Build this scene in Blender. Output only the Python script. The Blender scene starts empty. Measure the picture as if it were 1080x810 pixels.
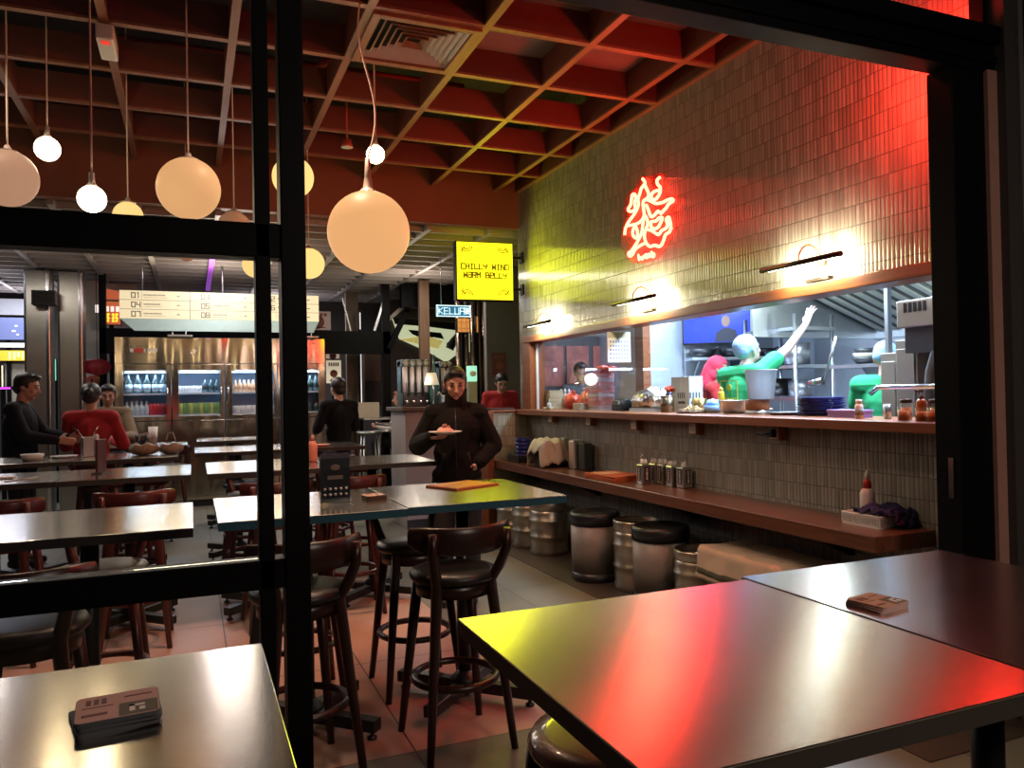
import bpy, bmesh, math, random
from mathutils import Vector, Matrix, Euler
random.seed(7)
C = bpy.context.scene
COL = C.collection
PI = math.pi

# ---------------------------------------------------------------- camera, world, exposure
FPX, YAW, PITCH, ROLL, EYE = 815.0, 0.39325, 0.011613, -0.0187814, 1.55
_fw = Vector((math.sin(YAW) * math.cos(PITCH), math.cos(YAW) * math.cos(PITCH), math.sin(PITCH)))
_r0 = Vector((math.cos(YAW), -math.sin(YAW), 0.0)); _u0 = _r0.cross(_fw)
_rt = math.cos(ROLL) * _r0 + math.sin(ROLL) * _u0
_up = -math.sin(ROLL) * _r0 + math.cos(ROLL) * _u0
cam_data = bpy.data.cameras.new('camera'); cam = bpy.data.objects.new('camera', cam_data); COL.objects.link(cam)
cam_data.sensor_width = 36.0; cam_data.lens = 36.0 * FPX / 1080.0; cam_data.clip_start = 0.02; cam_data.clip_end = 200
cam.matrix_world = Matrix(((_rt.x, _up.x, -_fw.x, 0), (_rt.y, _up.y, -_fw.y, 0), (_rt.z, _up.z, -_fw.z, EYE), (0, 0, 0, 1)))
C.camera = cam
C.view_settings.view_transform = 'Standard'; C.view_settings.look = 'None'
C.view_settings.exposure = 0.18; C.view_settings.gamma = 1.0; C.view_settings.use_curve_mapping = False
world = bpy.data.worlds.new('night'); C.world = world; world.use_nodes = True
world.node_tree.nodes['Background'].inputs[0].default_value = (0.55, 0.5, 0.6, 1)
world.node_tree.nodes['Background'].inputs[1].default_value = 0.012
try:
    C.cycles.use_denoising = True; C.cycles.max_bounces = 7; C.cycles.transparent_max_bounces = 16
    C.cycles.sample_clamp_indirect = 4.0; C.cycles.caustics_reflective = False; C.cycles.caustics_refractive = False
except Exception:
    pass

def ray(px, py):
    return _fw + _rt * ((px - 540.0) / FPX) + _up * ((405.0 - py) / FPX)
def atX(px, py, X):
    d = ray(px, py); t = X / d.x; return Vector((X, d.y * t, EYE + d.z * t))
def atY(px, py, Y):
    d = ray(px, py); t = Y / d.y; return Vector((d.x * t, Y, EYE + d.z * t))
def atZ(px, py, Z):
    d = ray(px, py); t = (Z - EYE) / d.z; return Vector((d.x * t, d.y * t, Z))

def lamp(name, kind, loc, energy, color, size=0.1, size_y=None, rot=None, spot=None, blend=0.5, parent=None):
    d = bpy.data.lights.new(name, kind); d.energy = energy; d.color = color
    if kind == 'AREA':
        d.size = size
        if size_y: d.shape = 'RECTANGLE'; d.size_y = size_y
    else:
        d.shadow_soft_size = size
    if kind == 'SPOT':
        d.spot_size = spot or 1.2; d.spot_blend = blend
    o = bpy.data.objects.new(name, d); COL.objects.link(o); o.location = loc
    if rot: o.rotation_euler = rot
    if parent: o.parent = parent
    return o

# kitchen strip lights, the mall's general light behind plus added ceiling fill, and the red sign light above the entrance
KITCHEN_W, MALL_W, RED_W, DINE_W, NEON_W = 85, 30, 58, 17, 30
for x, y, k in ((4.25, 3.3, 1.5), (4.25, 5.0, 1.3), (4.5, 6.9, 0.55)):
    lamp('kitchen_light', 'AREA', (x, y, 2.69), KITCHEN_W * k, (0.62, 0.80, 1.0), 0.35, 1.2, (0, 0, 0))
for x, y in ((-2.2, 9.6), (0.5, 9.4), (0.4, 11.2), (3.2, 11.2)):
    lamp('rear_hall_light', 'AREA', (x, y, 3.38), MALL_W, (1.0, 0.88, 0.78), 0.6, 0.6, (0, 0, 0))
    lamp('rear_ceiling_fill', 'AREA', (x, y, 2.9), MALL_W * 0.5, (1.0, 0.84, 0.72), 0.5, 0.5, (PI, 0, 0))  # added upward light without a fixture, brightens the rear ceiling
for x, y in ((-3.2, 12.6), (-2.6, 14.6), (1.5, 14.2)):
    lamp('mall_light', 'AREA', (x, y, 3.38), MALL_W * 1.3, (0.85, 0.88, 1.0), 0.8, 0.8, (0, 0, 0))
    lamp('rear_ceiling_fill', 'AREA', (x, y, 2.9), MALL_W * 0.5, (0.9, 0.88, 1.0), 0.5, 0.5, (PI, 0, 0))  # same added fill for the far part of the rear ceiling
lamp('dining_spot', 'SPOT', (0.75, 4.75, 3.84), DINE_W * 13, (1.0, 0.62, 0.40), 0.08, None, (0, 0, 0), 1.9, 0.9)
lamp('dining_spot', 'SPOT', (-1.2, 5.2, 3.84), DINE_W * 3, (1.0, 0.70, 0.48), 0.08, None, (0, 0, 0), 1.9, 0.9)
lamp('dining_spot', 'SPOT', (1.7, 3.3, 3.84), DINE_W * 4, (1.0, 0.70, 0.48), 0.08, None, (0, 0, 0), 1.9, 0.9)  # added spot without a fixture, brightens the standing man's face
lamp('corridor_light', 'AREA', (2.3, -1.4, 3.3), 65, (1.0, 0.80, 0.66), 1.0, 1.0, (0.25, 0, 0))

# ---------------------------------------------------------------- materials
MATS = {}
def mat(name, base=(0.5, 0.5, 0.5), rough=0.5, metal=0.0, emit=None, estr=0.0, var=0.12, vscale=14.0, bump=0.0, bscale=60.0, coat=0.0,
        alpha=None, trans=None, spec=None, subs=0.0):
    if name in MATS: return MATS[name]
    m = bpy.data.materials.new(name); m.use_nodes = True; nt = m.node_tree; N = nt.nodes; L = nt.links
    b = N['Principled BSDF']
    b.inputs['Roughness'].default_value = rough; b.inputs['Metallic'].default_value = metal
    if coat: b.inputs['Coat Weight'].default_value = coat; b.inputs['Coat Roughness'].default_value = 0.08
    if spec is not None: b.inputs['Specular IOR Level'].default_value = spec
    if trans: b.inputs['Transmission Weight'].default_value = trans
    if alpha is not None: b.inputs['Alpha'].default_value = alpha
    if subs: b.inputs['Subsurface Weight'].default_value = subs; b.inputs['Subsurface Radius'].default_value = (0.02, 0.008, 0.005)
    tc = N.new('ShaderNodeTexCoord')
    nz = N.new('ShaderNodeTexNoise'); nz.inputs['Scale'].default_value = vscale; nz.inputs['Detail'].default_value = 4
    L.new(tc.outputs['Object'], nz.inputs['Vector'])
    mx = N.new('ShaderNodeMix'); mx.data_type = 'RGBA'
    mx.inputs[6].default_value = tuple(c * (1 - var) for c in base) + (1,)
    mx.inputs[7].default_value = tuple(min(1, c * (1 + var)) for c in base) + (1,)
    L.new(nz.outputs['Fac'], mx.inputs[0]); L.new(mx.outputs[2], b.inputs['Base Color'])
    if emit:
        b.inputs['Emission Color'].default_value = tuple(emit) + (1,); b.inputs['Emission Strength'].default_value = estr
    if bump:
        n2 = N.new('ShaderNodeTexNoise'); n2.inputs['Scale'].default_value = bscale; n2.inputs['Detail'].default_value = 3
        L.new(tc.outputs['Object'], n2.inputs['Vector'])
        bp = N.new('ShaderNodeBump'); bp.inputs['Strength'].default_value = bump; bp.inputs['Distance'].default_value = 0.01
        L.new(n2.outputs['Fac'], bp.inputs['Height']); L.new(bp.outputs['Normal'], b.inputs['Normal'])
    MATS[name] = m
    return m

def wood_mat(name, base, dark, rough=0.4, axis=1, scale=3.0, coat=0.0):
    if name in MATS: return MATS[name]
    m = bpy.data.materials.new(name); m.use_nodes = True; nt = m.node_tree; N = nt.nodes; L = nt.links
    b = N['Principled BSDF']; b.inputs['Roughness'].default_value = rough
    if coat: b.inputs['Coat Weight'].default_value = coat; b.inputs['Coat Roughness'].default_value = 0.15
    tc = N.new('ShaderNodeTexCoord'); mp = N.new('ShaderNodeMapping')
    s = [scale * 9] * 3; s[axis] = scale * 0.6
    mp.inputs['Scale'].default_value = s
    L.new(tc.outputs['Object'], mp.inputs['Vector'])
    nz = N.new('ShaderNodeTexNoise'); nz.inputs['Scale'].default_value = 1.0; nz.inputs['Detail'].default_value = 6; nz.inputs['Distortion'].default_value = 0.6
    L.new(mp.outputs['Vector'], nz.inputs['Vector'])
    rp = N.new('ShaderNodeValToRGB'); rp.color_ramp.elements[0].position = 0.3; rp.color_ramp.elements[1].position = 0.7
    rp.color_ramp.elements[0].color = tuple(dark) + (1,); rp.color_ramp.elements[1].color = tuple(base) + (1,)
    L.new(nz.outputs['Fac'], rp.inputs['Fac']); L.new(rp.outputs['Color'], b.inputs['Base Color'])
    bp = N.new('ShaderNodeBump'); bp.inputs['Strength'].default_value = 0.08; bp.inputs['Distance'].default_value = 0.004
    L.new(nz.outputs['Fac'], bp.inputs['Height']); L.new(bp.outputs['Normal'], b.inputs['Normal'])
    MATS[name] = m
    return m

def steel_mat(name, base, rough, aniso=0.7, tangent=(0, 1, 0), brush_axis=0, var=0.10, wavy=0.0):
    if name in MATS: return MATS[name]
    m = bpy.data.materials.new(name); m.use_nodes = True; nt = m.node_tree; N = nt.nodes; L = nt.links
    b = N['Principled BSDF']; b.inputs['Metallic'].default_value = 1.0
    tc = N.new('ShaderNodeTexCoord'); mp = N.new('ShaderNodeMapping')
    s = [260.0] * 3; s[brush_axis] = 3.0; mp.inputs['Scale'].default_value = s
    L.new(tc.outputs['Object'], mp.inputs['Vector'])
    nz = N.new('ShaderNodeTexNoise'); nz.inputs['Scale'].default_value = 1.0; nz.inputs['Detail'].default_value = 3
    L.new(mp.outputs['Vector'], nz.inputs['Vector'])
    n2 = N.new('ShaderNodeTexNoise'); n2.inputs['Scale'].default_value = 5.0; n2.inputs['Detail'].default_value = 5
    L.new(tc.outputs['Object'], n2.inputs['Vector'])
    mr = N.new('ShaderNodeMapRange'); mr.inputs[3].default_value = rough * 0.85; mr.inputs[4].default_value = rough * 1.2
    L.new(n2.outputs['Fac'], mr.inputs[0]); L.new(mr.outputs[0], b.inputs['Roughness'])
    mx = N.new('ShaderNodeMix'); mx.data_type = 'RGBA'
    mx.inputs[6].default_value = tuple(c * (1 - var) for c in base) + (1,); mx.inputs[7].default_value = tuple(min(1, c * (1 + var)) for c in base) + (1,)
    L.new(nz.outputs['Fac'], mx.inputs[0]); L.new(mx.outputs[2], b.inputs['Base Color'])
    if aniso:
        b.inputs['Anisotropic'].default_value = aniso
        cb = N.new('ShaderNodeCombineXYZ')
        for i in range(3): cb.inputs[i].default_value = tangent[i]
        L.new(cb.outputs[0], b.inputs['Tangent'])
    bp = N.new('ShaderNodeBump'); bp.inputs['Strength'].default_value = 0.015; bp.inputs['Distance'].default_value = 0.001
    L.new(nz.outputs['Fac'], bp.inputs['Height']); L.new(bp.outputs['Normal'], b.inputs['Normal'])
    if wavy:   # sheet metal buckles gently
        m3 = N.new('ShaderNodeMapping'); m3.inputs['Scale'].default_value = (2.6, 2.6, 0.45); L.new(tc.outputs['Object'], m3.inputs['Vector'])
        n3 = N.new('ShaderNodeTexNoise'); n3.inputs['Scale'].default_value = 1.0; n3.inputs['Detail'].default_value = 1; L.new(m3.outputs['Vector'], n3.inputs['Vector'])
        b3 = N.new('ShaderNodeBump'); b3.inputs['Strength'].default_value = 1.0; b3.inputs['Distance'].default_value = wavy
        L.new(n3.outputs['Fac'], b3.inputs['Height']); L.new(bp.outputs['Normal'], b3.inputs['Normal']); L.new(b3.outputs['Normal'], b.inputs['Normal'])
    MATS[name] = m
    return m

def glass_mat(name, tint=(0.95, 0.97, 1.0), refl=1.0, rough=0.0):
    # thin pane: clear straight through, reflecting by its Fresnel term
    if name in MATS: return MATS[name]
    m = bpy.data.materials.new(name); m.use_nodes = True; nt = m.node_tree; N = nt.nodes; L = nt.links
    for n in list(N): N.remove(n)
    out = N.new('ShaderNodeOutputMaterial'); mixs = N.new('ShaderNodeMixShader')
    t = N.new('ShaderNodeBsdfTransparent'); t.inputs[0].default_value = tuple(tint) + (1,)
    g = N.new('ShaderNodeBsdfGlossy'); g.inputs['Roughness'].default_value = rough; g.inputs['Color'].default_value = (1, 1, 1, 1)
    lw = N.new('ShaderNodeLayerWeight'); lw.inputs['Blend'].default_value = 0.5
    pw = N.new('ShaderNodeMath'); pw.operation = 'POWER'; pw.inputs[1].default_value = 5.0
    mu = N.new('ShaderNodeMath'); mu.operation = 'MULTIPLY_ADD'; mu.inputs[1].default_value = 0.96 * min(refl, 1.0); mu.inputs[2].default_value = 0.04 * refl
    L.new(lw.outputs['Facing'], pw.inputs[0]); L.new(pw.outputs[0], mu.inputs[0]); L.new(mu.outputs[0], mixs.inputs[0]); L.new(t.outputs[0], mixs.inputs[1]); L.new(g.outputs[0], mixs.inputs[2])
    L.new(mixs.outputs[0], out.inputs[0])
    MATS[name] = m
    return m

def tile_mat(name, base, axes=('Y', 'Z'), w=0.029, h=0.118, rough=0.12):
    # upright finger mosaic: rounded ribs in the bump, grout rows and joints
    if name in MATS: return MATS[name]
    m = bpy.data.materials.new(name); m.use_nodes = True; nt = m.node_tree; N = nt.nodes; L = nt.links
    b = N['Principled BSDF']
    tc = N.new('ShaderNodeTexCoord'); sp = N.new('ShaderNodeSeparateXYZ'); L.new(tc.outputs['Object'], sp.inputs[0])
    def M(op, a, bb=None, c=None):
        n = N.new('ShaderNodeMath'); n.operation = op
        for i, q in enumerate((a, bb, c)):
            if q is None: continue
            if isinstance(q, (int, float)): n.inputs[i].default_value = q
            else: L.new(q, n.inputs[i])
        return n.outputs[0]
    u = M('DIVIDE', sp.outputs[axes[0]], w); v = M('DIVIDE', sp.outputs[axes[1]], h)
    row = M('FLOOR', v); col = M('FLOOR', u)
    fu = M('SUBTRACT', M('MULTIPLY', M('FRACT', u), 2.0), 1.0); fv = M('SUBTRACT', M('MULTIPLY', M('FRACT', v), 2.0), 1.0)
    au = M('ABSOLUTE', fu); av = M('ABSOLUTE', fv)
    ribu = M('SUBTRACT', 1.0, M('POWER', au, 3.0)); ribv = M('SUBTRACT', 1.0, M('POWER', av, 40.0))
    hgt = M('MULTIPLY', ribu, ribv)
    wn = N.new('ShaderNodeTexWhiteNoise'); wn.noise_dimensions = '2D'; cb = N.new('ShaderNodeCombineXYZ'); L.new(col, cb.inputs[0]); L.new(row, cb.inputs[1]); L.new(cb.outputs[0], wn.inputs['Vector'])
    grout = M('MAXIMUM', M('GREATER_THAN', av, 0.955), M('GREATER_THAN', au, 0.90))
    mx = N.new('ShaderNodeMix'); mx.data_type = 'RGBA'
    mx.inputs[6].default_value = tuple(c * 0.78 for c in base) + (1,); mx.inputs[7].default_value = tuple(c * 1.2 for c in base) + (1,)
    L.new(wn.outputs['Value'], mx.inputs[0])
    m2 = N.new('ShaderNodeMix'); m2.data_type = 'RGBA'; m2.inputs[7].default_value = tuple(c * 0.35 for c in base) + (1,)
    L.new(grout, m2.inputs[0]); L.new(mx.outputs[2], m2.inputs[6]); L.new(m2.outputs[2], b.inputs['Base Color'])
    rr = N.new('ShaderNodeMapRange'); rr.inputs[3].default_value = rough; rr.inputs[4].default_value = 0.75
    L.new(grout, rr.inputs[0]); L.new(rr.outputs[0], b.inputs['Roughness'])
    # every finger sits at a slightly different tilt
    jit = M('MULTIPLY', M('MULTIPLY', M('SUBTRACT', wn.outputs['Value'], 0.5), fu), 0.25)
    bp = N.new('ShaderNodeBump'); bp.inputs['Strength'].default_value = 0.55; bp.inputs['Distance'].default_value = 0.006
    L.new(M('ADD', hgt, jit), bp.inputs['Height']); L.new(bp.outputs['Normal'], b.inputs['Normal'])
    MATS[name] = m
    return m

def floor_mat(name):
    if name in MATS: return MATS[name]
    m = bpy.data.materials.new(name); m.use_nodes = True; nt = m.node_tree; N = nt.nodes; L = nt.links
    b = N['Principled BSDF']; b.inputs['Roughness'].default_value = 0.42
    tc = N.new('ShaderNodeTexCoord'); sp = N.new('ShaderNodeSeparateXYZ'); L.new(tc.outputs['Object'], sp.inputs[0])
    def M(op, a, bb=None):
        n = N.new('ShaderNodeMath'); n.operation = op
        for i, q in enumerate((a, bb)):
            if q is None: continue
            if isinstance(q, (int, float)): n.inputs[i].default_value = q
            else: L.new(q, n.inputs[i])
        return n.outputs[0]
    x, y = sp.outputs['X'], sp.outputs['Y']
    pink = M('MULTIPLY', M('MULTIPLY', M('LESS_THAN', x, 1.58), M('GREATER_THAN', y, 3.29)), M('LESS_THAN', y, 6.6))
    grey = N.new('ShaderNodeTexNoise'); grey.inputs['Scale'].default_value = 220; grey.inputs['Detail'].default_value = 2
    L.new(tc.outputs['Object'], grey.inputs['Vector'])
    big = N.new('ShaderNodeTexNoise'); big.inputs['Scale'].default_value = 1.6; big.inputs['Detail'].default_value = 5; L.new(tc.outputs['Object'], big.inputs['Vector'])
    def two(c0, c1, fac):
        n = N.new('ShaderNodeMix'); n.data_type = 'RGBA'
        for i, c in ((6, c0), (7, c1)):
            if isinstance(c, tuple): n.inputs[i].default_value = c + (1,)
            else: L.new(c, n.inputs[i])
        L.new(fac, n.inputs[0]); return n.outputs[2]
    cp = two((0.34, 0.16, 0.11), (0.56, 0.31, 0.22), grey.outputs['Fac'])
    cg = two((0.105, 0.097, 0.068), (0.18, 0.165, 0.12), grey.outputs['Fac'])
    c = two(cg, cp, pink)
    spk = M('GREATER_THAN', grey.outputs['Fac'], 0.66)
    # joints of the big slabs
    def joint(q, off, per):
        f = M('ABSOLUTE', M('SUBTRACT', M('FRACT', M('DIVIDE', M('SUBTRACT', q, off), per)), 0.5))
        return M('GREATER_THAN', f, 0.5 - 0.004 / per)
    j = M('MAXIMUM', joint(x, 0.88, 0.70), joint(y, 3.29, 1.2))
    c2 = two(c, (0.05, 0.035, 0.03), j)
    L.new(c2, b.inputs['Base Color'])
    mr = N.new('ShaderNodeMapRange'); mr.inputs[3].default_value = 0.28; mr.inputs[4].default_value = 0.6
    L.new(big.outputs['Fac'], mr.inputs[0]); L.new(mr.outputs[0], b.inputs['Roughness'])
    MATS[name] = m
    return m

# ---------------------------------------------------------------- mesh helpers
class MB:
    def __init__(s): s.v = []; s.f = []; s.sm = []; s.mi = []; s.m = 0
    def add(s, vs, fs, smooth=False):
        o = len(s.v); s.v += [Vector(q) for q in vs]
        for f in fs: s.f.append([i + o for i in f]); s.sm.append(smooth); s.mi.append(s.m)
        return s
    def box(s, c, d, rot=None, taper=1.0):
        c = Vector(c); hx, hy, hz = d[0] / 2, d[1] / 2, d[2] / 2
        vs = [Vector((x * hx * (taper if z > 0 else 1), y * hy * (taper if z > 0 else 1), z * hz)) for z in (-1, 1) for y in (-1, 1) for x in (-1, 1)]
        if rot is not None:
            R = rot if isinstance(rot, Matrix) else Euler(rot).to_matrix()
            vs = [R @ q for q in vs]
        return s.add([q + c for q in vs], [(0, 2, 3, 1), (4, 5, 7, 6), (0, 1, 5, 4), (2, 6, 7, 3), (1, 3, 7, 5), (0, 4, 6, 2)])
    def bb(s, a, b):
        return s.box([(a[i] + b[i]) / 2 for i in range(3)], [abs(b[i] - a[i]) for i in range(3)])
    def tube(s, pts, r, n=8, closed=False, caps=True, flat=None):
        pts = [Vector(p) for p in pts]; k = len(pts); rs = r if isinstance(r, (list, tuple)) else [r] * k
        vs = []; fs = []; prev = None
        for i, p in enumerate(pts):
            if closed: t = pts[(i + 1) % k] - pts[i - 1]
            else: t = pts[min(i + 1, k - 1)] - pts[max(i - 1, 0)]
            if t.length < 1e-9: t = Vector((0, 0, 1))
            t.normalize()
            if prev is None:
                a = Vector((0, 0, 1)) if abs(t.z) < 0.9 else Vector((1, 0, 0))
                u = t.cross(a).normalized()
            else:
                u = (prev - t * prev.dot(t));
                u = u.normalized() if u.length > 1e-6 else t.orthogonal().normalized()
            prev = u; w = t.cross(u)
            fl = flat or 1.0
            for j in range(n):
                an = 2 * PI * j / n
                vs.append(p + (u * math.cos(an) * fl + w * math.sin(an)) * rs[i])
        for i in range(k if closed else k - 1):
            for j in range(n):
                a = i * n + j; b = i * n + (j + 1) % n; i2 = (i + 1) % k
                fs.append((a, b, i2 * n + (j + 1) % n, i2 * n + j))
        s.add(vs, fs, True)
        if not closed and caps:
            o = len(s.v) - len(vs)
            s.f.append([o + j for j in range(n)][::-1]); s.sm.append(False); s.mi.append(s.m)
            s.f.append([o + (k - 1) * n + j for j in range(n)]); s.sm.append(False); s.mi.append(s.m)
        return s
    def cyl(s, a, b, r, r2=None, n=16): return s.tube([a, b], [r, r if r2 is None else r2], n)
    def bar(s, a, b, w, h, upv=(0, 0, 1)):
        a = Vector(a); b = Vector(b); t = (b - a); L = t.length; t.normalize(); upv = Vector(upv)
        x = t.cross(upv)
        if x.length < 1e-5: x = t.orthogonal()
        x.normalize(); z = x.cross(t)
        R = Matrix((x, t, z)).transposed()
        return s.box((a + b) / 2, (w, L, h), R)
    def lathe(s, prof, c=(0, 0, 0), n=24, smooth=True, M=None, sx=1.0, sy=1.0):
        c = Vector(c); vs = []; fs = []; k = len(prof)
        for r, z in prof:
            for j in range(n):
                a = 2 * PI * j / n; q = Vector((r * math.cos(a) * sx, r * math.sin(a) * sy, z))
                if M is not None: q = M @ q
                vs.append(c + q)
        for i in range(k - 1):
            for j in range(n):
                fs.append((i * n + j, i * n + (j + 1) % n, (i + 1) * n + (j + 1) % n, (i + 1) * n + j))
        if prof[0][0] > 1e-6: fs.append(tuple(range(n))[::-1])
        if prof[-1][0] > 1e-6: fs.append(tuple((k - 1) * n + j for j in range(n)))
        return s.add(vs, fs, smooth)
    def ell(s, c, r, M=None, u=16, v=10):
        if isinstance(r, (int, float)): r = (r, r, r)
        c = Vector(c); vs = [Vector((0, 0, -1))]; fs = []
        for i in range(1, v):
            ph = -PI / 2 + PI * i / v
            for j in range(u):
                a = 2 * PI * j / u; vs.append(Vector((math.cos(ph) * math.cos(a), math.cos(ph) * math.sin(a), math.sin(ph))))
        vs.append(Vector((0, 0, 1)))
        vs = [Vector((q.x * r[0], q.y * r[1], q.z * r[2])) for q in vs]
        if M is not None: vs = [M @ q for q in vs]
        for j in range(u):
            fs.append((0, 1 + (j + 1) % u, 1 + j)); t = len(vs) - 1; b = 1 + (v - 2) * u
            fs.append((t, b + j, b + (j + 1) % u))
        for i in range(v - 2):
            for j in range(u):
                a = 1 + i * u; fs.append((a + j, a + (j + 1) % u, a + u + (j + 1) % u, a + u + j))
        return s.add([q + c for q in vs], fs, True)
    def cap(s, a, b, ra, rb, n=10):
        # a rounded limb from a to b
        a = Vector(a); b = Vector(b); t = b - a; L = t.length
        if L < 1e-6: return s.ell(a, ra, None, n, 6)
        t.normalize(); pts = []; rs = []
        for q in (-0.98, -0.8, -0.5): pts.append(a + t * ra * q); rs.append(ra * math.sqrt(1 - q * q))
        pts.append(a); rs.append(ra); pts.append(a.lerp(b, 0.5)); rs.append((ra + rb) / 2); pts.append(b); rs.append(rb)
        for q in (0.5, 0.8, 0.98): pts.append(b + t * rb * q); rs.append(rb * math.sqrt(1 - q * q))
        return s.tube(pts, rs, n)
    def prism(s, poly, d, M=None):
        # polygon in local XZ, extruded along +Y by d
        n = len(poly); vs = [Vector((x, 0, z)) for x, z in poly] + [Vector((x, d, z)) for x, z in poly]
        if M is not None: vs = [M @ q for q in vs]
        fs = [tuple(range(n)), tuple(range(n, 2 * n))[::-1]] + [(i, i + n, (i + 1) % n + n, (i + 1) % n) for i in range(n)]
        return s.add(vs, fs)
    def grid(s, fn, nu, nv, smooth=True):
        vs = [fn(i / nu, j / nv) for j in range(nv + 1) for i in range(nu + 1)]
        fs = [(j * (nu + 1) + i, j * (nu + 1) + i + 1, (j + 1) * (nu + 1) + i + 1, (j + 1) * (nu + 1) + i) for j in range(nv) for i in range(nu)]
        return s.add(vs, fs, smooth)
    def mesh(s, name):
        me = bpy.data.meshes.new(name); me.from_pydata([tuple(q) for q in s.v], [], s.f)
        me.polygons.foreach_set('use_smooth', s.sm); me.polygons.foreach_set('material_index', s.mi); me.update()
        bm = bmesh.new(); bm.from_mesh(me); bmesh.ops.recalc_face_normals(bm, faces=bm.faces); bm.to_mesh(me); bm.free()
        return me
    def build(s, name, m, parent=None, bev=0.0, thick=0.0, seg=2, loc=None):
        me = s.mesh(name)
        for q in (m if isinstance(m, (list, tuple)) else [m]): me.materials.append(q)
        o = bpy.data.objects.new(name, me); COL.objects.link(o)
        if parent is not None: o.parent = parent
        if loc is not None: o.location = loc
        if thick:
            k = o.modifiers.new('thick', 'SOLIDIFY'); k.thickness = thick; k.offset = 0
        if bev:
            k = o.modifiers.new('bev', 'BEVEL'); k.width = bev; k.segments = seg; k.limit_method = 'ANGLE'; k.angle_limit = math.radians(40)
        return o

def thing(name, label, cat, loc=(0, 0, 0), rz=0.0, group=None):
    o = bpy.data.objects.new(name, None); COL.objects.link(o); o.location = loc; o.rotation_euler = (0, 0, rz); o.empty_display_size = 0.05
    o['label'] = label; o['category'] = cat
    if group: o['group'] = group
    return o
def tag(o, label, cat, group=None, kind=None):
    o['label'] = label; o['category'] = cat
    if group: o['group'] = group
    if kind: o['kind'] = kind
    return o
def struct(o): o['kind'] = 'structure'; return o
def dup(root, loc, rz=None, label=None, group=None, scale=None):
    r = root.copy(); COL.objects.link(r); r.location = loc
    if rz is not None: r.rotation_euler = (0, 0, rz)
    if label: r['label'] = label
    if group: r['group'] = group
    if scale: r.scale = scale
    for ch in list(root.children):
        c = ch.copy(); COL.objects.link(c); c.parent = r
        for g in list(ch.children):
            d = g.copy(); COL.objects.link(d); d.parent = c
    return r
def Q(px, py, z, off=(0, 0)):
    p = atZ(px, py, z); return (p.x + off[0], p.y + off[1], z)

# squared stroke lettering, 4 wide x 6 tall
GL = {
 'A': [[(0,0),(0,6),(4,6),(4,0)],[(0,3),(4,3)]], 'a': [[(0,6),(4,6),(4,0),(0,0),(0,3),(4,3)]],
 'B': [[(0,0),(4,0),(4,3),(0,3),(0,0)],[(0,3),(0,6),(3.2,6),(3.2,3)]], 'C': [[(4,6),(0,6),(0,0),(4,0)]],
 'D': [[(0,0),(0,6),(4,6),(4,0),(0,0)],[(1,0),(1,.01)]], 'E': [[(4,6),(0,6),(0,0),(4,0)],[(0,3),(3.4,3)]],
 'e': [[(4,0),(0,0),(0,6),(4,6),(4,3),(0,3)]], 'H': [[(0,0),(0,6)],[(4,0),(4,6)],[(0,3),(4,3)]],
 'I': [[(2,0),(2,6)],[(1,0),(3,0)],[(1,6),(3,6)]], 'K': [[(0,0),(0,6)],[(4,6),(0,3),(4,0)]], 'L': [[(0,6),(0,0),(4,0)]],
 'M': [[(0,0),(0,6),(2,3),(4,6),(4,0)]], 'N': [[(0,0),(0,6),(4,0),(4,6)]], 'R': [[(0,0),(0,6),(4,6),(4,3),(0,3)],[(2,3),(4,0)]],
 'U': [[(0,6),(0,0),(4,0),(4,6)]], 'W': [[(0,6),(0.4,0),(2,4),(3.6,0),(4,6)]], 'Y': [[(0,6),(0,3.4),(4,3.4)],[(4,6),(4,3.4),(2,0)]],
 '0': [[(0,0),(0,6),(4,6),(4,0),(0,0)]], '1': [[(1,6),(2,6),(2,0)]], '2': [[(0,6),(4,6),(4,3),(0,3),(0,0),(4,0)]],
 '3': [[(0,6),(4,6),(4,0),(0,0)],[(0.6,3),(4,3)]], '4': [[(0,6),(0,3),(4,3)],[(4,6),(4,0)]], '5': [[(4,6),(0,6),(0,3),(4,3),(4,0),(0,0)]],
 '6': [[(4,6),(0,6),(0,0),(4,0),(4,3),(0,3)]], '7': [[(0,6),(4,6),(4,0)]], '8': [[(0,0),(0,6),(4,6),(4,0),(0,0)],[(0,3),(4,3)]],
}
def letters(mb, text, O, U, V, h, stroke, depth, gap=1.6):
    # O lower left corner, U reading direction, V up; strokes are bars lying on the plane
    O = Vector(O); U = Vector(U).normalized(); V = Vector(V).normalized(); Nn = U.cross(V); k = h / 6.0; x = 0
    for ch in text:
        if ch in GL:
            for line in GL[ch]:
                for a, b in zip(line, line[1:]):
                    A = O + U * ((a[0] + x) * k) + V * (a[1] * k); B = O + U * ((b[0] + x) * k) + V * (b[1] * k)
                    t = (B - A); ln = t.length
                    if ln < 1e-6: continue
                    t.normalize(); mb.bar(A - t * stroke / 2, B + t * stroke / 2, stroke, depth, Nn)
        x += 4 + gap
    return x * k
def text_w(text, h, gap=1.6): return len(text) * (4 + gap) * h / 6.0 - gap * h / 6.0
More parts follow.
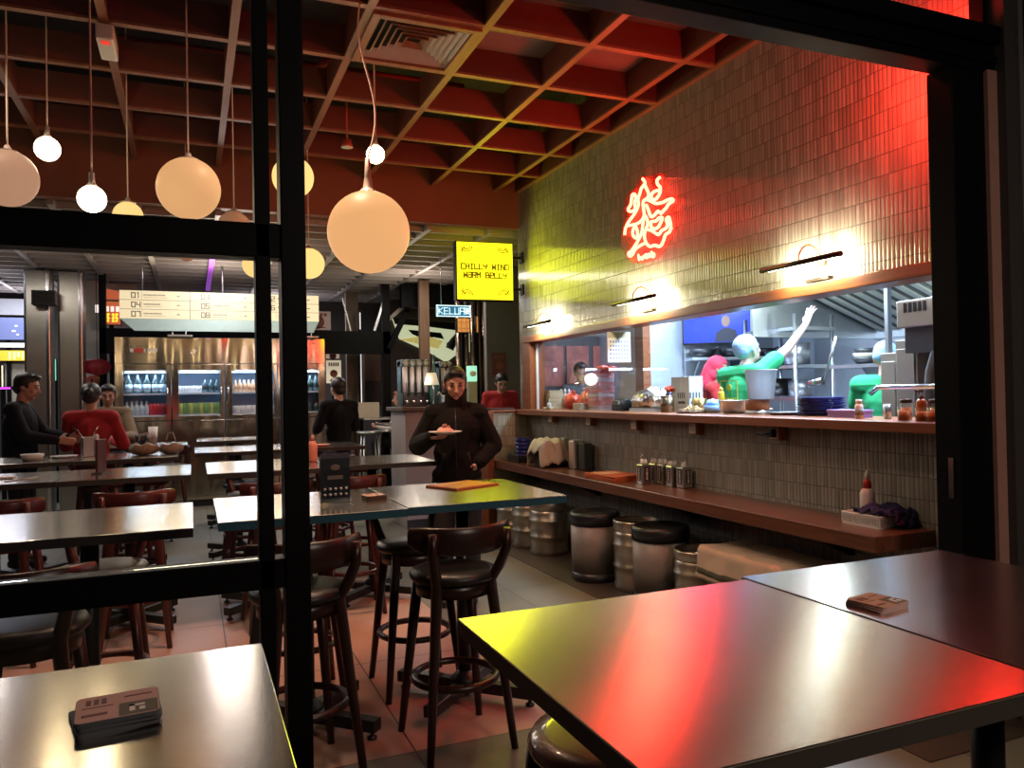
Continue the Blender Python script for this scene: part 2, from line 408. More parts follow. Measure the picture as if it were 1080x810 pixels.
# ---------------------------------------------------------------- material palette
STEEL_TOP = steel_mat('brushed_steel_top', (0.66, 0.63, 0.58), 0.185, 0.5, (0, 1, 0), 0)
STEEL_TOP_Y = steel_mat('brushed_steel_top_lengthwise', (0.66, 0.63, 0.58), 0.24, 0.8, (1, 0, 0), 0)
STEEL_TOP_B = steel_mat('worn_steel_top', (0.74, 0.74, 0.74), 0.19, 0.35, (0, 1, 0), 0)
STEEL = steel_mat('brushed_steel', (0.60, 0.58, 0.55), 0.28, 0.5, (0, 0, 1), 0)
FRIDGE_STEEL = steel_mat('fridge_steel', (0.62, 0.52, 0.40), 0.15, 0.0, (1, 0, 0), 0, wavy=0.06)
KITCHEN_STEEL = steel_mat('kitchen_steel', (0.55, 0.57, 0.60), 0.35, 0.0)
CHROME = mat('chrome', (0.75, 0.75, 0.75), 0.15, 1.0, var=0.03)
BLACK_METAL = mat('black_metal', (0.0025, 0.0025, 0.003), 0.5, 0.0, var=0.2, spec=0.12)
BASE_BLACK = mat('base_black', (0.010, 0.010, 0.011), 0.35, 0.0, var=0.2)
EDGE_DARK = mat('edge_dark', (0.030, 0.024, 0.020), 0.5, var=0.15)
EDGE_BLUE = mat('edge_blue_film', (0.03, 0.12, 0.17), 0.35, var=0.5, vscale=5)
STOOL_SHADED = wood_mat('stool_wood_shaded', (0.040, 0.014, 0.009), (0.018, 0.007, 0.005), 0.32, 2, 6)  # darker copy of the stools' one wood, shade put into its colour
STOOL_REDLIT = wood_mat('stool_wood_redlit', (0.085, 0.014, 0.010), (0.045, 0.008, 0.006), 0.30, 2, 6)  # same stool wood with the red light put into its colour
LEATHER = mat('dark_leather', (0.018, 0.014, 0.012), 0.38, var=0.3, bump=0.15, bscale=180)
SEAT_PAD = mat('seat_pad', (0.17, 0.08, 0.06), 0.28, coat=0.8, var=0.15, bump=0.1, bscale=200)
COUNTER_WOOD = wood_mat('counter_wood', (0.19, 0.066, 0.032), (0.10, 0.034, 0.017), 0.30, 1, 4, 0.3)
FRAME_WOOD = wood_mat('frame_wood', (0.32, 0.105, 0.035), (0.22, 0.065, 0.022), 0.38, 1, 4, 0.2)
CEIL_WOOD = wood_mat('ceiling_timber', (0.34, 0.155, 0.075), (0.24, 0.10, 0.045), 0.5, 1, 2)
FASCIA = mat('fascia_paint', (0.27, 0.10, 0.045), 0.55, var=0.1)
REAR_CEIL = mat('rear_ceiling_paint', (0.36, 0.32, 0.29), 0.5, var=0.08)
VOID = mat('ceiling_void', (0.012, 0.009, 0.009), 0.8)
TILE = tile_mat('finger_tile', (0.31, 0.295, 0.26))
TILE_X = tile_mat('finger_tile_return', (0.42, 0.38, 0.27), ('X', 'Z'))
KWALL = mat('kitchen_wall', (0.58, 0.64, 0.72), 0.45, var=0.05)
WHITE = mat('white_plastic', (0.75, 0.74, 0.72), 0.4, var=0.04)
PAPER = mat('paper_white', (0.8, 0.78, 0.74), 0.8, var=0.04)
CARD = mat('kraft_card', (0.52, 0.42, 0.26), 0.75, var=0.1)
BLACKP = mat('black_plastic', (0.012, 0.012, 0.013), 0.4, var=0.2)
GREYP = mat('grey_plastic', (0.19, 0.175, 0.16), 0.5, var=0.1)
NAVY = mat('navy_glaze', (0.018, 0.024, 0.17), 0.2, var=0.15)
NAVY_CLOTH = mat('navy_cloth', (0.020, 0.016, 0.085), 0.9, var=0.3, bump=0.3, bscale=120)
TOWEL = mat('white_towel', (0.66, 0.60, 0.46), 0.95, var=0.08, bump=0.4, bscale=220)
TOWEL_D = mat('tan_towel', (0.52, 0.40, 0.30), 0.95, var=0.12, bump=0.4, bscale=220)
STRIPE = mat('green_stripe', (0.07, 0.07, 0.045), 0.95, var=0.2)
ORANGE_P = mat('orange_print', (0.62, 0.16, 0.05), 0.55, var=0.25, vscale=9)
ORANGE_Y = mat('amber_print', (0.72, 0.36, 0.05), 0.5, var=0.25, vscale=12)
REDC = mat('red_plastic', (0.60, 0.045, 0.035), 0.4, var=0.15)
SKIN = mat('skin', (0.56, 0.31, 0.22), 0.5, var=0.06, subs=0.05)
SKIN_D = mat('skin_dark', (0.34, 0.18, 0.12), 0.5, var=0.06)
HAIR = mat('black_hair', (0.010, 0.009, 0.009), 0.45, var=0.3, vscale=60, bump=0.3, bscale=150)
GLASS = glass_mat('pane_glass', (0.97, 0.98, 1.0), 1.0)
CLEAR = glass_mat('clear_plastic', (0.90, 0.93, 0.95), 1.6, 0.05)

# ---------------------------------------------------------------- the setting
WX = 3.55        # face of the tiled wall
YF = 2.50        # shop front line
YE = 8.25        # where the tiled wall and the timber ceiling end
struct(MB().bb((-7, -3, -0.1), (9, 17, 0)).build('floor', floor_mat('floor_slabs')))
o = struct(MB().bb((2.78, 2.3, 0.0), (WX, 8.3, 0.006)).build('trim_1', mat('plinth_dark', (0.045, 0.030, 0.020), 0.55)))
# tiled wall with the kitchen opening
GZ0, GZ1, GY0, GY1 = 1.36, 2.12, 2.80, 8.10
w = MB()
w.bb((WX, 2.52, 0), (WX + 0.16, 8.30, GZ0)); w.bb((WX, 2.52, GZ1), (WX + 0.16, 8.30, 4.55))
w.bb((WX, 2.52, GZ0), (WX + 0.16, GY0, GZ1)); w.bb((WX, GY1, GZ0), (WX + 0.16, 8.30, GZ1))
struct(w.build('wall_right', TILE))
# return panel at the far end of the counter: tiled, edged with a wooden post
r = MB().bb((3.12, 8.12, 0.0), (WX, 8.30, 1.34)); struct(r.build('wall_return', TILE_X))
struct(MB().bb((3.04, 8.08, 0.0), (3.125, 8.32, 1.34)).build('trim_2', FRAME_WOOD, bev=0.006))
# window frame, ledge and panes of the kitchen window
f = MB()
f.bb((WX - 0.035, GY0 - 0.09, GZ1 - 0.005), (WX + 0.17, GY1 + 0.06, GZ1 + 0.07))
f.bb((WX - 0.035, GY0 - 0.09, GZ0 - 0.02), (WX + 0.17, GY0, GZ1))
f.bb((WX - 0.020, GY1 - 0.12, GZ0 - 0.02), (WX + 0.17, GY1 + 0.10, GZ1))
kw = struct(f.build('window_2', FRAME_WOOD, bev=0.008))
l = MB(); l.bb((WX - 0.15, GY0 - 0.12, 1.305), (WX + 0.42, 8.34, 1.362)); l.bb((3.02, 8.10, 1.335), (WX + 0.05, 8.34, 1.362))
MB_l = l.build('window_sill', FRAME_WOOD, kw, bev=0.006)
joints = [GY0, 3.62, 5.62, GY1]
joints = [GY0, 5.62, 7.95]
for a, b in zip(joints, joints[1:]):
    MB().bb((WX + 0.060, a + 0.004, GZ0), (WX + 0.068, b - 0.004, GZ1)).build('pane', GLASS, kw)
MB().bb((WX + 0.050, 7.95, GZ0), (WX + 0.078, 7.975, GZ1 - 0.02)).build('pane_edge', WHITE, kw)
# kitchen shell
struct(MB().bb((6.40, 2.50, 0), (6.50, 8.5, 2.9)).build('wall_kitchen_back', KWALL))
struct(MB().bb((WX + 0.16, 8.36, 0), (6.50, 8.48, 4.55)).build('wall_kitchen_end', KWALL))
struct(MB().bb((WX + 0.16, 2.40, 0), (6.50, 2.52, 4.55)).build('wall_kitchen_near', KWALL))
struct(MB().bb((WX + 0.16, 2.5, 2.72), (6.50, 8.48, 2.82)).build('ceiling_kitchen', KWALL))
# column inside the kitchen window: white face towards the entrance, timber corner
pc = atX(660, 380, 3.90)
kc = MB().bb((3.88, 6.30, 1.0), (4.04, 6.62, 2.72)); struct(kc.build('trim_3', KWALL))
struct(MB().bb((3.88, 6.16, 1.0), (3.96, 6.30, 2.72)).build('trim_4', FRAME_WOOD))

# shop front: black steel frame with fixed panes on the left, header, transom and jamb
fr = MB()
fr.bb((0.185, YF - 0.03, 0), (0.230, YF + 0.05, 4.4)); fr.bb((0.260, YF - 0.04, 0), (0.335, YF + 0.06, 4.4))
for z0, z1 in ((1.98, 2.085), (0.965, 1.055), (0.0, 0.12)):
    fr.bb((-3.2, YF - 0.03, z0), (0.30, YF + 0.05, z1))
win = struct(fr.build('window_1', BLACK_METAL, bev=0.004))
for z0, z1 in ((0.12, 0.965), (1.055, 1.98), (2.085, 4.4)):
    MB().bb((-3.2, YF + 0.006, z0), (0.195, YF + 0.014, z1)).build('pane', GLASS, win)
h = MB(); h.bb((0.343, YF - 0.05, 3.005), (3.60, YF + 0.07, 3.21)); h.bb((0.343, YF - 0.085, 3.13), (3.60, YF - 0.05, 3.21)); h.bb((0.343, YF - 0.065, 3.045), (3.60, YF - 0.05, 3.075))
struct(h.build('trim_5', BLACK_METAL, bev=0.006))
struct(MB().bb((0.343, YF + 0.004, 3.21), (3.3, YF + 0.012, 4.4)).build('window_3', GLASS))
j0, j1 = atY(1004.5, 300, YF - 0.03).x, atY(1043, 300, YF - 0.03).x
d1 = struct(MB().bb((j0 + 0.015, YF - 0.04, 0), (j1 + 0.02, YF + 0.09, 3.01)).build('door_1', BLACK_METAL, bev=0.004))
lk = MB(); lk.bb((j0 + 0.008, YF - 0.005, 1.03), (j0 + 0.0155, YF + 0.020, 1.215)); lk.build('lock_plate', CHROME, d1)
k0, k1 = atY(1051, 450, YF - 0.06).x, atY(1061, 450, YF - 0.06).x
struct(MB().bb((k0, YF - 0.06, 0), (k1, YF + 0.03, 3.01)).build('trim_6', mat('pink_post', (0.36, 0.19, 0.15), 0.4)))
struct(MB().bb((k1, YF - 0.10, 0), (k1 + 0.07, YF + 0.03, 4.4)).build('trim_7', mat('dark_post', (0.05, 0.045, 0.042), 0.4)))
struct(MB().bb((k1 + 0.07, YF - 0.12, 0), (k1 + 0.10, YF + 0.03, 4.4)).build('trim_8', mat('grey_post', (0.12, 0.115, 0.11), 0.35)))
struct(MB().bb((k1 + 0.10, YF - 0.10, 0), (6.5, YF + 0.02, 4.4)).build('wall_front', mat('front_dark', (0.012, 0.011, 0.012), 0.5)))
struct(MB().bb((j1 + 0.02, YF - 0.02, 3.01), (k1, YF + 0.05, 4.4)).build('trim_9', BLACK_METAL))

# waffle ceiling of timber over the dining room
gx = [1.02 + 0.744 * k for k in range(-9, 4)]; gy = [4.55 + 0.755 * k for k in range(-2, 5)]
g = MB(); web = MB()
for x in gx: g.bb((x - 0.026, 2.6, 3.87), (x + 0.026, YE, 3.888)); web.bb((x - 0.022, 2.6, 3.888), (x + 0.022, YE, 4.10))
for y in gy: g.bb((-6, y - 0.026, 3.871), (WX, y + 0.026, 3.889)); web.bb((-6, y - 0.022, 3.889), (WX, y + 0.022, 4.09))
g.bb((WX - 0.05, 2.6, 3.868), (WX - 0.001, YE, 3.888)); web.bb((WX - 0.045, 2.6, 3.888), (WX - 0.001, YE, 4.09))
cg = struct(g.build('ceiling', CEIL_WOOD)); web.build('beam_web', mat('web_shade', (0.145, 0.042, 0.024), 0.6), cg)  # webs darker than the caps: shade of the upright faces put into the colour
struct(MB().bb((-7, 2.45, 4.55), (WX + 0.2, 8.5, 4.65)).build('ceiling_slab', VOID))
pn = MB()
for x, y in ((1.764, 3.795), (1.764, 4.55), (2.508, 3.795), (2.508, 4.55), (0.276, 3.795), (-0.468, 3.795), (0.276, 3.04), (1.02, 3.04), (1.764, 3.04)):
    pn.bb((x + 0.03, y + 0.03, 4.075), (x + 0.714, y + 0.725, 4.085))
struct(pn.build('ceiling_panel', mat('panel_grey', (0.20, 0.15, 0.13), 0.6)))
struct(MB().bb((-6.5, YE, 3.46), (WX, YE + 0.12, 4.55)).build('trim_10', FASCIA))
# lower waffle ceiling of the rear hall
g = MB()
for k in range(-11, 10): g.bb((1.02 + 0.744 * k - 0.03, YE + 0.12, 3.41), (1.02 + 0.744 * k + 0.03, 15.4, 3.60))
for k in range(0, 19): g.bb((-7, YE + 0.30 + 0.3775 * k - 0.016, 3.413), (8, YE + 0.30 + 0.3775 * k + 0.016, 3.59))
struct(g.build('ceiling_rear', REAR_CEIL))
struct(MB().bb((-7, YE + 0.12, 3.72), (8, 16.9, 3.82)).build('ceiling_rear_slab', mat('rear_void', (0.05, 0.043, 0.04), 0.8)))
struct(MB().bb((-7, 16.5, 0), (8.5, 16.6, 3.8)).build('wall_back', mat('back_wall', (0.10, 0.085, 0.075), 0.7)))
struct(MB().bb((-6.9, -2.9, 0), (-6.8, 16.6, 4.6)).build('wall_left', mat('left_wall', (0.10, 0.10, 0.12), 0.7)))
struct(MB().bb((4.70, 8.5, 0), (6.5, 11.0, 3.42)).build('wall_hall_right', mat('grey_wall', (0.16, 0.15, 0.14), 0.7)))

# ---------------------------------------------------------------- ceiling fittings
# square louvred diffuser in one bay of the waffle
t = thing('air_diffuser', 'square louvred air diffuser set in the timber ceiling grid', 'air vent', (1.392, 4.9275, 3.865))
fm = MB()
for s in (-1, 1): fm.box((s * 0.325, 0, 0), (0.05, 0.70, 0.03)); fm.box((0, s * 0.325, 0), (0.60, 0.05, 0.03))
fm.build('frame', CEIL_WOOD, t, bev=0.004)
for k in range(6):
    a = 0.30 - k * 0.045; b = a - 0.030; v = MB()
    for i in range(4):
        c, s_ = math.cos(i * PI / 2), math.sin(i * PI / 2)
        P = [(a, -a, 0.006), (a, a, 0.006), (b, b, 0.040), (b, -b, 0.040)]
        P = [(x * c - y * s_, x * s_ + y * c, z) for x, y, z in P]
        v.add(P + [(x, y, z + 0.003) for x, y, z in P], [(0, 1, 2, 3), (7, 6, 5, 4), (0, 4, 5, 1), (1, 5, 6, 2), (2, 6, 7, 3), (3, 7, 4, 0)])
    v.build('louvre', mat('louvre_paint', (.55, .47, .40), .35, .4) if k < 5 else CEIL_WOOD, t)
MB().bb((-0.31, -0.31, 0.05), (0.31, 0.31, 0.10)).build('duct_box', VOID, t)
REDPIPE = mat('red_pipe', (0.34, 0.05, 0.03), 0.4)
tag(MB().cyl((-0.6, 6.58, 4.30), (2.30, 6.58, 4.30), 0.055).build('sprinkler_pipe', REDPIPE), 'thick red pipe running across above the timber ceiling grid', 'pipe')
tag(MB().cyl((1.30, 5.35, 4.22), (0.95, 6.53, 4.24), 0.03).build('branch_pipe', REDPIPE), 'thin red pipe slanting above the grid beside the air diffuser', 'pipe')
p = atY(366, 153, 6.45); t = thing('ceiling_spotlight', 'small red housed spotlight hanging above the round white globe', 'spotlight', (p.x, p.y, p.z))
MB().cyl((0, 0, 0.04), (0, 0, 4.25 - p.z), 0.008, n=8).build('stem', REDPIPE, t)
MB().lathe([(0.02, 0.05), (0.035, 0.045), (0.045, 0.0), (0.05, -0.02)], n=16).build('housing', REDPIPE, t)
MB().lathe([(0.0, -0.022), (0.05, -0.02)], n=16).build('lens', WHITE, t)
# emergency light on the ceiling grid
p = atZ(113, 35, 3.86); t = thing('emergency_light', 'white emergency light box with small red mark on ceiling beam', 'emergency light', (p.x, p.y, 3.80))
MB().box((0, 0, 0), (0.10, 0.34, 0.10)).build('body', WHITE, t, bev=0.012)
MB().box((0.0, -0.12, -0.052), (0.05, 0.05, 0.006)).build('red_mark', mat('red_mark', (0.7, 0.05, 0.03), 0.4, emit=(1, 0.05, 0.02), estr=0.6), t)

# pendants: big opal globes and small bare bulbs on cords
def pendant(px, py, rpx, Y, label, kind, top=4.55, wiggle=0.0, group=None, neck=0.03):
    c = atY(px, py, Y); d = (c - Vector((0, 0, EYE))).dot(_fw); r = rpx * d / FPX
    nm, cat = {'globe': ('globe_pendant', 'pendant lamp'), 'bulb': ('bulb_pendant', 'pendant lamp'), 'dim': ('globe_pendant', 'pendant lamp'), 'yellow': ('globe_pendant', 'pendant lamp'), 'pale': ('globe_pendant', 'pendant lamp')}[kind]
    t = thing(nm, label, cat, c, 0, group)
    em = {'globe': mat('opal_globe', (0.10, 0.08, 0.05), 0.45, emit=(1.0, 0.50, 0.20), estr=0.72, var=0.03, spec=0.1),
          'yellow': mat('yellow_globe', (0.10, 0.08, 0.05), 0.5, emit=(1.0, 0.66, 0.22), estr=1.05, var=0.03, spec=.1), 'pale': mat('pale_globe', (0.10, 0.08, 0.06), 0.5, emit=(1.0, 0.52, 0.30), estr=.42, var=.03, spec=.1), 'bulb': mat('bare_bulb', (0.2, 0.18, 0.14), 0.3, emit=(1.0, 0.82, 0.50), estr=14.0, var=0.02),
          'dim': mat('dim_globe', (0.5, 0.33, 0.24), 0.3, emit=(1.0, 0.45, 0.22), estr=0.16, var=0.03)}[kind]
    MB().ell((0, 0, 0), r, None, 32, 20).build('globe' if kind != 'bulb' else 'bulb', em, t)
    MB().lathe([(0.0, r * 0.97 + 0.075), (0.014, r * 0.97 + 0.07), (0.016, r * 0.97 + 0.02), (0.03, r * 0.93)] if kind == 'bulb' else
               [(0.0, r + neck + .005), (0.014, r + neck), (0.020, r + neck * .45), (0.030, r + neck * .12), (0.055, r * 0.985), (0.06, r * 0.965)], n=14).build('holder', mat('holder_grey', (0.45, 0.40, 0.36), 0.4), t)
    n = 10; pts = []; n = 24; zb = r + (0.07 if kind == 'bulb' else neck)
    for i in range(n + 1):
        s = i / n; z = zb + (top - c.z - zb) * s
        pts.append((wiggle * math.sin(s * PI * 3.0) * (1 - s * 0.4), 0, z))
    MB().tube(pts, 0.0055, 6).build('cord', mat('cord', (0.78, 0.68, 0.60), 0.6), t)
    if kind == 'bulb': lamp('bulb_light', 'POINT', (0, 0, -r - 0.02), 5, (1.0, 0.74, 0.42), 0.05, parent=t)
    return t
pendant(389, 245, 43, 4.54, 'largest white globe pendant, hanging on a kinked cord beside the yellow sign', 'globe', wiggle=0.055, neck=.20)
pendant(199, 199, 32, 5.04, 'second largest glowing globe pendant, behind the shop front glass in its upper pane', 'globe')
pendant(8, 188, 29.5, 5.5, 'pale globe pendant cut off by the left edge of the picture', 'pale')
pendant(50, 157, 12.5, 5.75, 'bare bulb on a short hooked cord beside the cut off globe', 'bulb')
pendant(97, 210, 14, 4.5, 'bare bulb on the longest cord below the emergency light', 'bulb')
pendant(135, 228, 15, 6.37, 'yellow glowing globe half hidden by the upper window rail', 'yellow')
pendant(396, 163, 9.5, 5.37, 'small bare bulb right above the largest globe pendant', 'bulb')
pendant(309, 187, 21.5, 6.12, 'yellow globe pendant half hidden behind the black upright of the shop front', 'yellow')
pendant(326, 278, 16, 7.4, 'yellow globe pendant beside the black upright near the menu board', 'yellow')
pendant(270, 279, 14, 7.6, 'small yellow globe pendant just under the window rail beside the upright', 'yellow')
pendant(247, 240, 17, 6.11, 'unlit brownish globe pendant with its crown showing over the window rail', 'dim')
pendant(197, 268, 8, 7.8, 'small dim globe pendant just below the window rail near the purple light', 'dim')
# ---------------------------------------------------------------- bar tables
TZ = 1.05
def bar_table(x0, x1, y0, y1, label, edge, base=True, steel=None, foot_parts=True, group='steel topped bar tables'):
    cx, cy = (x0 + x1) / 2, (y0 + y1) / 2
    t = thing('bar_table', label, 'table', (cx, cy, 0), 0, group); a, b = (x1 - x0) / 2, (y1 - y0) / 2
    MB().bb((-a, -b, TZ - 0.004), (a, b, TZ)).build('tabletop', steel or STEEL_TOP, t, bev=0.0015)
    e = MB().bb((-a + 0.001, -b + 0.001, TZ - 0.036), (a - 0.001, b - 0.001, TZ - 0.0045)); e.build('edge_band', edge, t)
    MB().cyl((0, 0, 0.06), (0, 0, TZ - 0.05), 0.036, n=16).bb((-0.20, -0.20, TZ - 0.055), (0.20, 0.20, TZ - 0.036)).build('column', BASE_BLACK, t)
    s = MB()
    for k in range(2):
        an = PI / 4 + k * PI / 2; d = Vector((math.cos(an), math.sin(an), 0))
        s.bar(-d * 0.385 + Vector((0, 0, 0.065)), d * 0.385 + Vector((0, 0, 0.065)), 0.062, 0.055)
    s.lathe([(0.075, 0.04), (0.075, 0.10), (0.045, 0.13), (0.036, 0.14)], n=16)
    cbx = s.build('cross_base', BASE_BLACK, t, bev=0.004)
    for k in range(4):
        an = PI / 4 + k * PI / 2
        MB().lathe([(0.022, 0.0), (0.022, 0.012), (0.009, 0.016), (0.009, 0.04)], (0.355 * math.cos(an), 0.355 * math.sin(an), 0), 12).build('levelling_foot', BASE_BLACK, cbx)
    return t
bar_table(0.54, 1.335, 0.845, 1.645, 'near steel bar table with the broad red reflection, front right', EDGE_DARK, steel=STEEL_TOP_Y)
bar_table(1.345, 2.09, 0.855, 1.675, 'steel bar table with bluish reflections at the right, holding a flat stack of coasters', EDGE_DARK, steel=STEEL_TOP_B)
bar_table(-0.66, 0.125, 0.86, 1.66, 'near steel bar table front left with a stack of coasters on it', EDGE_DARK)
bar_table(0.092, 0.874, 3.33, 4.16, 'bar table with an acrylic menu stand, behind the black upright', EDGE_BLUE)
bar_table(0.882, 1.672, 3.36, 4.20, 'bar table with an orange menu on it in front of the man with a plate', EDGE_BLUE)
bar_table(-0.80, 0.0, 3.25, 4.06, 'empty steel bar table seen through the glass, nearest of the left rows', EDGE_DARK)
bar_table(-0.80, -0.01, 5.55, 6.40, 'bar table through the glass holding a dark upright card holder', EDGE_DARK)
bar_table(-1.60, -0.81, 5.55, 6.40, 'bar table with chopsticks on it, end to end with the card holder table', EDGE_DARK)
bar_table(0.09, 0.87, 5.52, 6.53, 'bar table with bluish shine just beyond the glass upright, second row', EDGE_DARK)
bar_table(0.88, 1.70, 5.60, 6.40, 'bar table behind the man with the plate, its right end at the grey counter', EDGE_DARK)
bar_table(-0.93, -0.12, 7.35, 8.20, 'bar table with a steel cutlery canister in front of the person in red', EDGE_DARK)
bar_table(-1.75, -0.94, 7.35, 8.20, 'bar table with food in front of the standing man in dark clothes', EDGE_DARK)
bar_table(0.02, 0.82, 7.72, 8.60, 'bar table on the aisle beyond the bluish table, third row', EDGE_DARK)
bar_table(0.83, 1.60, 7.72, 8.60, 'bar table with a reddish top beside the dark jacketed man', EDGE_DARK)
bar_table(-0.90, -0.05, 9.12, 9.90, 'farthest left bar table before the fridge, with pale bags on it', EDGE_DARK)
bar_table(0.05, 0.85, 9.8, 10.6, 'farthest bar table right in front of the fridge doors', EDGE_DARK)

# ---------------------------------------------------------------- bar stools
def make_stool(label, loc, rz, wood, seat_m, back=True):
    t = thing('bar_stool', label, 'bar stool', loc, rz, 'round seated wooden bar stools')
    MB().lathe([(0.0, 0.725), (0.185, 0.725), (0.198, 0.738), (0.200, 0.752), (0.190, 0.768), (0.150, 0.775), (0.0, 0.772)], n=36).build('seat', seat_m, t)
    MB().lathe([(0.165, 0.665), (0.170, 0.665), (0.172, 0.726), (0.150, 0.726), (0.150, 0.665)], n=28).build('apron', wood, t)
    for sx in (-1, 1):
        for sy in (-1, 1):
            top = Vector((sx * 0.125, sy * 0.125, 0.725)); bot = Vector((sx * 0.195, sy * 0.200, 0.0))
            m = MB()
            if sy < 0 and back:
                pts = [bot, bot.lerp(top, 0.5), top, Vector((sx * 0.150, -0.170, 0.80)), Vector((sx * 0.170, -0.205, 0.88)), Vector((sx * 0.172, -0.212, 0.965))]
                m.tube(pts, [0.016, 0.021, 0.026, 0.024, 0.021, 0.018], 10)
            else:
                m.tube([bot, bot.lerp(top, 0.5), top], [0.016, 0.021, 0.026], 10)
            m.build('leg', wood, t)
    ring = [(0.186 * math.cos(2 * PI * k / 40), 0.186 * math.sin(2 * PI * k / 40) , 0.29) for k in range(40)]
    MB().tube(ring, 0.0165, 8, closed=True).build('foot_ring', wood, t)
    if back:
        v = []; n = 22; m = MB()
        def rail(u, w):
            a = math.radians(-90 + (u - 0.5) * 138); k = abs(u - 0.5) * 2
            hgt = 0.060 * (1 - 0.28 * k ** 4); z = 0.925 + 0.012 * k * k
            q = w * 2 * PI; th = 0.0145; R = 0.245
            # lens shaped section wrapped along the arc
            dr = th * math.cos(q); dz = hgt * math.sin(q)
            return Vector(((R + dr) * math.cos(a), (R + dr) * math.sin(a) * 0.92, z + dz))
        m.grid(rail, n, 12)
        for u in (0.0, 1.0):
            ring_ = [rail(u, k / 12) for k in range(12)]; m.add(ring_, [tuple(range(12))])
        m.build('back_rail', wood, t)
    return t
S0 = make_stool('dark round stool with curved back, nearest the orange menu, in full view', (1.08, 3.33, 0), math.radians(3), STOOL_SHADED, LEATHER)
S1 = make_stool('dark stool tucked under the far side of the orange menu table', (1.09, 4.05, 0), PI, STOOL_SHADED, LEATHER)
SR = make_stool('reddish stool with its back rail showing over the menu stand table, nearer the grey counter', (1.07, 5.66, 0), math.radians(-4), STOOL_REDLIT, LEATHER)
for x, y, rz, lb in (
    (0.52, 5.55, 4, 'reddish stool with its back rail partly behind the acrylic menu stand'),
    (0.50, 4.12, 180, 'stool on the far side of the menu stand table'),
    (-0.40, 4.15, 180, 'stool on the far side of the nearest left row table'),
    (-0.34, 5.50, 0, 'reddish stool pushed in at the card holder table, its rail end nearest the aisle'),
    (-1.05, 5.48, -5, 'reddish stool pushed in at the table with chopsticks'),
    (-0.40, 6.60, 180, 'stool on the far side of the card holder table'),
    
    (0.45, 6.75, 180, 'stool beyond the bluish shining table'),
    (1.28, 6.72, 170, 'stool beyond the table next to the grey counter'),
    (-0.50, 7.22, 0, 'empty stool at the table with a steel cutlery canister'),
    (0.45, 7.60, 0, 'stool pulled up to the third row aisle table'),
    (1.22, 7.58, 5, 'red stool at the table with a reddish top'),
    (-0.25, 10.12, 180, 'stool at the farthest left table nearest the fridge'),
    (-0.88, 8.66, 0, 'stool the person in red sits on'),
    (-0.86, 10.25, 180, 'stool under the person facing the one in red')):
    dup(SR, (x, y, 0), math.radians(rz), lb)
dup(S0, (0.40, 3.30, 0), math.radians(10), 'dark stool right behind the black upright, at the menu stand table')
dup(S0, (-0.55, 3.22, 0), math.radians(-4), 'very dark stool with its back to the glass at the nearest left row table')
make_stool('backless stool with a padded reddish seat under the near right table', (0.885, 1.56, 0), 0.3, STOOL_SHADED, SEAT_PAD, back=False)

# ---------------------------------------------------------------- long wooden counter on the tiled wall
CZ = 0.80
t = thing('wall_counter', 'long dark wooden counter along the tiled wall on triangular brackets', 'counter', (WX, 5.45, 0))
MB().bb((-0.42, -2.58, CZ - 0.085), (0, 2.66, CZ)).build('worktop', COUNTER_WOOD, t, bev=0.006)
for y in (-2.05, -0.55, 0.95, 2.35):
    m = MB(); m.prism([(-0.33, CZ - 0.086), (0, CZ - 0.086), (0, CZ - 0.23), (-0.04, CZ - 0.23)], 0.05)
    for q in m.v: q.y += y
    m.build('bracket', STOOL_SHADED, t, bev=0.004)
# sockets in wooden boxes under the ledge
def socket(px, py, label, plug=False):
    p = atX(px, py, WX - 0.07); t = thing('wall_socket', label, 'wall socket', (WX, p.y, p.z), 0, 'socket boxes under the ledge')
    MB().bb((-0.065, -0.05, -0.045), (0, 0.05, 0.055)).build('box', FRAME_WOOD, t, bev=0.003)
    pl = MB().bb((-0.071, -0.040, -0.038), (-0.0655, 0.040, 0.042)).build('plate', mat('socket_plate', (0.55, 0.45, 0.36), 0.4), t, bev=0.003)
    m = MB()
    for yy, zz in ((0, 0.018), (-0.014, -0.010), (0.014, -0.010)): m.box((-0.0715, yy, zz), (0.002, 0.007, 0.010))
    m.build('pin_holes', BLACKP, t)
    if plug:
        m = MB(); m.box((-0.092, 0, 0.0), (0.042, 0.05, 0.052)); m.tube([(-0.11, 0, 0), (-0.16, 0.0, -0.005), (-0.19, 0.03, 0.0)], 0.008, 8); m.build('plug', BLACKP, t, bev=0.006)
socket(580, 441, 'socket box under the ledge, above the navy bowls')
socket(620, 444, 'socket box under the ledge, above the steel canisters')
socket(668, 448, 'socket box under the ledge, above the orange menus')
socket(730, 452, 'socket box under the ledge, above the right end of the cutlery holders')
socket(816, 457, 'socket box under the ledge with a black plug in it', True)

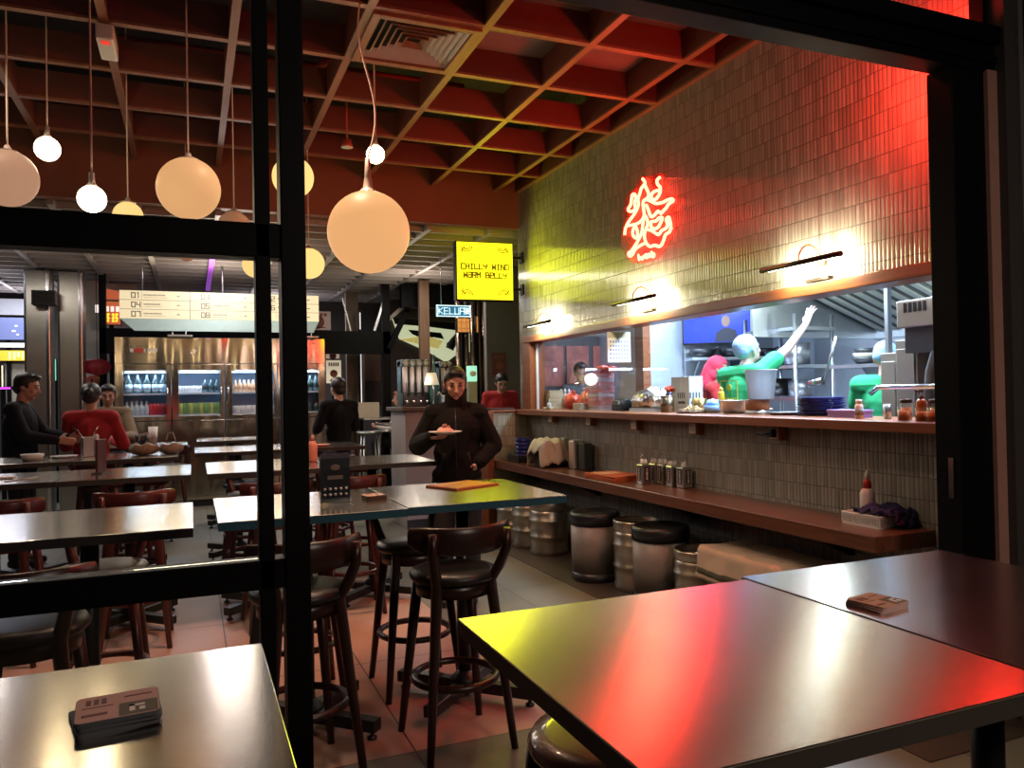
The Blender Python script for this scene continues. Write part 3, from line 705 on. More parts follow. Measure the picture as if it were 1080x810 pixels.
# items standing on the counter, far end first
def at_counter(px, py): p = atZ(px, py, CZ); return p
def cup_prof(r0, r1, h, th=0.005): return [(0.0, 0.0), (r0, 0.0), (r1, h), (r1 - th, h), (r0 - th, th), (0.0, th)]
p = Vector((3.33, 7.74, CZ)); t = tag(MB().bb((-0.12, -0.15, 0), (0.14, 0.15, 0.02)).bb((-0.12, -0.15, 0.02), (-0.108, 0.15, 0.08)).bb((-0.12, -0.15, 0.02), (0.14, -0.138, 0.08)).bb((0.128, -0.15, 0.02), (0.14, 0.15, 0.08)).build('bus_tray', BLACKP, None, 0.004, loc=p), 'black tray at the far end of the wooden counter', 'tray')
for k, (dx, dy, nb) in enumerate(((-0.03, -0.05, 5), (0.06, 0.07, 4))):
    for i in range(nb):
        o = MB().lathe(cup_prof(0.045, 0.085, 0.07), n=24).build('navy_bowl', NAVY, None); o.location = (p.x + dx, p.y + dy, CZ + 0.021 + i * 0.042)
        tag(o, 'navy bowl in the %s stack in the black tray on the counter' % ('front taller', 'rear lower')[k], 'bowl', 'navy bowls at the counter end')
for k, (px, py, h) in enumerate(((538, 478, 0.10), (546, 480, 0.085), (531, 476, 0.06))):
    q = at_counter(px, py); o = MB().lathe(cup_prof(0.022, 0.028, h), n=18).build('white_cup', WHITE, None); o.location = (q.x + 0.02, 7.50 - 0.07 * k, CZ)
    tag(o, ('tall slim white cup before the black tray', 'white cup between the taller cup and the towel', 'low white cup nearest the wooden post')[k], 'cup')
# towel thrown over a dark box
q = Vector((3.34, 7.10, CZ)); tag(MB().box((0, 0, 0.11), (0.24, 0.20, 0.22)).build('storage_box', BLACKP, None, 0.012, loc=q), 'black box under the white towel on the counter', 'box')
def towel_fn(w, l, top, drop, seed):
    rn = random.Random(seed); ph = [rn.uniform(0, 6) for _ in range(6)]
    def fn(u, v):
        x = (u - 0.5) * w; y = (v - 0.5) * l
        fold = 0.014 * math.sin(u * 17 + ph[0] + 4 * v) + 0.012 * math.sin(v * 19 + ph[1] + 5 * u) + .006 * math.sin(u * 41 + v * 23)
        ex = max(0, abs(y) - l * 0.25); z = top + fold - drop * (ex / (l * 0.25)) ** 1.3
        ey = max(0, abs(x) - w * 0.33); z -= drop * 0.5 * (ey / (w * 0.17)) ** 1.5
        yy = math.copysign(min(abs(y), l * 0.25) + ex * 0.28, y)
        return Vector((x * (1 - 0.12 * ex / l) + fold * 0.6, yy + fold * 0.7, max(z, 0.008)))
    return fn
tag(MB().grid(towel_fn(0.36, 0.52, 0.262, 0.215, 3), 26, 30).build('white_towel', TOWEL, None, thick=0.008, loc=q), 'crumpled white towel thrown over the black box on the counter', 'towel')
for k, (px, py, w, lb) in enumerate(((594, 491, 0.085, 'steel napkin canister next to the white towel'), (606, 495, 0.11, 'wide steel napkin canister nearest the orange menus'))):
    c = atZ(px, py, CZ); t = thing('napkin_canister', lb, 'canister', (c.x + 0.045, c.y + 0.05, CZ), 0, 'steel canisters on the counter')
    h = 0.275
    MB().bb((-w / 2, -0.055, 0), (w / 2, 0.055, h)).build('body', steel_mat('satin_steel', (.78, .72, .64), .42, 0), t, bev=0.010, seg=3)
    MB().bb((-w / 2 + 0.008, -0.047, h), (w / 2 - 0.008, 0.047, h + 0.006)).build('napkins', PAPER, t, bev=0.002)
c = atZ(617, 497, CZ); tag(MB().box((0, 0, 0.13), (0.09, 0.13, 0.26)).build('black_caddy', mat('dark_green', (0.03, 0.035, 0.025), 0.5), None, 0.01, loc=(3.475, c.y + 0.10, CZ)), 'dark box standing behind the steel canisters against the wall', 'box')
# menus
for k, (px, py, rz, dz, m, lb, nm) in enumerate(((650, 494, 0.35, 0.004, PAPER, 'open white sheets lying beside the canisters', 'paper_sheet'), (634, 500, -0.25, 0.003, PAPER, 'small white sheet at the counter edge by the orange menus', 'paper_sheet'))):
    c = atZ(px, py, CZ); o = MB().grid(lambda u, v: Vector(((u - 0.5) * 0.26, (v - 0.5) * 0.30, 0.006 * math.sin(3 * u + 2 * v) + 0.008)), 6, 6).build(nm, m, None, thick=0.003, loc=(c.x, c.y, CZ + dz)); o.rotation_euler.z = rz
    o.scale = (1, 1, 1) if k == 0 else (0.4, 0.5, 1); tag(o, lb, 'paper')
c0 = atZ(648, 503, CZ)
for k in range(6):
    t = thing('menu_card', 'orange menu at the %s of the stack on the counter' % ('bottom', 'second from the bottom', 'third from the bottom', 'third from the top', 'second from the top', 'top')[k], 'menu', (3.33, 5.78 + 0.004 * math.sin(k * 2), CZ + 0.001 + k * 0.0075), 0.12 + 0.05 * math.sin(k * 2.3), 'orange menus stacked on the counter')
    MB().bb((-0.16, -0.22, 0), (0.16, 0.22, 0.006)).build('cover', ORANGE_P, t)
    if k == 5:
        MB().bb((-0.12, 0.02, 0.006), (0.10, 0.17, 0.0068)).build('printed_panel', mat('pale_print', (0.72, 0.42, 0.28), 0.6), t); MB().bb((-0.12, -0.17, 0.006), (0.12, -0.03, 0.0068)).build('printed_panel', mat('dark_orange', (0.5, 0.09, 0.03), 0.5), t)
# five cutlery holders with napkins and cutlery
for k, (px, py) in enumerate(((678, 511.5), (691, 510.5), (700, 511.5), (709.5, 514), (721, 515.5))):
    c = atZ(px, py, CZ); x = c.x + 0.04; y = c.y + 0.045
    nth = ('first', 'second', 'middle', 'fourth', 'last')[k]
    t = thing('cutlery_holder', '%s steel cutlery holder in the row, counted from the orange menus' % nth, 'cutlery holder', (x, y, CZ), 0.1 * math.sin(k * 2), 'cutlery holders on the counter')
    m = MB(); m.box((0, 0, 0.08), (0.088, 0.088, 0.16)); m.build('body', STEEL, t, bev=0.008, seg=3)
    b_ = MB().box((-0.0452, 0, 0.085), (0.002, 0.045, 0.11)).box((0, -0.0452, 0.085), (0.045, 0.002, 0.11)); b_.build('label_strip', mat('dark_label', (0.06, 0.03, 0.02), 0.5), t)
    d_ = MB()
    for i in range(6): d_.box((-0.0464, 0, 0.045 + i * 0.016), (0.001, 0.018, 0.007)); d_.box((0, -0.0464, 0.045 + i * 0.016), (0.018, 0.001, 0.007))
    d_.build('label_print', PAPER, t)
    rn = random.Random(k); nk = MB()
    for i in range(5):
        a = rn.uniform(-0.025, 0.025); b = rn.uniform(-0.025, 0.025)
        nk.lathe([(0.016, 0.155), (0.014, 0.175), (0.004, 0.195 + 0.01 * rn.random()), (0.0, 0.196)], (a, b, 0), 7)
    nk.build('napkins', PAPER, t)
    for i in range(3):
        a = rn.uniform(-0.03, 0.03); b = rn.uniform(-0.03, 0.03); l = rn.uniform(0.20, 0.245); sl = (rn.uniform(-0.03, 0.03), rn.uniform(-0.02, 0.02))
        o = MB().tube([(0, 0, 0.145), (sl[0] * 0.6, sl[1] * 0.6, l - 0.02), (sl[0], sl[1], l)], [0.003, 0.0035, 0.006], 6, flat=0.4).build('spoon', CHROME, None, loc=(x + a, y + b, CZ))
        tag(o, 'spoon handle sticking up from the %s cutlery holder on the counter' % nth, 'spoon', 'spoons in the cutlery holders')
# sanitizer bottle, basket and cloth at the near end
c = atZ(906, 545, CZ); t = thing('spray_bottle', 'white squeeze bottle with red collar standing behind the basket', 'bottle', (3.44, 3.20, CZ)); t.scale = (1, 1, 1.10)
MB().lathe([(0.0, 0), (0.036, 0), (0.040, 0.006), (0.040, 0.145), (0.030, 0.165), (0.016, 0.172), (0.0, 0.172)], n=28).build('body', WHITE, t)
MB().lathe([(0.0, 0.170), (0.022, 0.170), (0.022, 0.20), (0.018, 0.214), (0.0, 0.216)], n=20).build('collar', REDC, t)
MB().lathe([(0.0, 0.214), (0.013, 0.214), (0.011, 0.245), (0.004, 0.262), (0.0, 0.263)], n=16).build('nozzle', WHITE, t)
MB().box((-0.036, -0.018, 0.06), (0.004, 0.05, 0.008), (0, 0, 0.46)).build('printed_line', mat('olive_ink', (0.25, 0.24, 0.10), 0.5), t)
t = thing('plastic_basket', 'small white slotted basket at the near end of the counter', 'basket', (3.41, 3.13, CZ), 0.0)
bw, bl, bh = 0.10, 0.125, 0.062
m = MB(); m.bb((-bw, -bl, 0), (bw, bl, 0.004))
for s in (-1, 1):
    for z0, z1 in ((0, 0.012), (0.050, bh)):
        m.bb((s * bw - 0.003, -bl, z0), (s * bw + 0.003, bl, z1)); m.bb((-bw, s * bl - 0.003, z0), (bw, s * bl + 0.003, z1))
    for k in range(15): m.bb((s * bw - 0.002, -bl + k * 2 * bl / 14 - 0.005, 0.01), (s * bw + 0.002, -bl + k * 2 * bl / 14 + 0.005, 0.052))
    for k in range(12): m.bb((-bw + k * 2 * bw / 11 - 0.005, s * bl - 0.002, 0.01), (-bw + k * 2 * bw / 11 + 0.005, s * bl + 0.002, 0.052))
    for z in (0.022, 0.036):
        m.bb((s * bw - 0.002, -bl, z), (s * bw + 0.002, bl, z + 0.004)); m.bb((-bw, s * bl - 0.002, z), (bw, s * bl + 0.002, z + 0.004))
m.build('basket_body', WHITE, t)
rm = MB()
for s in (-1, 1): rm.tube([(s * bw, -bl, bh), (s * bw, bl, bh)], 0.006, 6); rm.tube([(-bw, s * bl, bh), (bw, s * bl, bh)], 0.006, 6)
rm.build('rim', WHITE, t)
rn = random.Random(4); ph = [rn.uniform(0, 6) for _ in range(4)]
def cl(u, v):
    x = (u - 0.5) * 0.26; y = (v - 0.5) * 0.22; b = 0.022 * math.sin(u * 13 + ph[0] + v * 4) * math.sin(v * 11 + ph[1]) + 0.010 * math.sin(u * 23 + v * 19)
    z = 0.092 - 0.5 * max(0, -0.07 - y) - 1.1 * max(0, x - 0.085) + b - 0.3 * max(0, abs(y) - 0.06)
    return Vector((x + b * 0.5, y, max(z, 0.068)))
tag(MB().grid(cl, 24, 22).build('navy_cloth', NAVY_CLOTH, None, thick=0.006, loc=(3.44, 3.09, CZ)), 'crumpled navy blue cloth heaped in the white basket', 'cloth')
def cl2(u, v):
    b = 0.008 * math.sin(u * 15 + v * 9) + 0.006 * math.sin(v * 21)
    return Vector(((u - 0.5) * 0.15 + 0.01 * math.sin(v * 6), -0.02 - v * 0.05 + b, 0.09 + 0.01 * math.sin(u * 9) - 0.082 * v ** 1.2 + b * 0.4))
tag(MB().grid(cl2, 16, 12).build('navy_cloth', NAVY_CLOTH, None, thick=0.006, loc=(3.46, 3.015, CZ)), 'second navy cloth hanging over the near side of the basket', 'cloth')

# ---------------------------------------------------------------- kegs, bins and the covered box under the counter
KEG = steel_mat('keg_steel', (0.50, 0.45, 0.38), 0.36, 0.3, (0, 0, 1), 2)
def keg(x, y, r, h, label):
    t = thing('beer_keg', label, 'keg', (x, y, 0), 0, 'steel kegs under the counter')
    k = h / 0.53
    pr = [(0.0, 0.02), (r * 0.80, 0.02), (r * 0.86, 0.0), (r * 0.97, 0.0), (r * 0.97, 0.05 * k), (r * 0.93, 0.07 * k), (r * 0.955, 0.13 * k), (r * 0.955, 0.17 * k), (r * 1.0, 0.18 * k), (r * 1.0, 0.195 * k), (r * 0.955, 0.205 * k),
          (r * 0.955, 0.33 * k), (r * 1.0, 0.34 * k), (r * 1.0, 0.355 * k), (r * 0.955, 0.365 * k), (r * 0.95, 0.42 * k), (r * 0.91, 0.455 * k), (r * 0.55, 0.475 * k), (0.0, 0.48 * k)]
    MB().lathe(pr, n=36).build('barrel', KEG, t)
    MB().lathe([(r * 0.90, 0.44 * k), (r * 0.96, 0.46 * k), (r * 0.97, h - 0.01), (r * 0.955, h), (r * 0.92, h), (r * 0.91, h - 0.012), (r * 0.88, 0.455 * k)], n=36).build('top_chime', KEG, t)
    MB().lathe([(0.0, 0.475 * k), (0.04, 0.475 * k), (0.04, 0.50 * k), (0.028, 0.51 * k), (0.0, 0.51 * k)], n=16).build('valve', CHROME, t)
keg(3.17, 6.78, 0.19, 0.50, 'nearest of the three kegs grouped beyond the table corner')
keg(3.15, 7.18, 0.19, 0.50, 'middle of the three kegs grouped beyond the table corner')
keg(3.14, 7.58, 0.19, 0.50, 'farthest of the three kegs, partly hidden by the others')
keg(3.21, 5.25, 0.185, 0.54, 'keg squeezed between the two black lidded bins')
keg(3.23, 4.46, 0.18, 0.45, 'low keg between the near bin and the covered box')
def bin_(x, y, r, h, label):
    t = thing('lidded_bin', label, 'bin', (x, y, 0), 0, 'grey bins with black lids')
    MB().lathe([(0.0, 0.06), (r * 0.97, 0.06), (r, h - 0.09), (0.0, h - 0.09)], n=36).build('body', mat('bin_grey', (0.20, 0.175, 0.155), 0.45), t)
    MB().lathe([(0.0, 0.0), (r * 0.93, 0.0), (r * 0.975, 0.015), (r * 0.975, 0.075), (0.0, 0.075)], n=36).build('base_ring', BLACKP, t)
    MB().lathe([(r * 0.99, h - 0.10), (r * 1.03, h - 0.10), (r * 1.04, h - 0.02), (r * 0.98, h), (r * 0.88, h - 0.005), (r * 0.85, h - 0.02), (0.0, h - 0.015)], n=36).build('lid', BLACKP, t)
bin_(3.07, 5.67, 0.20, 0.56, 'grey bin with black lid, farther of the two')
bin_(3.17, 4.85, 0.205, 0.56, 'grey bin with black lid, nearer of the two beside the low keg')
t = thing('carton', 'brown box under the counter covered by a striped cloth', 'box', (3.30, 3.85, 0))
MB().bb((-0.20, -0.36, 0.0), (0.20, 0.36, 0.50)).build('box_body', mat('carton_brown', (0.30, 0.20, 0.14), 0.8), t, bev=0.006)
MB().bb((-0.205, -0.37, 0.30), (0.205, 0.37, 0.34)).build('dark_band', BLACKP, t)
t = thing('striped_cloth', 'tan cloth with a dark stripe draped over the box under the counter', 'cloth', (3.30, 3.85, 0))
def drape(u, v, e=0.0):
    # hangs down the room side and the near end of the box
    s = u * 0.62; y = (v - 0.5) * 0.80
    f = 0.010 * math.sin(v * 15) + 0.006 * math.sin(v * 37 + u * 5) + 0.006 * math.sin(u * 12)
    if s < 0.42: x, z = 0.20 - s, 0.512 + 0.5 * abs(f)
    else: x, z = -0.218 - 0.2 * (s - 0.42) - abs(f) * 0.7, 0.512 - (s - 0.42) * 0.95
    if y < -0.37: z -= (-0.37 - y) * 0.9; y = -0.375
    return Vector((x, y + f * 0.3, z + f * 0.2))
MB().grid(drape, 30, 40).build('cloth', TOWEL_D, t, thick=0.006)
MB().grid(lambda u, v: drape(0.875 + 0.055 * u, 0.02 + 0.96 * v) + Vector((-0.011, 0, -0.004)), 3, 40).build('stripe', STRIPE, t, thick=0.003)

# ---------------------------------------------------------------- things lying on the bar tables
PINK = mat('coaster_pink', (0.58, 0.36, 0.31), 0.75, var=0.1); OLIVE = mat('coaster_olive', (0.10, 0.09, 0.05), 0.7); SLATE = mat('coaster_slate', (0.07, 0.075, 0.085), 0.6)
def rounded(w, l, r, n=5):
    P = []
    for cx, cy, a0 in ((w / 2 - r, l / 2 - r, 0), (-w / 2 + r, l / 2 - r, 90), (-w / 2 + r, -l / 2 + r, 180), (w / 2 - r, -l / 2 + r, 270)):
        for k in range(n): a = math.radians(a0 + 90 * k / (n - 1)); P.append((cx + r * math.cos(a), cy + r * math.sin(a)))
    return P
XY = Matrix(((1, 0, 0), (0, 0, 1), (0, 1, 0)))   # prism drawn flat on the table
def coaster(x, y, z, rz, w, l, h, edge, top, label, group, marks=True):
    t = thing('coaster', label, 'coaster', (x, y, z), rz, group)
    MB().prism(rounded(w, l, 0.010), h, XY).build('board', edge, t)
    if marks:
        e = 0.0007
        MB().prism(rounded(w - 0.002, l - 0.002, 0.009), e, Matrix.Translation((0, 0, h)).to_3x3() @ XY).build('face', top, t, loc=(0, 0, h))
        a = MB().bb((0.002, -l / 2 + 0.004, h + e), (w / 2 - 0.003, 0.0, h + e + 0.0006)); a.build('dark_quarter', OLIVE, t)
        k = MB(); k.bb((0.016, -l * 0.36, h + e + 0.0006), (0.024, -l * 0.12, h + e + 0.001)); k.bb((0.016, -l * 0.12, h + e + 0.0006), (0.038, -l * 0.19, h + e + 0.001)); k.bb((0.030, -l * 0.36, h + e + 0.0006), (0.038, -l * 0.25, h + e + 0.001)); k.build('mark', PAPER, t)
        k = MB()
        for i in range(3): k.bb((-w * 0.38 + i * 0.011, l * 0.14, h + e), (-w * 0.38 + 0.007 + i * 0.011, l * 0.34, h + e + 0.0006))
        k.bb((-w * 0.42, l * 0.02, h + e), (w * -0.05, l * 0.035, h + e + 0.0006)); k.bb((w * 0.08, l * 0.25, h + e), (w * 0.42, l * 0.29, h + e + 0.0006)); k.bb((-w * 0.42, -l * 0.30, h + e), (-w * 0.12, -l * 0.22, h + e + 0.0006)); k.build('print', mat('coaster_ink', (0.16, 0.06, 0.05), 0.7), t)
    return t
cs = atZ(125, 757, TZ)
for k in range(3):
    coaster(cs.x + (-0.006 if k == 0 else 0.002 * math.sin(k * 3)), cs.y + 0.002 * math.cos(k * 5), TZ + k * 0.0072, 0.10 + (0.12 if k == 0 else 0.03 * math.sin(k * 2)), 0.118, 0.110, 0.0066, SLATE, PINK,
            ('bottom slate coaster sticking out under the stack on the front left table', 'middle coaster of the front left stack', 'pink and olive top coaster of the front left stack')[k], 'coasters on the front left table', k == 2)
cs = atZ(927, 642, TZ)
for k in range(3):
    coaster(cs.x + .014 + 0.002 * k, cs.y + .02, TZ + k * 0.0042, 0.10 + 0.04 * k, 0.098, 0.098, 0.0038, PINK, mat('coaster_tan', (0.42, 0.25, 0.17), 0.75),
            ('bottom coaster of the flat stack on the bluish right table', 'middle coaster of the flat stack on the bluish right table', 'top coaster with dark quarters on the bluish right table')[k], 'coasters on the right table', k == 2)
cs = atZ(396, 528, TZ)
for k in range(4):
    coaster(cs.x, cs.y + 0.03, TZ + k * 0.0062, 0.08 + 0.02 * k, 0.10, 0.095, 0.0056, mat('coaster_brown', (0.13, 0.075, 0.05), 0.7), PINK,
            ('bottom', 'second', 'third', 'top')[k] + ' coaster of the small stack beside the acrylic menu stand', 'coasters beside the menu stand', k == 3)
c = atZ(355, 534, TZ); t = thing('menu_stand', 'clear acrylic stand with a dark drinks card on the table behind the upright', 'menu stand', (c.x, c.y + 0.03, TZ), 0.02)
MB().bb((-0.075, -0.045, 0), (0.075, 0.045, 0.012)).build('foot', CLEAR, t, bev=0.002)
m = MB(); m.bb((-0.072, -0.006, 0.012), (0.072, -0.003, 0.25)); m.bb((-0.072, 0.003, 0.012), (0.072, 0.006, 0.25)); m.build('sleeve', CLEAR, t)
MB().bb((-0.066, -0.0025, 0.014), (0.066, 0.0025, 0.215)).build('card', mat('card_dark', (0.018, 0.016, 0.020), 0.5), t)
MB().bb((-0.066, -0.0025, 0.2155), (0.066, 0.0025, 0.238)).build('card_header', mat('card_mauve', (0.22, 0.17, 0.20), 0.6), t)
m = MB()
for r_ in range(2):
    for k in range(5): m.lathe([(0.0, 0), (0.008, 0), (0.0, 0.0004)], (-0.048 + k * 0.024, -0.0068, 0.050 + r_ * 0.026), 8, True, Matrix.Rotation(PI / 2, 3, 'X'))
m.build('printed_icons', PAPER, t); MB().ell((0, -0.0065, 0.175), (0.022, 0.0006, 0.014)).bb((-0.035, -0.0068, 0.12), (0.035, -0.0062, 0.138)).build('printed_picture', mat('card_tan', (0.22, 0.19, 0.15), 0.6), t)
P4 = [atZ(*q, TZ) for q in ((453, 513), (503, 506.5), (523, 513.5), (471, 519.5))]; ce = sum(P4, Vector()) / 4
ux = (P4[1] - P4[0]); t = thing('menu_card', 'large orange and amber menu lying on the table before the man', 'menu', (ce.x, ce.y, TZ), math.atan2(ux.y, ux.x), 'menus lying on the bar tables')
mw, ml = 0.31, 0.25
MB().bb((-mw / 2, -ml / 2, 0), (mw / 2, ml / 2, 0.012)).build('cover', ORANGE_P, t, bev=0.002)
MB().bb((-mw / 2 + 0.018, -ml / 2 + 0.018, 0.012), (mw / 2 - 0.018, ml / 2 - 0.018, 0.0128)).build('printed_panel', ORANGE_Y, t)
MB().bb((-mw / 2 + 0.03, -0.01, 0.0128), (mw / 2 - 0.16, 0.006, 0.0134)).bb((0.02, 0.05, 0.0128), (0.10, 0.056, 0.0134)).build('printed_lines', mat('dark_orange', (0.5, 0.09, 0.03), 0.5), t)
# card holder, canister and small things on the left rows
c = atZ(106, 500, TZ); t = thing('card_holder', 'dark upright card holder seen edge on, on the second left row table', 'card holder', (c.x, c.y + 0.04, TZ), 1.25)
MB().bb((-0.07, -0.035, 0), (0.07, 0.035, 0.010)).build('foot', mat('smoky', (0.10, 0.08, 0.08), 0.25), t); MB().bb((-0.066, -0.008, 0.01), (0.066, 0.008, 0.235)).build('sleeve', mat('maroon_card', (0.08, 0.03, 0.04), 0.35), t, bev=0.002)
c = atZ(94, 481, TZ); t = thing('cutlery_holder', 'steel and pale cutlery canister behind the card holder, before the person in red', 'cutlery holder', (c.x, 7.85, TZ), 0.3, 'cutlery holders on the tables')
MB().box((0, 0, 0.09), (0.10, 0.085, 0.18)).build('body', STEEL, t, bev=0.01); MB().lathe([(0.022, 0.02), (0.022, 0.19), (0.01, 0.20), (0, 0.20)], (0.065, -0.03, 0), 14).build('napkin_roll', PAPER, t)
for k, (dx, sl) in enumerate(((-0.02, -0.10), (0.03, 0.06))):
    o = MB().tube([(0, 0, 0.15), (sl * 0.5, 0, 0.23), (sl, 0, 0.27)], [0.004, 0.004, 0.006], 6).build('spoon', CHROME, None, loc=(c.x + dx, 7.85, TZ)); tag(o, ('spoon leaning left in the canister before the person in red', 'spoon leaning right in the canister before the person in red')[k], 'spoon')
c = atZ(66, 500, TZ)
for k in range(2):
    o = MB().tube([(-0.13, 0, 0.004), (0.13, 0.0, 0.004)], [0.0045, 0.003], 6).build('chopstick', PAPER, None, loc=(-1.02 + 0.012 * k, 5.80 + 0.02 * k, TZ)); o.rotation_euler.z = 1.0 + 0.05 * k; tag(o, ('chopstick lying nearer the card holder', 'chopstick lying farther from the card holder')[k] + ' on the second left row', 'chopstick')
tag(MB().box((0, 0, 0.008), (0.20, 0.10, 0.016)).build('small_tray', WHITE, None, 0.004, loc=(-1.18, 5.95, TZ)), 'small pale tray beside the chopsticks on the left table', 'tray')
c = atZ(330, 487, TZ); t = thing('sauce_bottle', 'pink sauce bottle on the table just right of the black upright', 'bottle', (c.x, c.y, TZ))
MB().lathe([(0.0, 0), (0.034, 0), (0.036, 0.01), (0.036, 0.13), (0.02, 0.16), (0.0, 0.16)], n=20).build('body', mat('pink_bottle', (0.62, 0.20, 0.14), 0.35), t); MB().lathe([(0.0, 0.158), (0.018, 0.158), (0.008, 0.205), (0.0, 0.206)], n=14).build('nozzle', mat('pink_bottle', (0.6, 0.2, 0.14)), t)
# ---------------------------------------------------------------- people
def solid(name, mb, m, parent, voxel=0.008, smooth=4, cut=None):
    # joins overlapping rounded volumes into one continuous skin
    me = mb.mesh(name); o = bpy.data.objects.new(name, me); COL.objects.link(o)
    r = o.modifiers.new('r', 'REMESH'); r.mode = 'VOXEL'; r.voxel_size = voxel; r.use_smooth_shade = True
    s = o.modifiers.new('s', 'SMOOTH'); s.iterations = smooth; s.factor = 0.5
    dg = bpy.context.evaluated_depsgraph_get(); dg.update()
    m2 = bpy.data.meshes.new_from_object(o.evaluated_get(dg)); m2.name = name
    o.modifiers.clear(); o.data = m2; bpy.data.meshes.remove(me)
    m2.materials.clear(); m2.materials.append(m)
    if cut:
        bm = bmesh.new(); bm.from_mesh(m2)
        dead = [f for f in bm.faces if cut(f.calc_center_median())]
        bmesh.ops.delete(bm, geom=dead, context='FACES'); bm.to_mesh(m2); bm.free()
    m2.polygons.foreach_set('use_smooth', [True] * len(m2.polygons))
    o.parent = parent
    return o

STAND = dict(pelvis=(0, 0, .93), waist=(0, 0, 1.09), chest=(0, 0.0, 1.27), neck=(0, .015, 1.45), head=(0, -.015, 1.60),
    hipL=(.09, 0, .89), hipR=(-.09, 0, .89), kneeL=(.10, -.02, .48), kneeR=(-.10, -.02, .48), ankL=(.10, .02, .085), ankR=(-.10, .02, .085),
    shL=(.175, .01, 1.40), shR=(-.175, .01, 1.40), elL=(.225, .04, 1.13), elR=(-.225, .04, 1.13), wrL=(.23, -.05, .89), wrR=(-.23, -.05, .89), pitch=0.0, yaw=0.0)
def seated(seat_z):
    d = dict(STAND); dz = seat_z + 0.09 - .93
    for k in ('pelvis', 'waist', 'chest', 'neck', 'head', 'hipL', 'hipR', 'shL', 'shR', 'elL', 'elR', 'wrL', 'wrR'):
        v = d[k]; d[k] = (v[0], v[1], v[2] + dz)
    for s, k in ((1, 'L'), (-1, 'R')):
        d['hip' + k] = (s * .09, 0, seat_z + .085); d['knee' + k] = (s * .13, -.40, seat_z + .07); d['ank' + k] = (s * .13, -.34, seat_z - .35)
    return d

def hand(mb, w, d, n, side, curl=0.5, spread=0.16, k=1.0):
    # palm, four fingers of unequal length and a thumb that leaves the side of the palm; n is where the palm faces
    w = Vector(w); d = Vector(d).normalized(); n = Vector(n); n = (n - d * n.dot(d)).normalized(); s = d.cross(n) * side
    lens = (0.072, 0.080, 0.075, 0.058)
    for i in range(4):
        off = (1.5 - i) * 0.0195; kn = w + d * (0.092 - 0.006 * abs(i - 1)) * k + s * off * k
        mb.cap(w + d * 0.012 + s * off * 0.55 * k, kn, 0.0155 * k, 0.0115 * k, 8)
        a = (1.5 - i) * spread; dirv = (d * math.cos(a) + s * math.sin(a)).normalized(); p = kn; ang = curl * 0.55
        for j, fr in enumerate((0.45, 0.31, 0.24)):
            q = (dirv * math.cos(ang) + n * math.sin(ang)).normalized(); e = p + q * lens[i] * fr * k
            mb.cap(p, e, (0.0100 - 0.0009 * j) * k, (0.0094 - 0.0010 * j) * k, 8); p = e; ang += curl * 0.75
    b = w + d * 0.024 * k + s * 0.024 * k; t1 = b + (d * 0.55 + s * 0.75 + n * 0.25).normalized() * 0.042 * k; t2 = t1 + (d * 0.85 + s * 0.25 + n * (0.2 + curl * 0.5)).normalized() * 0.030 * k
    mb.cap(b, t1, 0.0145 * k, 0.0115 * k, 8); mb.cap(t1, t2, 0.011 * k, 0.009 * k, 8)
    return mb

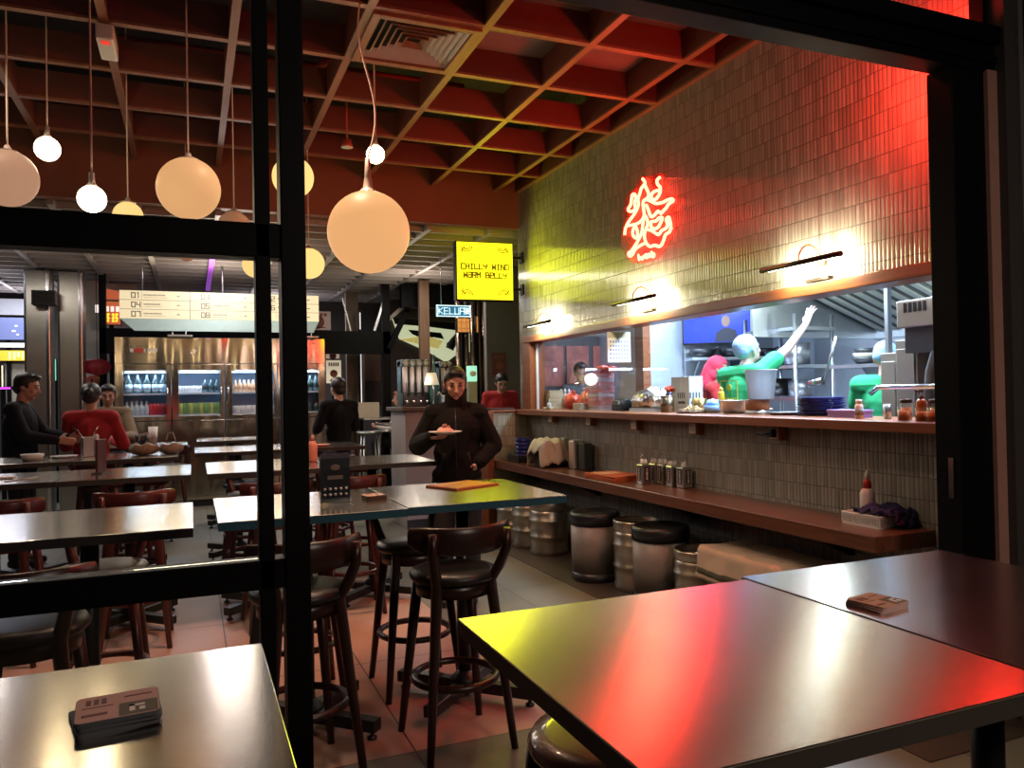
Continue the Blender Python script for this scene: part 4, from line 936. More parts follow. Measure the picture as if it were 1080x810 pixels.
def human(label, loc, rz, J, scale=1.0, skin=None, top=None, top_mat=None, sleeves='long', legs_mat=None, hair='short', hair_mat=None, fingers=True, handR=None, handL=None, voxel=0.010, collar=False, facew=True, bulk=0.020):
    skin = skin or SKIN; t = thing('person', label, 'person', loc, rz); t.scale = (scale,) * 3
    V = {k: Vector(v) for k, v in J.items() if isinstance(v, tuple)}
    HR = Euler((J['pitch'], 0, J['yaw'])).to_matrix(); hc = V['head']
    H = lambda x, y, z: hc + HR @ Vector((x, y, z))
    b = MB()
    b.ell(V['pelvis'], (.150, .105, .115)); b.ell(V['waist'], (.130, .095, .14)); b.ell(V['chest'], (.155, .110, .17))
    b.cap(V['waist'], V['chest'], .115, .12); b.cap(V['pelvis'], V['waist'], .12, .115)
    b.cap(V['shL'], V['shR'], .058, .058); b.cap(V['chest'], V['neck'], .09, .055); b.cap(V['neck'] - Vector((0, 0, .03)), H(0, .015, -.06), .052, .050)
    b.ell(H(0, .008, .018), (.076, .095, .098), HR); b.ell(H(0, -.022, -.045), (.058, .066, .068), HR); b.ell(H(0, -.058, -.088), (.026, .024, .020), HR)
    b.cap(H(0, -.088, .012), H(0, -.108, -.030), .009, .013, 8); b.ell(H(0, -.098, -.034), (.017, .012, .009), HR)
    for s in (-1, 1):
        b.ell(H(s * .078, .012, -.012), (.010, .020, .032), HR, 10, 8); b.ell(H(s * .032, -.078, .026), (.022, .012, .008), HR, 10, 6); b.ell(H(s * .040, -.062, -.022), (.024, .02, .02), HR, 10, 6)
    for k in 'LR':
        b.cap(V['sh' + k], V['el' + k], .048, .038); b.cap(V['el' + k], V['wr' + k], .038, .026)
        b.cap(V['hip' + k], V['knee' + k], .082, .055); b.cap(V['knee' + k], V['ank' + k], .053, .036); b.cap(V['ank' + k], V['ank' + k] + Vector((0, -.13, -.045)), .038, .030)
        hs = {'R': handR, 'L': handL}[k]; side = 1 if k == 'R' else -1
        dv = (V['wr' + k] - V['el' + k]).normalized()
        if hs is None: hs = dict(d=dv, n=(-1 if k == 'L' else 1, 0, 0), curl=0.5)
        if fingers: hand(b, V['wr' + k], hs.get('d', dv), hs['n'], hs.get('side', side), hs.get('curl', .5), hs.get('spread', .1))
        else: hand(b, V['wr' + k], hs.get('d', dv), hs['n'], hs.get('side', side), hs.get('curl', .5), hs.get('spread', .1), 1.15)
    solid('body', b, skin, t, voxel, 3)
    # face
    e = MB()
    for s in (-1, 1): e.ell(H(s * .031, -.0835, .010), (.013, .007, .0055), HR, 10, 6)
    e.build('eyes', mat('eye_dark', (0.02, 0.015, 0.012), 0.2), t)
    e = MB()
    for s in (-1, 1): e.tube([H(s * .016, -.093, .030), H(s * .034, -.088, .036), H(s * .052, -.072, .030)], [.004, .0045, .003], 6)
    e.build('eyebrows', HAIR, t)
    MB().tube([H(-.024, -.083, -.060), H(0, -.0915, -.058), H(.024, -.083, -.060)], [.004, .0065, .004], 6).build('mouth', mat('lips', (0.30, 0.11, 0.09), 0.45), t)
    hm = hair_mat or HAIR
    if hair in ('short', 'bun', 'long'):
        h = MB(); h.ell(H(0, .016, .034), (.088, .104, .096), HR, 28, 18)
        h.ell(H(0, -.045, .098), (.060, .045, .030), HR); h.ell(H(0, .055, -.02), (.070, .058, .065), HR)
        if hair == 'bun': h.ell(H(0.0, .115, .01), (.045, .04, .05), HR)
        if hair == 'long': h.cap(H(0, .06, -.02), H(0, .085, -.28), .075, .06); h.cap(H(.06, .03, 0), H(.075, .03, -.20), .03, .025); h.cap(H(-.06, .03, 0), H(-.075, .03, -.20), .03, .025)
        inv = HR.inverted()
        def cut(p):
            q = inv @ (p - hc)
            return (q.y < -.03 and q.z < .088 - .55 * abs(q.x)) or (q.y < .0 and q.z < -.005 and abs(q.x) < .07 and hair != 'long') 
        solid('hair', h, hm, t, 0.008, 2, cut)
    if hair == 'net':
        h = MB(); h.ell(H(0, .024, .044), (.088, .108, .090), HR); h.ell(H(0, .068, .02), (.076, .062, .075), HR)
        for i in range(10):
            a = i * 0.628; h.ell(H(.080 * math.cos(a), .022 + .096 * math.sin(a), .004), (.015, .015, .019), HR, 8, 6)
        inv = HR.inverted()
        solid('hair_net', h, hm, t, 0.009, 2, lambda p: ((lambda q: q.y < -.05 and q.z < .05)(inv @ (p - hc))))
    if hair == 'scarf':
        h = MB(); h.ell(H(0, .018, .035), (.092, .108, .100), HR); h.cap(H(0, .07, .0), H(0, .10, -.16), .075, .085); h.ell(H(0, .05, -.06), (.09, .07, .08), HR)
        inv = HR.inverted()
        solid('head_scarf', h, hm, t, 0.010, 2, lambda p: ((lambda q: q.y < -.04 and q.z < .065)(inv @ (p - hc))))
    if top:
        c = MB(); g = bulk
        c.ell(V['chest'], (.155 + g, .112 + g, .17)); c.cap(V['waist'], V['chest'], .115 + g, .122 + g); c.ell(V['waist'], (.137 + g, .102 + g, .15)); c.ell(V['pelvis'] + Vector((0, 0, .0)), (.152 + g, .110 + g, .10))
        c.cap(V['pelvis'] + Vector((0, 0, -.02)), V['waist'], .125 + g, .118 + g); c.cap(V['shL'], V['shR'], .060 + g * .6, .060 + g * .6); c.cap(V['chest'], V['neck'] - Vector((0, 0, .035)), .10 + g * .7, .066)
        for k in 'LR':
            c.cap(V['neck'] - Vector((0, 0, .03)), V['sh' + k], .062, .055 + g * .6); c.cap(V['sh' + k], V['el' + k], .047 + g * .75, .044 + g)
            if sleeves == 'short':
                pass
            else: c.cap(V['el' + k], V['wr' + k].lerp(V['el' + k], .06), .042 + g, .030 + g * .7)
        if sleeves == 'short':
            c = MB(); c.ell(V['chest'], (.155 + g, .112 + g, .17)); c.cap(V['waist'], V['chest'], .115 + g, .122 + g); c.ell(V['waist'], (.137 + g, .102 + g, .15)); c.cap(V['pelvis'], V['waist'], .125 + g, .118 + g)
            c.cap(V['shL'], V['shR'], .060 + g, .060 + g); c.cap(V['chest'], V['neck'] - Vector((0, 0, .035)), .10 + g, .062)
            for k in 'LR': c.cap(V['sh' + k], V['sh' + k].lerp(V['el' + k], .55), .052 + g, .050 + g)
        if collar:
            c.cap(V['neck'] - Vector((0, 0, .04)), V['neck'].lerp(H(0, 0, -.05), .72), .088, .080)
        solid(top, c, top_mat, t, voxel, 4)
    if legs_mat:
        c = MB(); g = .014
        c.ell(V['pelvis'] - Vector((0, 0, .02)), (.150 + g, .106 + g, .11))
        for k in 'LR': c.cap(V['hip' + k], V['knee' + k], .085 + g, .060 + g); c.cap(V['knee' + k], V['ank' + k].lerp(V['knee' + k], .06), .058 + g, .048 + g)
        solid('trousers', c, legs_mat, t, 0.014, 3)
        for k in 'LR':
            c = MB(); c.cap(V['ank' + k] + Vector((0, .02, -.04)), V['ank' + k] + Vector((0, -.16, -.05)), .045, .036); solid('shoe', c, BLACKP, t, 0.012, 2)
    return t, V, H

BLACK_CLOTH = mat('black_jacket', (0.006, 0.0045, 0.004), 0.85, spec=.2, var=0.3, vscale=8, bump=0.5, bscale=22)
BLACK_TR = mat('black_trousers', (0.010, 0.009, 0.009), 0.8)
RED_CLOTH = mat('red_shirt', (0.42, 0.016, 0.020), 0.8, var=0.12, vscale=6, bump=0.4, bscale=20)
GREEN_CLOTH = mat('green_shirt', (0.02, 0.36, 0.13), 0.8, var=0.12, vscale=6, bump=0.4, bscale=20)
NET_BLUE = mat('blue_hair_net', (0.30, 0.46, 0.72), 0.7, var=0.25, vscale=40, bump=0.5, bscale=70)
NET_RED = mat('red_head_scarf', (0.55, 0.03, 0.07), 0.75, var=0.2, vscale=20, bump=0.5, bscale=60)

# man standing beyond the table, looking down at the plate in his hand
J = dict(STAND)
J.update(shL=(.160, .01, 1.375), shR=(-.160, .01, 1.375), elR=(-.275, .02, 1.15), wrR=(-.165, -.235, 1.215), elL=(.265, .06, 1.14), wrL=(.165, -.07, 1.02), head=(0, -.035, 1.592), pitch=0.30, yaw=0.10)
mroot = atY(480.5, 420, 5.5)
man, MV, MH = human('man in black zip jacket standing beyond the table, holding a small plate of food', (mroot.x, 5.5, 0), -0.34, J, 1.02, SKIN, 'jacket', BLACK_CLOTH, 'long', BLACK_TR, 'short',
    handR=dict(d=(.62, -.72, .05), n=(.1, -.1, 1), curl=.55, side=-1, spread=.06), handL=dict(d=(-.55, .12, -.8), n=(-.8, .5, .3), curl=.5), voxel=0.0065, collar=True, bulk=.034)
c = MB(); c.tube([(0, -.148, .93), (0, -.152, 1.05), (0, -.160, 1.2), (0, -.155, 1.32), (0, -.105, 1.42)], .005, 6); c.build('zip', mat('zip', (0.05, 0.045, 0.04), 0.3, 0.6), man)
for s in (-1, 1):
    MB().tube([(s * .085, -.150, 1.10), (s * .120, -.128, .98)], .004, 6).build('pocket_seam', BLACKP, man)
MB().tube([(-.16, -.05, .90), (-.20, -.06, .84), (-.18, -.07, .80), (-.15, -.06, .86)], .007, 6).build('cord_loop', BLACKP, man)
hp = man.matrix_basis @ Vector((MV['wrR'] + Vector((.085, -.10, .040)))) if False else None
Mm = Matrix.Translation(man.location) @ Matrix.Rotation(-0.34, 4, 'Z') @ Matrix.Scale(1.02, 4)
pp = Mm @ (MV['wrR'] + Vector((.095, -.075, .027)))
t = thing('plate', 'small pale plate with food held up by the man in black', 'plate', pp)
MB().lathe([(0.0, 0.0), (0.055, 0.0), (0.062, 0.004), (0.118, 0.018), (0.120, 0.022), (0.112, 0.021), (0.058, 0.008), (0.0, 0.007)], n=36).build('dish', WHITE, t)
t = thing('food_portion', 'pinkish mound of food with shavings on the plate', 'food', pp + Vector((0, 0, .009)))
m = MB(); m.ell((0, 0, .014), (.062, .052, .026)); m.ell((-.02, .01, .024), (.03, .03, .02)); solid('mound', m, mat('rice_pink', (0.72, 0.42, 0.33), 0.6, var=0.15, vscale=60, bump=0.5, bscale=120), t, 0.004, 2)
m = MB(); rn = random.Random(5)
for i in range(10):
    a = rn.uniform(0, 6.28); r_ = rn.uniform(0, .03); m.ell((r_ * math.cos(a), r_ * math.sin(a), .042 + rn.uniform(-.008, .012)), (.016, .012, .009), Euler((rn.random() * 2, rn.random() * 2, 0)).to_matrix(), 8, 6)
m.build('topping', mat('shavings', (0.40, 0.17, 0.12), 0.6, var=0.3), t)

# guests seen through the glass
J = dict(STAND); J.update(elR=(-.23, -.10, 1.16), wrR=(-.15, -.33, 1.12), elL=(.21, -.12, 1.18), wrL=(.10, -.36, 1.13), head=(0, -.06, 1.60), neck=(0, -.01, 1.45), pitch=.25)
q = atY(21, 415, 8.55); human('person in dark clothes standing at the left, reaching over a table', (q.x, 8.55, 0), 1.45, J, 1.06, SKIN, 'jacket', mat('dark_navy_top', (0.006, 0.006, 0.010), 0.85, spec=.2), 'long', BLACK_TR, 'short', voxel=0.011, collar=False)
J = seated(.775); J.update(elR=(-.25, -.14, J['elR'][2]), wrR=(-.12, -.36, 1.09), elL=(.25, -.14, J['elL'][2]), wrL=(.12, -.36, 1.09), pitch=.2)
q = atY(96, 430, 8.66); human('person in red shirt with pinned up hair, sitting back turned at the left table', (q.x, 8.66, 0), PI - 0.1, J, 1.04, SKIN, 'shirt', RED_CLOTH, 'long', BLACK_TR, 'bun', voxel=0.011)
J = seated(.775); J.update(elR=(-.25, -.14, J['elR'][2]), wrR=(-.12, -.36, 1.09), elL=(.25, -.14, J['elL'][2]), wrL=(.14, -.36, 1.09), pitch=.25)
human('person in tan top sitting across the table, facing the one in red', (atY(114, 430, 10.25).x, 10.25, 0), 0.05, J, 1.05, SKIN_D, 'top', mat('tan_top', (0.16, 0.11, 0.06), 0.8), 'long', BLACK_TR, 'short', voxel=0.012)
q = atY(357, 420, 9.25); J = dict(STAND); J.update(elL=(.24, -.05, 1.15), wrL=(.16, -.25, 1.10), elR=(-.24, -.05, 1.15), wrR=(-.16, -.25, 1.10))
human('person in black jacket and jeans standing back turned beside the fridge', (q.x, 9.25, 0), PI + 0.35, J, 1.03, SKIN, 'jacket', mat('black_hoodie', (0.007, 0.007, 0.010), 0.85, spec=.2), 'long', mat('jeans', (0.10, 0.12, 0.17), 0.8), 'short', voxel=0.012)
q = atY(524, 400, 10.2); J = dict(STAND); J.update(head=(0, -.10, 1.57), neck=(0, -.05, 1.43), pitch=.5)
human('person in red jacket bending over behind the far counter', (q.x + .05, 10.2, 0), -0.2, J, 1.08, SKIN, 'jacket', RED_CLOTH, 'long', BLACK_TR, 'short', voxel=0.013)
q = atY(419, 430, 12.9); J = seated(.76); J.update(elL=(.23, -.14, J['elL'][2]), wrL=(.12, -.34, 1.09), elR=(-.23, -.14, J['elR'][2]), wrR=(-.12, -.34, 1.09))
human('person with long brown hair in pale top sitting by the grey counter', (q.x - .2, 11.92, 0), -1.9, J, .98, SKIN, 'top', mat('pale_top', (0.55, 0.50, 0.44), 0.8), 'long', BLACK_TR, 'long', mat('brown_hair', (0.20, 0.09, 0.05), 0.5), voxel=0.013)

# cooks
q = atX(789, 374, 4.25)
J = dict(STAND); J.update(shR=(-.175, -.02, 1.42), elR=(-.235, -.25, 1.60), wrR=(-.25, -.44, 1.80), elL=(.22, -.12, 1.14), wrL=(.16, -.34, 1.08), head=(0, -.07, 1.605), neck=(0, -.03, 1.46), chest=(0, -.02, 1.28), pitch=-.25, yaw=0.0)
gs = 1.04; gz = 0.22
ck, CV, CH = human('cook in green shirt and blue hair net stretching one arm up in the kitchen', (q.x - .05, q.y + .02, gz - 0.02), 1.62, J, gs, mat('cook_skin', (0.52, 0.36, 0.30), 0.5), 'shirt', GREEN_CLOTH, 'short', BLACK_TR, 'net', NET_BLUE,
    handR=dict(d=(-.02, -.35, .9), n=(0, -1, -.3), curl=.25, spread=.22), voxel=0.008)
# yellow print on the shirt back
YEL = mat('yellow_print', (0.55, 0.60, 0.05), 0.6)
m = MB(); yb = .138
for a, b_ in (((-.10, 1.36), (.10, 1.36)), ((.10, 1.36), (.10, 1.12)), ((.10, 1.12), (-.10, 1.12)), ((-.10, 1.12), (-.10, 1.36))):
    m.bar((a[0], yb, a[1]), (b_[0], yb, b_[1]), .006, .006)
for i in range(3):
    for k in range(6): m.box((-.07 + k * .028, yb, 1.16 + i * .03), (.017, .006, .014))
m.lathe([(0.018, 0), (0.026, 0), (0.026, .004), (0.018, .004)], (0, yb, 1.31), 14, False, Matrix.Rotation(PI / 2, 3, 'X'))
m.build('shirt_print', YEL, ck)
q = atX(752, 387, 4.62)
J = dict(STAND); J.update(elR=(-.24, -.12, 1.14), wrR=(-.12, -.34, 1.12), elL=(.24, -.12, 1.14), wrL=(.12, -.34, 1.12), pitch=.15, head=(0, -.05, 1.60))
human('cook in red shirt and red head scarf working behind the serving ledge', (q.x, q.y, .19), 0.95, J, .97, SKIN_D, 'shirt', RED_CLOTH, 'short', BLACK_TR, 'scarf', NET_RED, voxel=0.010)
q = atX(931, 366, 4.75)
human('cook in green shirt seen from behind with blue hair net, by the steel cabinets', (q.x + .02, q.y, .19), 2.2, J, .98, SKIN_D, 'shirt', GREEN_CLOTH, 'short', BLACK_TR, 'net', NET_BLUE, voxel=0.010)
struct(MB().bb((WX + 0.16, 2.52, 0), (6.4, 8.36, 0.18)).build('floor_kitchen', mat('kitchen_floor', (0.20, 0.20, 0.20), 0.6)))
# ---------------------------------------------------------------- on the serving ledge
LZ = 1.362
def K(px, py, X=3.80): return atX(px, py, X)
def mpp(p): return (p - Vector((0, 0, EYE))).dot(_fw) / FPX     # metres per pixel at p
def led(px, X=3.80): p = atX(px, 432, X); return Vector((X, p.y, LZ))
p = led(581, 3.82)
for k in range(5):
    t = thing('delivery_box', '%s kraft box of the stack at the far end of the ledge' % ('lowest', 'second', 'middle', 'fourth', 'topmost')[k], 'box', (p.x + .004 * math.sin(k * 2), p.y, LZ + k * .042), .03 * math.sin(k * 3), 'kraft boxes on the ledge')
    MB().box((0, 0, .0195), (.17, .30, .039)).build('box_body', CARD, t, bev=.002); MB().box((0, 0, .0400), (.174, .304, .0025)).box((-.0865, 0, .034), (.002, .304, .012)).build('lid', mat('kraft_lid', (.60, .50, .33), .75), t)
p = led(562, 3.68); t = thing('squeeze_bottle', 'small white squeeze bottle at the far corner of the ledge', 'bottle', (3.67, 7.78, LZ))
MB().lathe([(0, 0), (.024, 0), (.025, .06), (.010, .075), (0, .075)], n=16).build('body', WHITE, t); MB().lathe([(.008, .073), (.004, .105), (0, .106)], n=12).build('nozzle', WHITE, t)
for k in range(3): tag(MB().box((0, 0, .012), (.05, .035, .024)).build('sauce_cup', mat('sauce_cup', (.75, .68, .42), .5), None, .004, loc=(3.66 + .01 * k, 7.86 - .055 * k, LZ)), ('farthest', 'middle', 'nearest')[k] + ' pale sauce cup beside the squeeze bottle on the ledge', 'cup', 'sauce cups on the ledge')
for k in range(3):
    t = thing('ketchup_bottle', 'white tipped bottle standing behind the kraft boxes, ' + ('farthest', 'middle', 'nearest')[k] + ' of three', 'bottle', (3.93, 8.0 - .10 * k, LZ), 0, 'bottles behind the kraft boxes')
    MB().lathe([(0, 0), (.03, 0), (.03, .14), (.015, .17), (0, .17)], n=16).build('body', mat('pale_pink', (.62, .48, .46), .4), t); MB().lathe([(.013, .168), (.013, .20), (.004, .225), (0, .226)], n=12).build('cap', WHITE, t)
# red plastic bags and takeaway tubs
def bag(px, X, w, h, label, seed, m=None):
    p = led(px, X); rn = random.Random(seed); t = MB(); t.ell((0, 0, h * .42), (w * .42, w * .5, h * .42), None, 22, 14)
    ph = [rn.uniform(0, 6) for _ in range(5)]
    for i, q in enumerate(t.v):
        a = math.atan2(q.y, q.x); f = 1 + .13 * math.sin(a * 5 + ph[0] + q.z * 30) + .09 * math.sin(a * 9 + ph[1] - q.z * 45)
        q.x *= f; q.y *= f; q.z = max(0.001, q.z + .014 * math.sin(a * 7 + ph[2]))
    for s in (-1, 1): t.tube([(0, s * w * .18, h * .78), (.01, s * w * .25, h * .95), (-.01, s * w * .12, h * 1.02), (0, s * w * .05, h * .8)], .006, 6)
    return tag(t.build('plastic_bag', m or mat('red_bag', (.75, .10, .045), .35, var=.35, vscale=14), None, loc=p), label, 'bag', 'red plastic bags on the ledge')
bag(604, 3.80, .20, .20, 'red plastic bag beside the kraft boxes on the ledge', 1); bag(618, 3.88, .16, .22, 'orange red bag between the bag by the kraft boxes and the tub stack', 2, mat('orange_bag', (.85, .22, .10), .35, var=.35, vscale=14))
p = led(634, 3.84)
for k in range(8):
    t = thing('takeaway_tub', '%s clear takeaway tub with red lid in the tall stack on the ledge' % ('lowest', 'second', 'third', 'fourth', 'fifth', 'sixth', 'seventh', 'topmost')[k], 'tub', (p.x + .006 * math.sin(k * 2.2), p.y + .006 * math.cos(k * 1.7), LZ + k * .047), .08 * math.sin(k * 1.9), 'takeaway tubs in a tall stack')
    MB().prism(rounded(.19, .25, .03), .036, XY).build('tub_body', mat('tub_pink', (.80, .36, .34), .2, var=.25, vscale=10) if k % 3 else mat('tub_white', (.75, .68, .72), .2), t)
    MB().prism(rounded(.20, .26, .032), .009, Matrix(((1, 0, 0), (0, 0, 1), (0, 1, 0)))).build('lid', mat('tub_lid', (.85, .24, .20), .3) if k % 2 else mat('tub_lid_pale', (.82, .55, .53), .3), t, loc=(0, 0, .036))
bag(640, 3.84, .22, .075, 'red bag lying on top of the tub stack', 6).location.z = LZ + 8 * .047
p = led(612, 3.70); tag(MB().box((0, 0, .035), (.09, .16, .07)).build('paper_box', mat('cream_box', (.70, .60, .42), .7), None, .004, loc=p), 'small cream box before the red bags on the ledge', 'box')
p = led(659, 3.78); t = thing('tape_dispenser', 'black domed dispenser beside the foil tray on the ledge', 'dispenser', p)
m = MB(); m.prism([(-.09, 0), (.09, 0), (.09, .06), (.05, .115), (-.05, .115), (-.09, .07)], .20); [setattr(q, 'y', q.y - .10) for q in m.v]; m.build('shell', BLACKP, t, bev=.012, seg=3); MB().box((-.09, 0, .075), (.02, .10, .03)).build('slot', GREYP, t)
# foil covered tray
FOIL = mat('foil', (.86, .84, .78), .22, 1.0, var=.15, bump=1.0, bscale=26)
p = led(688, 3.84); t = thing('foil_tray', 'tray wrapped in crumpled foil on the ledge', 'foil tray', p)
rn = random.Random(8); m = MB(); m.ell((0, 0, .10), (.16, .24, .10), None, 40, 20)
for q in m.v:
    f = .018 * math.sin(q.y * 70 + q.x * 40) * math.cos(q.z * 60 + q.y * 20) + rn.uniform(-.008, .008); q.z = max(.002, q.z + f); q.x += f
m.build('foil_wrap', FOIL, t); MB().bb((-.12, -.2, 0), (.12, .2, .03)).build('tray_base', STEEL, t)
p = led(704, 3.70); t = thing('steel_tin', 'dark steel tin before the foil tray', 'tin', p); MB().lathe(cup_prof(.056, .058, .14), n=28).build('tin_body', steel_mat('dark_steel', (.22, .17, .11), .35, 0), t); MB().lathe([(.058, .132), (.061, .134), (.061, .140), (.058, .141)], n=28).build('rim', CHROME, t)
p = led(725, 3.94); t = thing('printed_carton', 'grey white carton with dark print behind the fries', 'carton', p)
MB().box((0, 0, .15), (.14, .26, .30)).build('carton_body', mat('carton_grey', (.55, .57, .58), .7), t, bev=.003); m = MB()
for k in range(4): m.box((-.071, -.06 + k * .03, .14), (.002, .012, .05)); m.box((-.06 + k * .03, -.131, .14), (.012, .002, .05))
m.box((-.071, -.02, .08), (.002, .10, .02)); m.box((-.01, -.131, .08), (.09, .002, .02)); m.build('print', mat('ink', (.06, .06, .07), .6), t)
tag(bag(711, 3.90, .16, .055, 'red and white wrapper lying on the foil tray', 11), 'red and white wrapper lying on the foil tray', 'wrapper').location.z = LZ + .17
p = led(730, 3.70); t = thing('snack_tray', 'tray heaped with pale fries at the front of the ledge', 'food tray', p); t.rotation_euler.z = .1
MB().lathe([(0, 0), (.11, 0), (.135, .012), (.13, .014), (.105, .004), (0, .004)], n=30).build('tray_dish', mat('tray_brown', (.08, .03, .02), .4), t)
m = MB(); rn = random.Random(3)
for i in range(46):
    a = rn.uniform(0, 6.28); r_ = .085 * math.sqrt(rn.random()); z = .012 + .05 * (1 - r_ / .09) * rn.uniform(.5, 1.1); d = rn.uniform(0, 6.28); l = rn.uniform(.03, .045)
    m.bar((r_ * math.cos(a) - l * math.cos(d), r_ * math.sin(a) - l * math.sin(d), z + rn.uniform(-.008, .0)), (r_ * math.cos(a) + l * math.cos(d), r_ * math.sin(a) + l * math.sin(d), z + rn.uniform(.0, .012)), .010, .010)
o = m.build('fries', mat('fries', (.72, .56, .34), .6, var=.2), t); o['kind'] = 'stuff'
p = led(738, 3.86); tag(MB().lathe(cup_prof(.055, .06, .115), n=26).build('brass_tin', mat('brass_tin', (.45, .32, .12), .35, 1.0), None, loc=p), 'brass coloured tin behind the fries tray', 'tin')
p = led(752, 3.80); t = thing('blue_tub', 'pale blue tub with a crumpled blue bag in it', 'tub', p); MB().lathe(cup_prof(.06, .075, .06), n=26).build('tub_body', mat('pale_blue', (.30, .50, .78), .35), t)
m = MB(); m.ell((0, 0, .065), (.062, .06, .045), None, 20, 12)
for q in m.v: q.z += .008 * math.sin(q.x * 120) * math.sin(q.y * 130)
m.build('bag_liner', mat('blue_bag', (.22, .42, .80), .4, var=.2), t)
p = led(761, 3.94); t = thing('mustard_bottle', 'slim yellow bottle behind the steel bowl', 'bottle', p); MB().lathe([(0, 0), (.026, 0), (.026, .15), (.020, .17), (0, .17)], n=20).build('body', mat('mustard', (.72, .45, .03), .35), t); MB().lathe([(.018, .168), (.018, .19), (.006, .205), (0, .206)], n=14).build('cap', mat('mustard_cap', (.62, .36, .03), .4), t)
p = led(774, 3.80); t = thing('steel_bowl', 'round steel mixing bowl on the ledge beside the pale blue tub', 'bowl', p); MB().lathe([(0, 0), (.075, 0), (.105, .03), (.112, .095), (.116, .098), (.116, .102), (.109, .102), (.100, .034), (.07, .006), (0, .006)], n=36).build('bowl_body', STEEL, t)
p = led(799, 3.82); t = thing('wooden_pot', 'low wooden and steel pot under the white pail', 'pot', p); MB().lathe([(0, 0), (.09, 0), (.095, .02), (.082, .024), (.082, .03), (0, .03)], n=30).build('pot_base', STEEL, t); MB().lathe([(.078, .03), (.085, .035), (.088, .105), (.080, .108), (0, .108)], n=30).build('pot_body', FRAME_WOOD, t)
t = thing('white_pail', 'translucent white pail standing on the wooden pot', 'pail', p + Vector((.01, -.03, .109))); MB().lathe([(0, 0), (.088, 0), (.112, .205), (.118, .205), (.118, .215), (.110, .215), (.085, .006), (0, .006)], n=36).build('pail_body', mat('milky', (.82, .88, .97), .4, trans=.55), t)
p = led(829, 3.80); t = tag(MB().lathe([(0, 0), (.09, 0), (.135, .018), (.137, .022), (.128, .021), (.085, .007), (0, .007)], n=36).build('dark_plate', mat('steel_plate', (.40, .42, .46), .3, .6), None, loc=p), 'lone flat plate between the pail and the navy plates', 'plate')
p = led(866, 3.83)
for k in range(11):
    o = MB().lathe([(0, 0), (.085, 0), (.150, .013), (.152, .017), (.144, .017), (.08, .005), (0, .005)], n=40).build('navy_plate', NAVY, None, loc=(p.x + .003 * math.sin(k * 4), p.y + .003 * math.cos(k * 3), LZ + k * .0105))
    tag(o, '%s navy plate of the tall stack on the ledge' % ('lowest', 'second', 'third', 'fourth', 'fifth', 'middle', 'seventh', 'eighth', 'ninth', 'tenth', 'topmost')[k], 'plate', 'navy plates stacked on the ledge')
p = led(896, 3.72); t = thing('lunch_box', 'purple plastic lidded box beside the navy plates', 'box', p); MB().prism(rounded(.13, .25, .02), .035, XY).build('box_body', mat('lilac', (.36, .24, .62), .35), t); MB().prism(rounded(.138, .258, .022), .012, XY).build('lid', mat('lilac_lid', (.52, .34, .80), .3), t, loc=(0, 0, .035))
p = led(906, 3.60); t = thing('pill_bottle', 'small white bottle with grey label before the purple box', 'bottle', p); MB().lathe([(0, 0), (.023, 0), (.023, .075), (.014, .088), (0, .088)], n=22).build('body', WHITE, t); MB().lathe([(0, .086), (.017, .086), (.017, .112), (0, .113)], n=18).build('cap', WHITE, t); MB().lathe([(.0235, .02), (.0235, .06)], n=22).build('label', mat('grey_label', (.25, .24, .24), .6), t)
# spice jars at the near end
AMB = mat('chilli_oil', (.62, .20, .05), .15, var=.3, vscale=30)
def jar(x, y, h, label, lid):
    t = thing('spice_jar', label, 'jar', (x, y, LZ), 0, 'amber spice jars on the ledge')
    MB().lathe([(0, 0.004), (.027, .004), (.027, h * .72), (0, h * .72)], n=22).build('contents', AMB, t); MB().lathe([(0, 0), (.0295, 0), (.031, .004), (.031, h * .85), (.026, h * .92), (.027, h)], n=24).build('glass_jar', CLEAR, t)
    if lid: MB().lathe([(0, h), (.031, h - .004), (.031, h + .016), (0, h + .018)], n=24).build('lid', mat('jar_lid', (.05, .03, .02), .35, .5), t)
for k, (px, X, h, lid, lb) in enumerate(((953, 3.46, .075, False, 'open amber jar farthest left in the front row at the ledge end'), (972, 3.46, .075, False, 'open amber jar second in the front row under the pump bottle'), (984, 3.46, .075, False, 'open amber jar third in the front row at the ledge end'), (996, 3.46, .075, False, 'open amber jar nearest the window frame'),
        (956, 3.56, .098, True, 'dark lidded amber jar at the left of the back row'), (987, 3.56, .098, True, 'dark lidded amber jar at the right of the back row'))):
    y = max(atX(px, 440, X).y, 2.745 + .0); jar(X, y, h, lb, lid)
y = atX(972, 430, 3.54).y; t = thing('pump_bottle', 'brown pump bottle between the lidded amber jars', 'bottle', (3.54, y, LZ)); MB().lathe([(0, 0), (.028, 0), (.028, .10), (.014, .118), (0, .118)], n=20).build('body', mat('amber_glass', (.30, .12, .05), .2), t); MB().lathe([(.012, .117), (.012, .135), (.005, .137), (.005, .160), (0, .16)], n=14).bar((.012, 0, .160), (-.035, 0, .157), .012, .010).build('pump_head', mat('pump_brown', (.14, .06, .04), .35), t)
t = tag(MB().lathe(cup_prof(.020, .022, .085), n=18).build('steel_cup', STEEL, None, loc=(3.66, atX(936, 432, 3.66).y, LZ)), 'slim steel cup between the white bottle and the amber jars', 'cup')
tag(MB().bb((-.14, -.10, 0), (.16, .10, .012)).bb((-.15, -.11, .012), (.17, .11, .018)).build('serving_tray', mat('tray_dark', (.10, .075, .06), .4, .4), None, .003, loc=(3.22, 8.21, 1.3625)), 'dark serving tray on the ledge above the wooden post', 'tray')

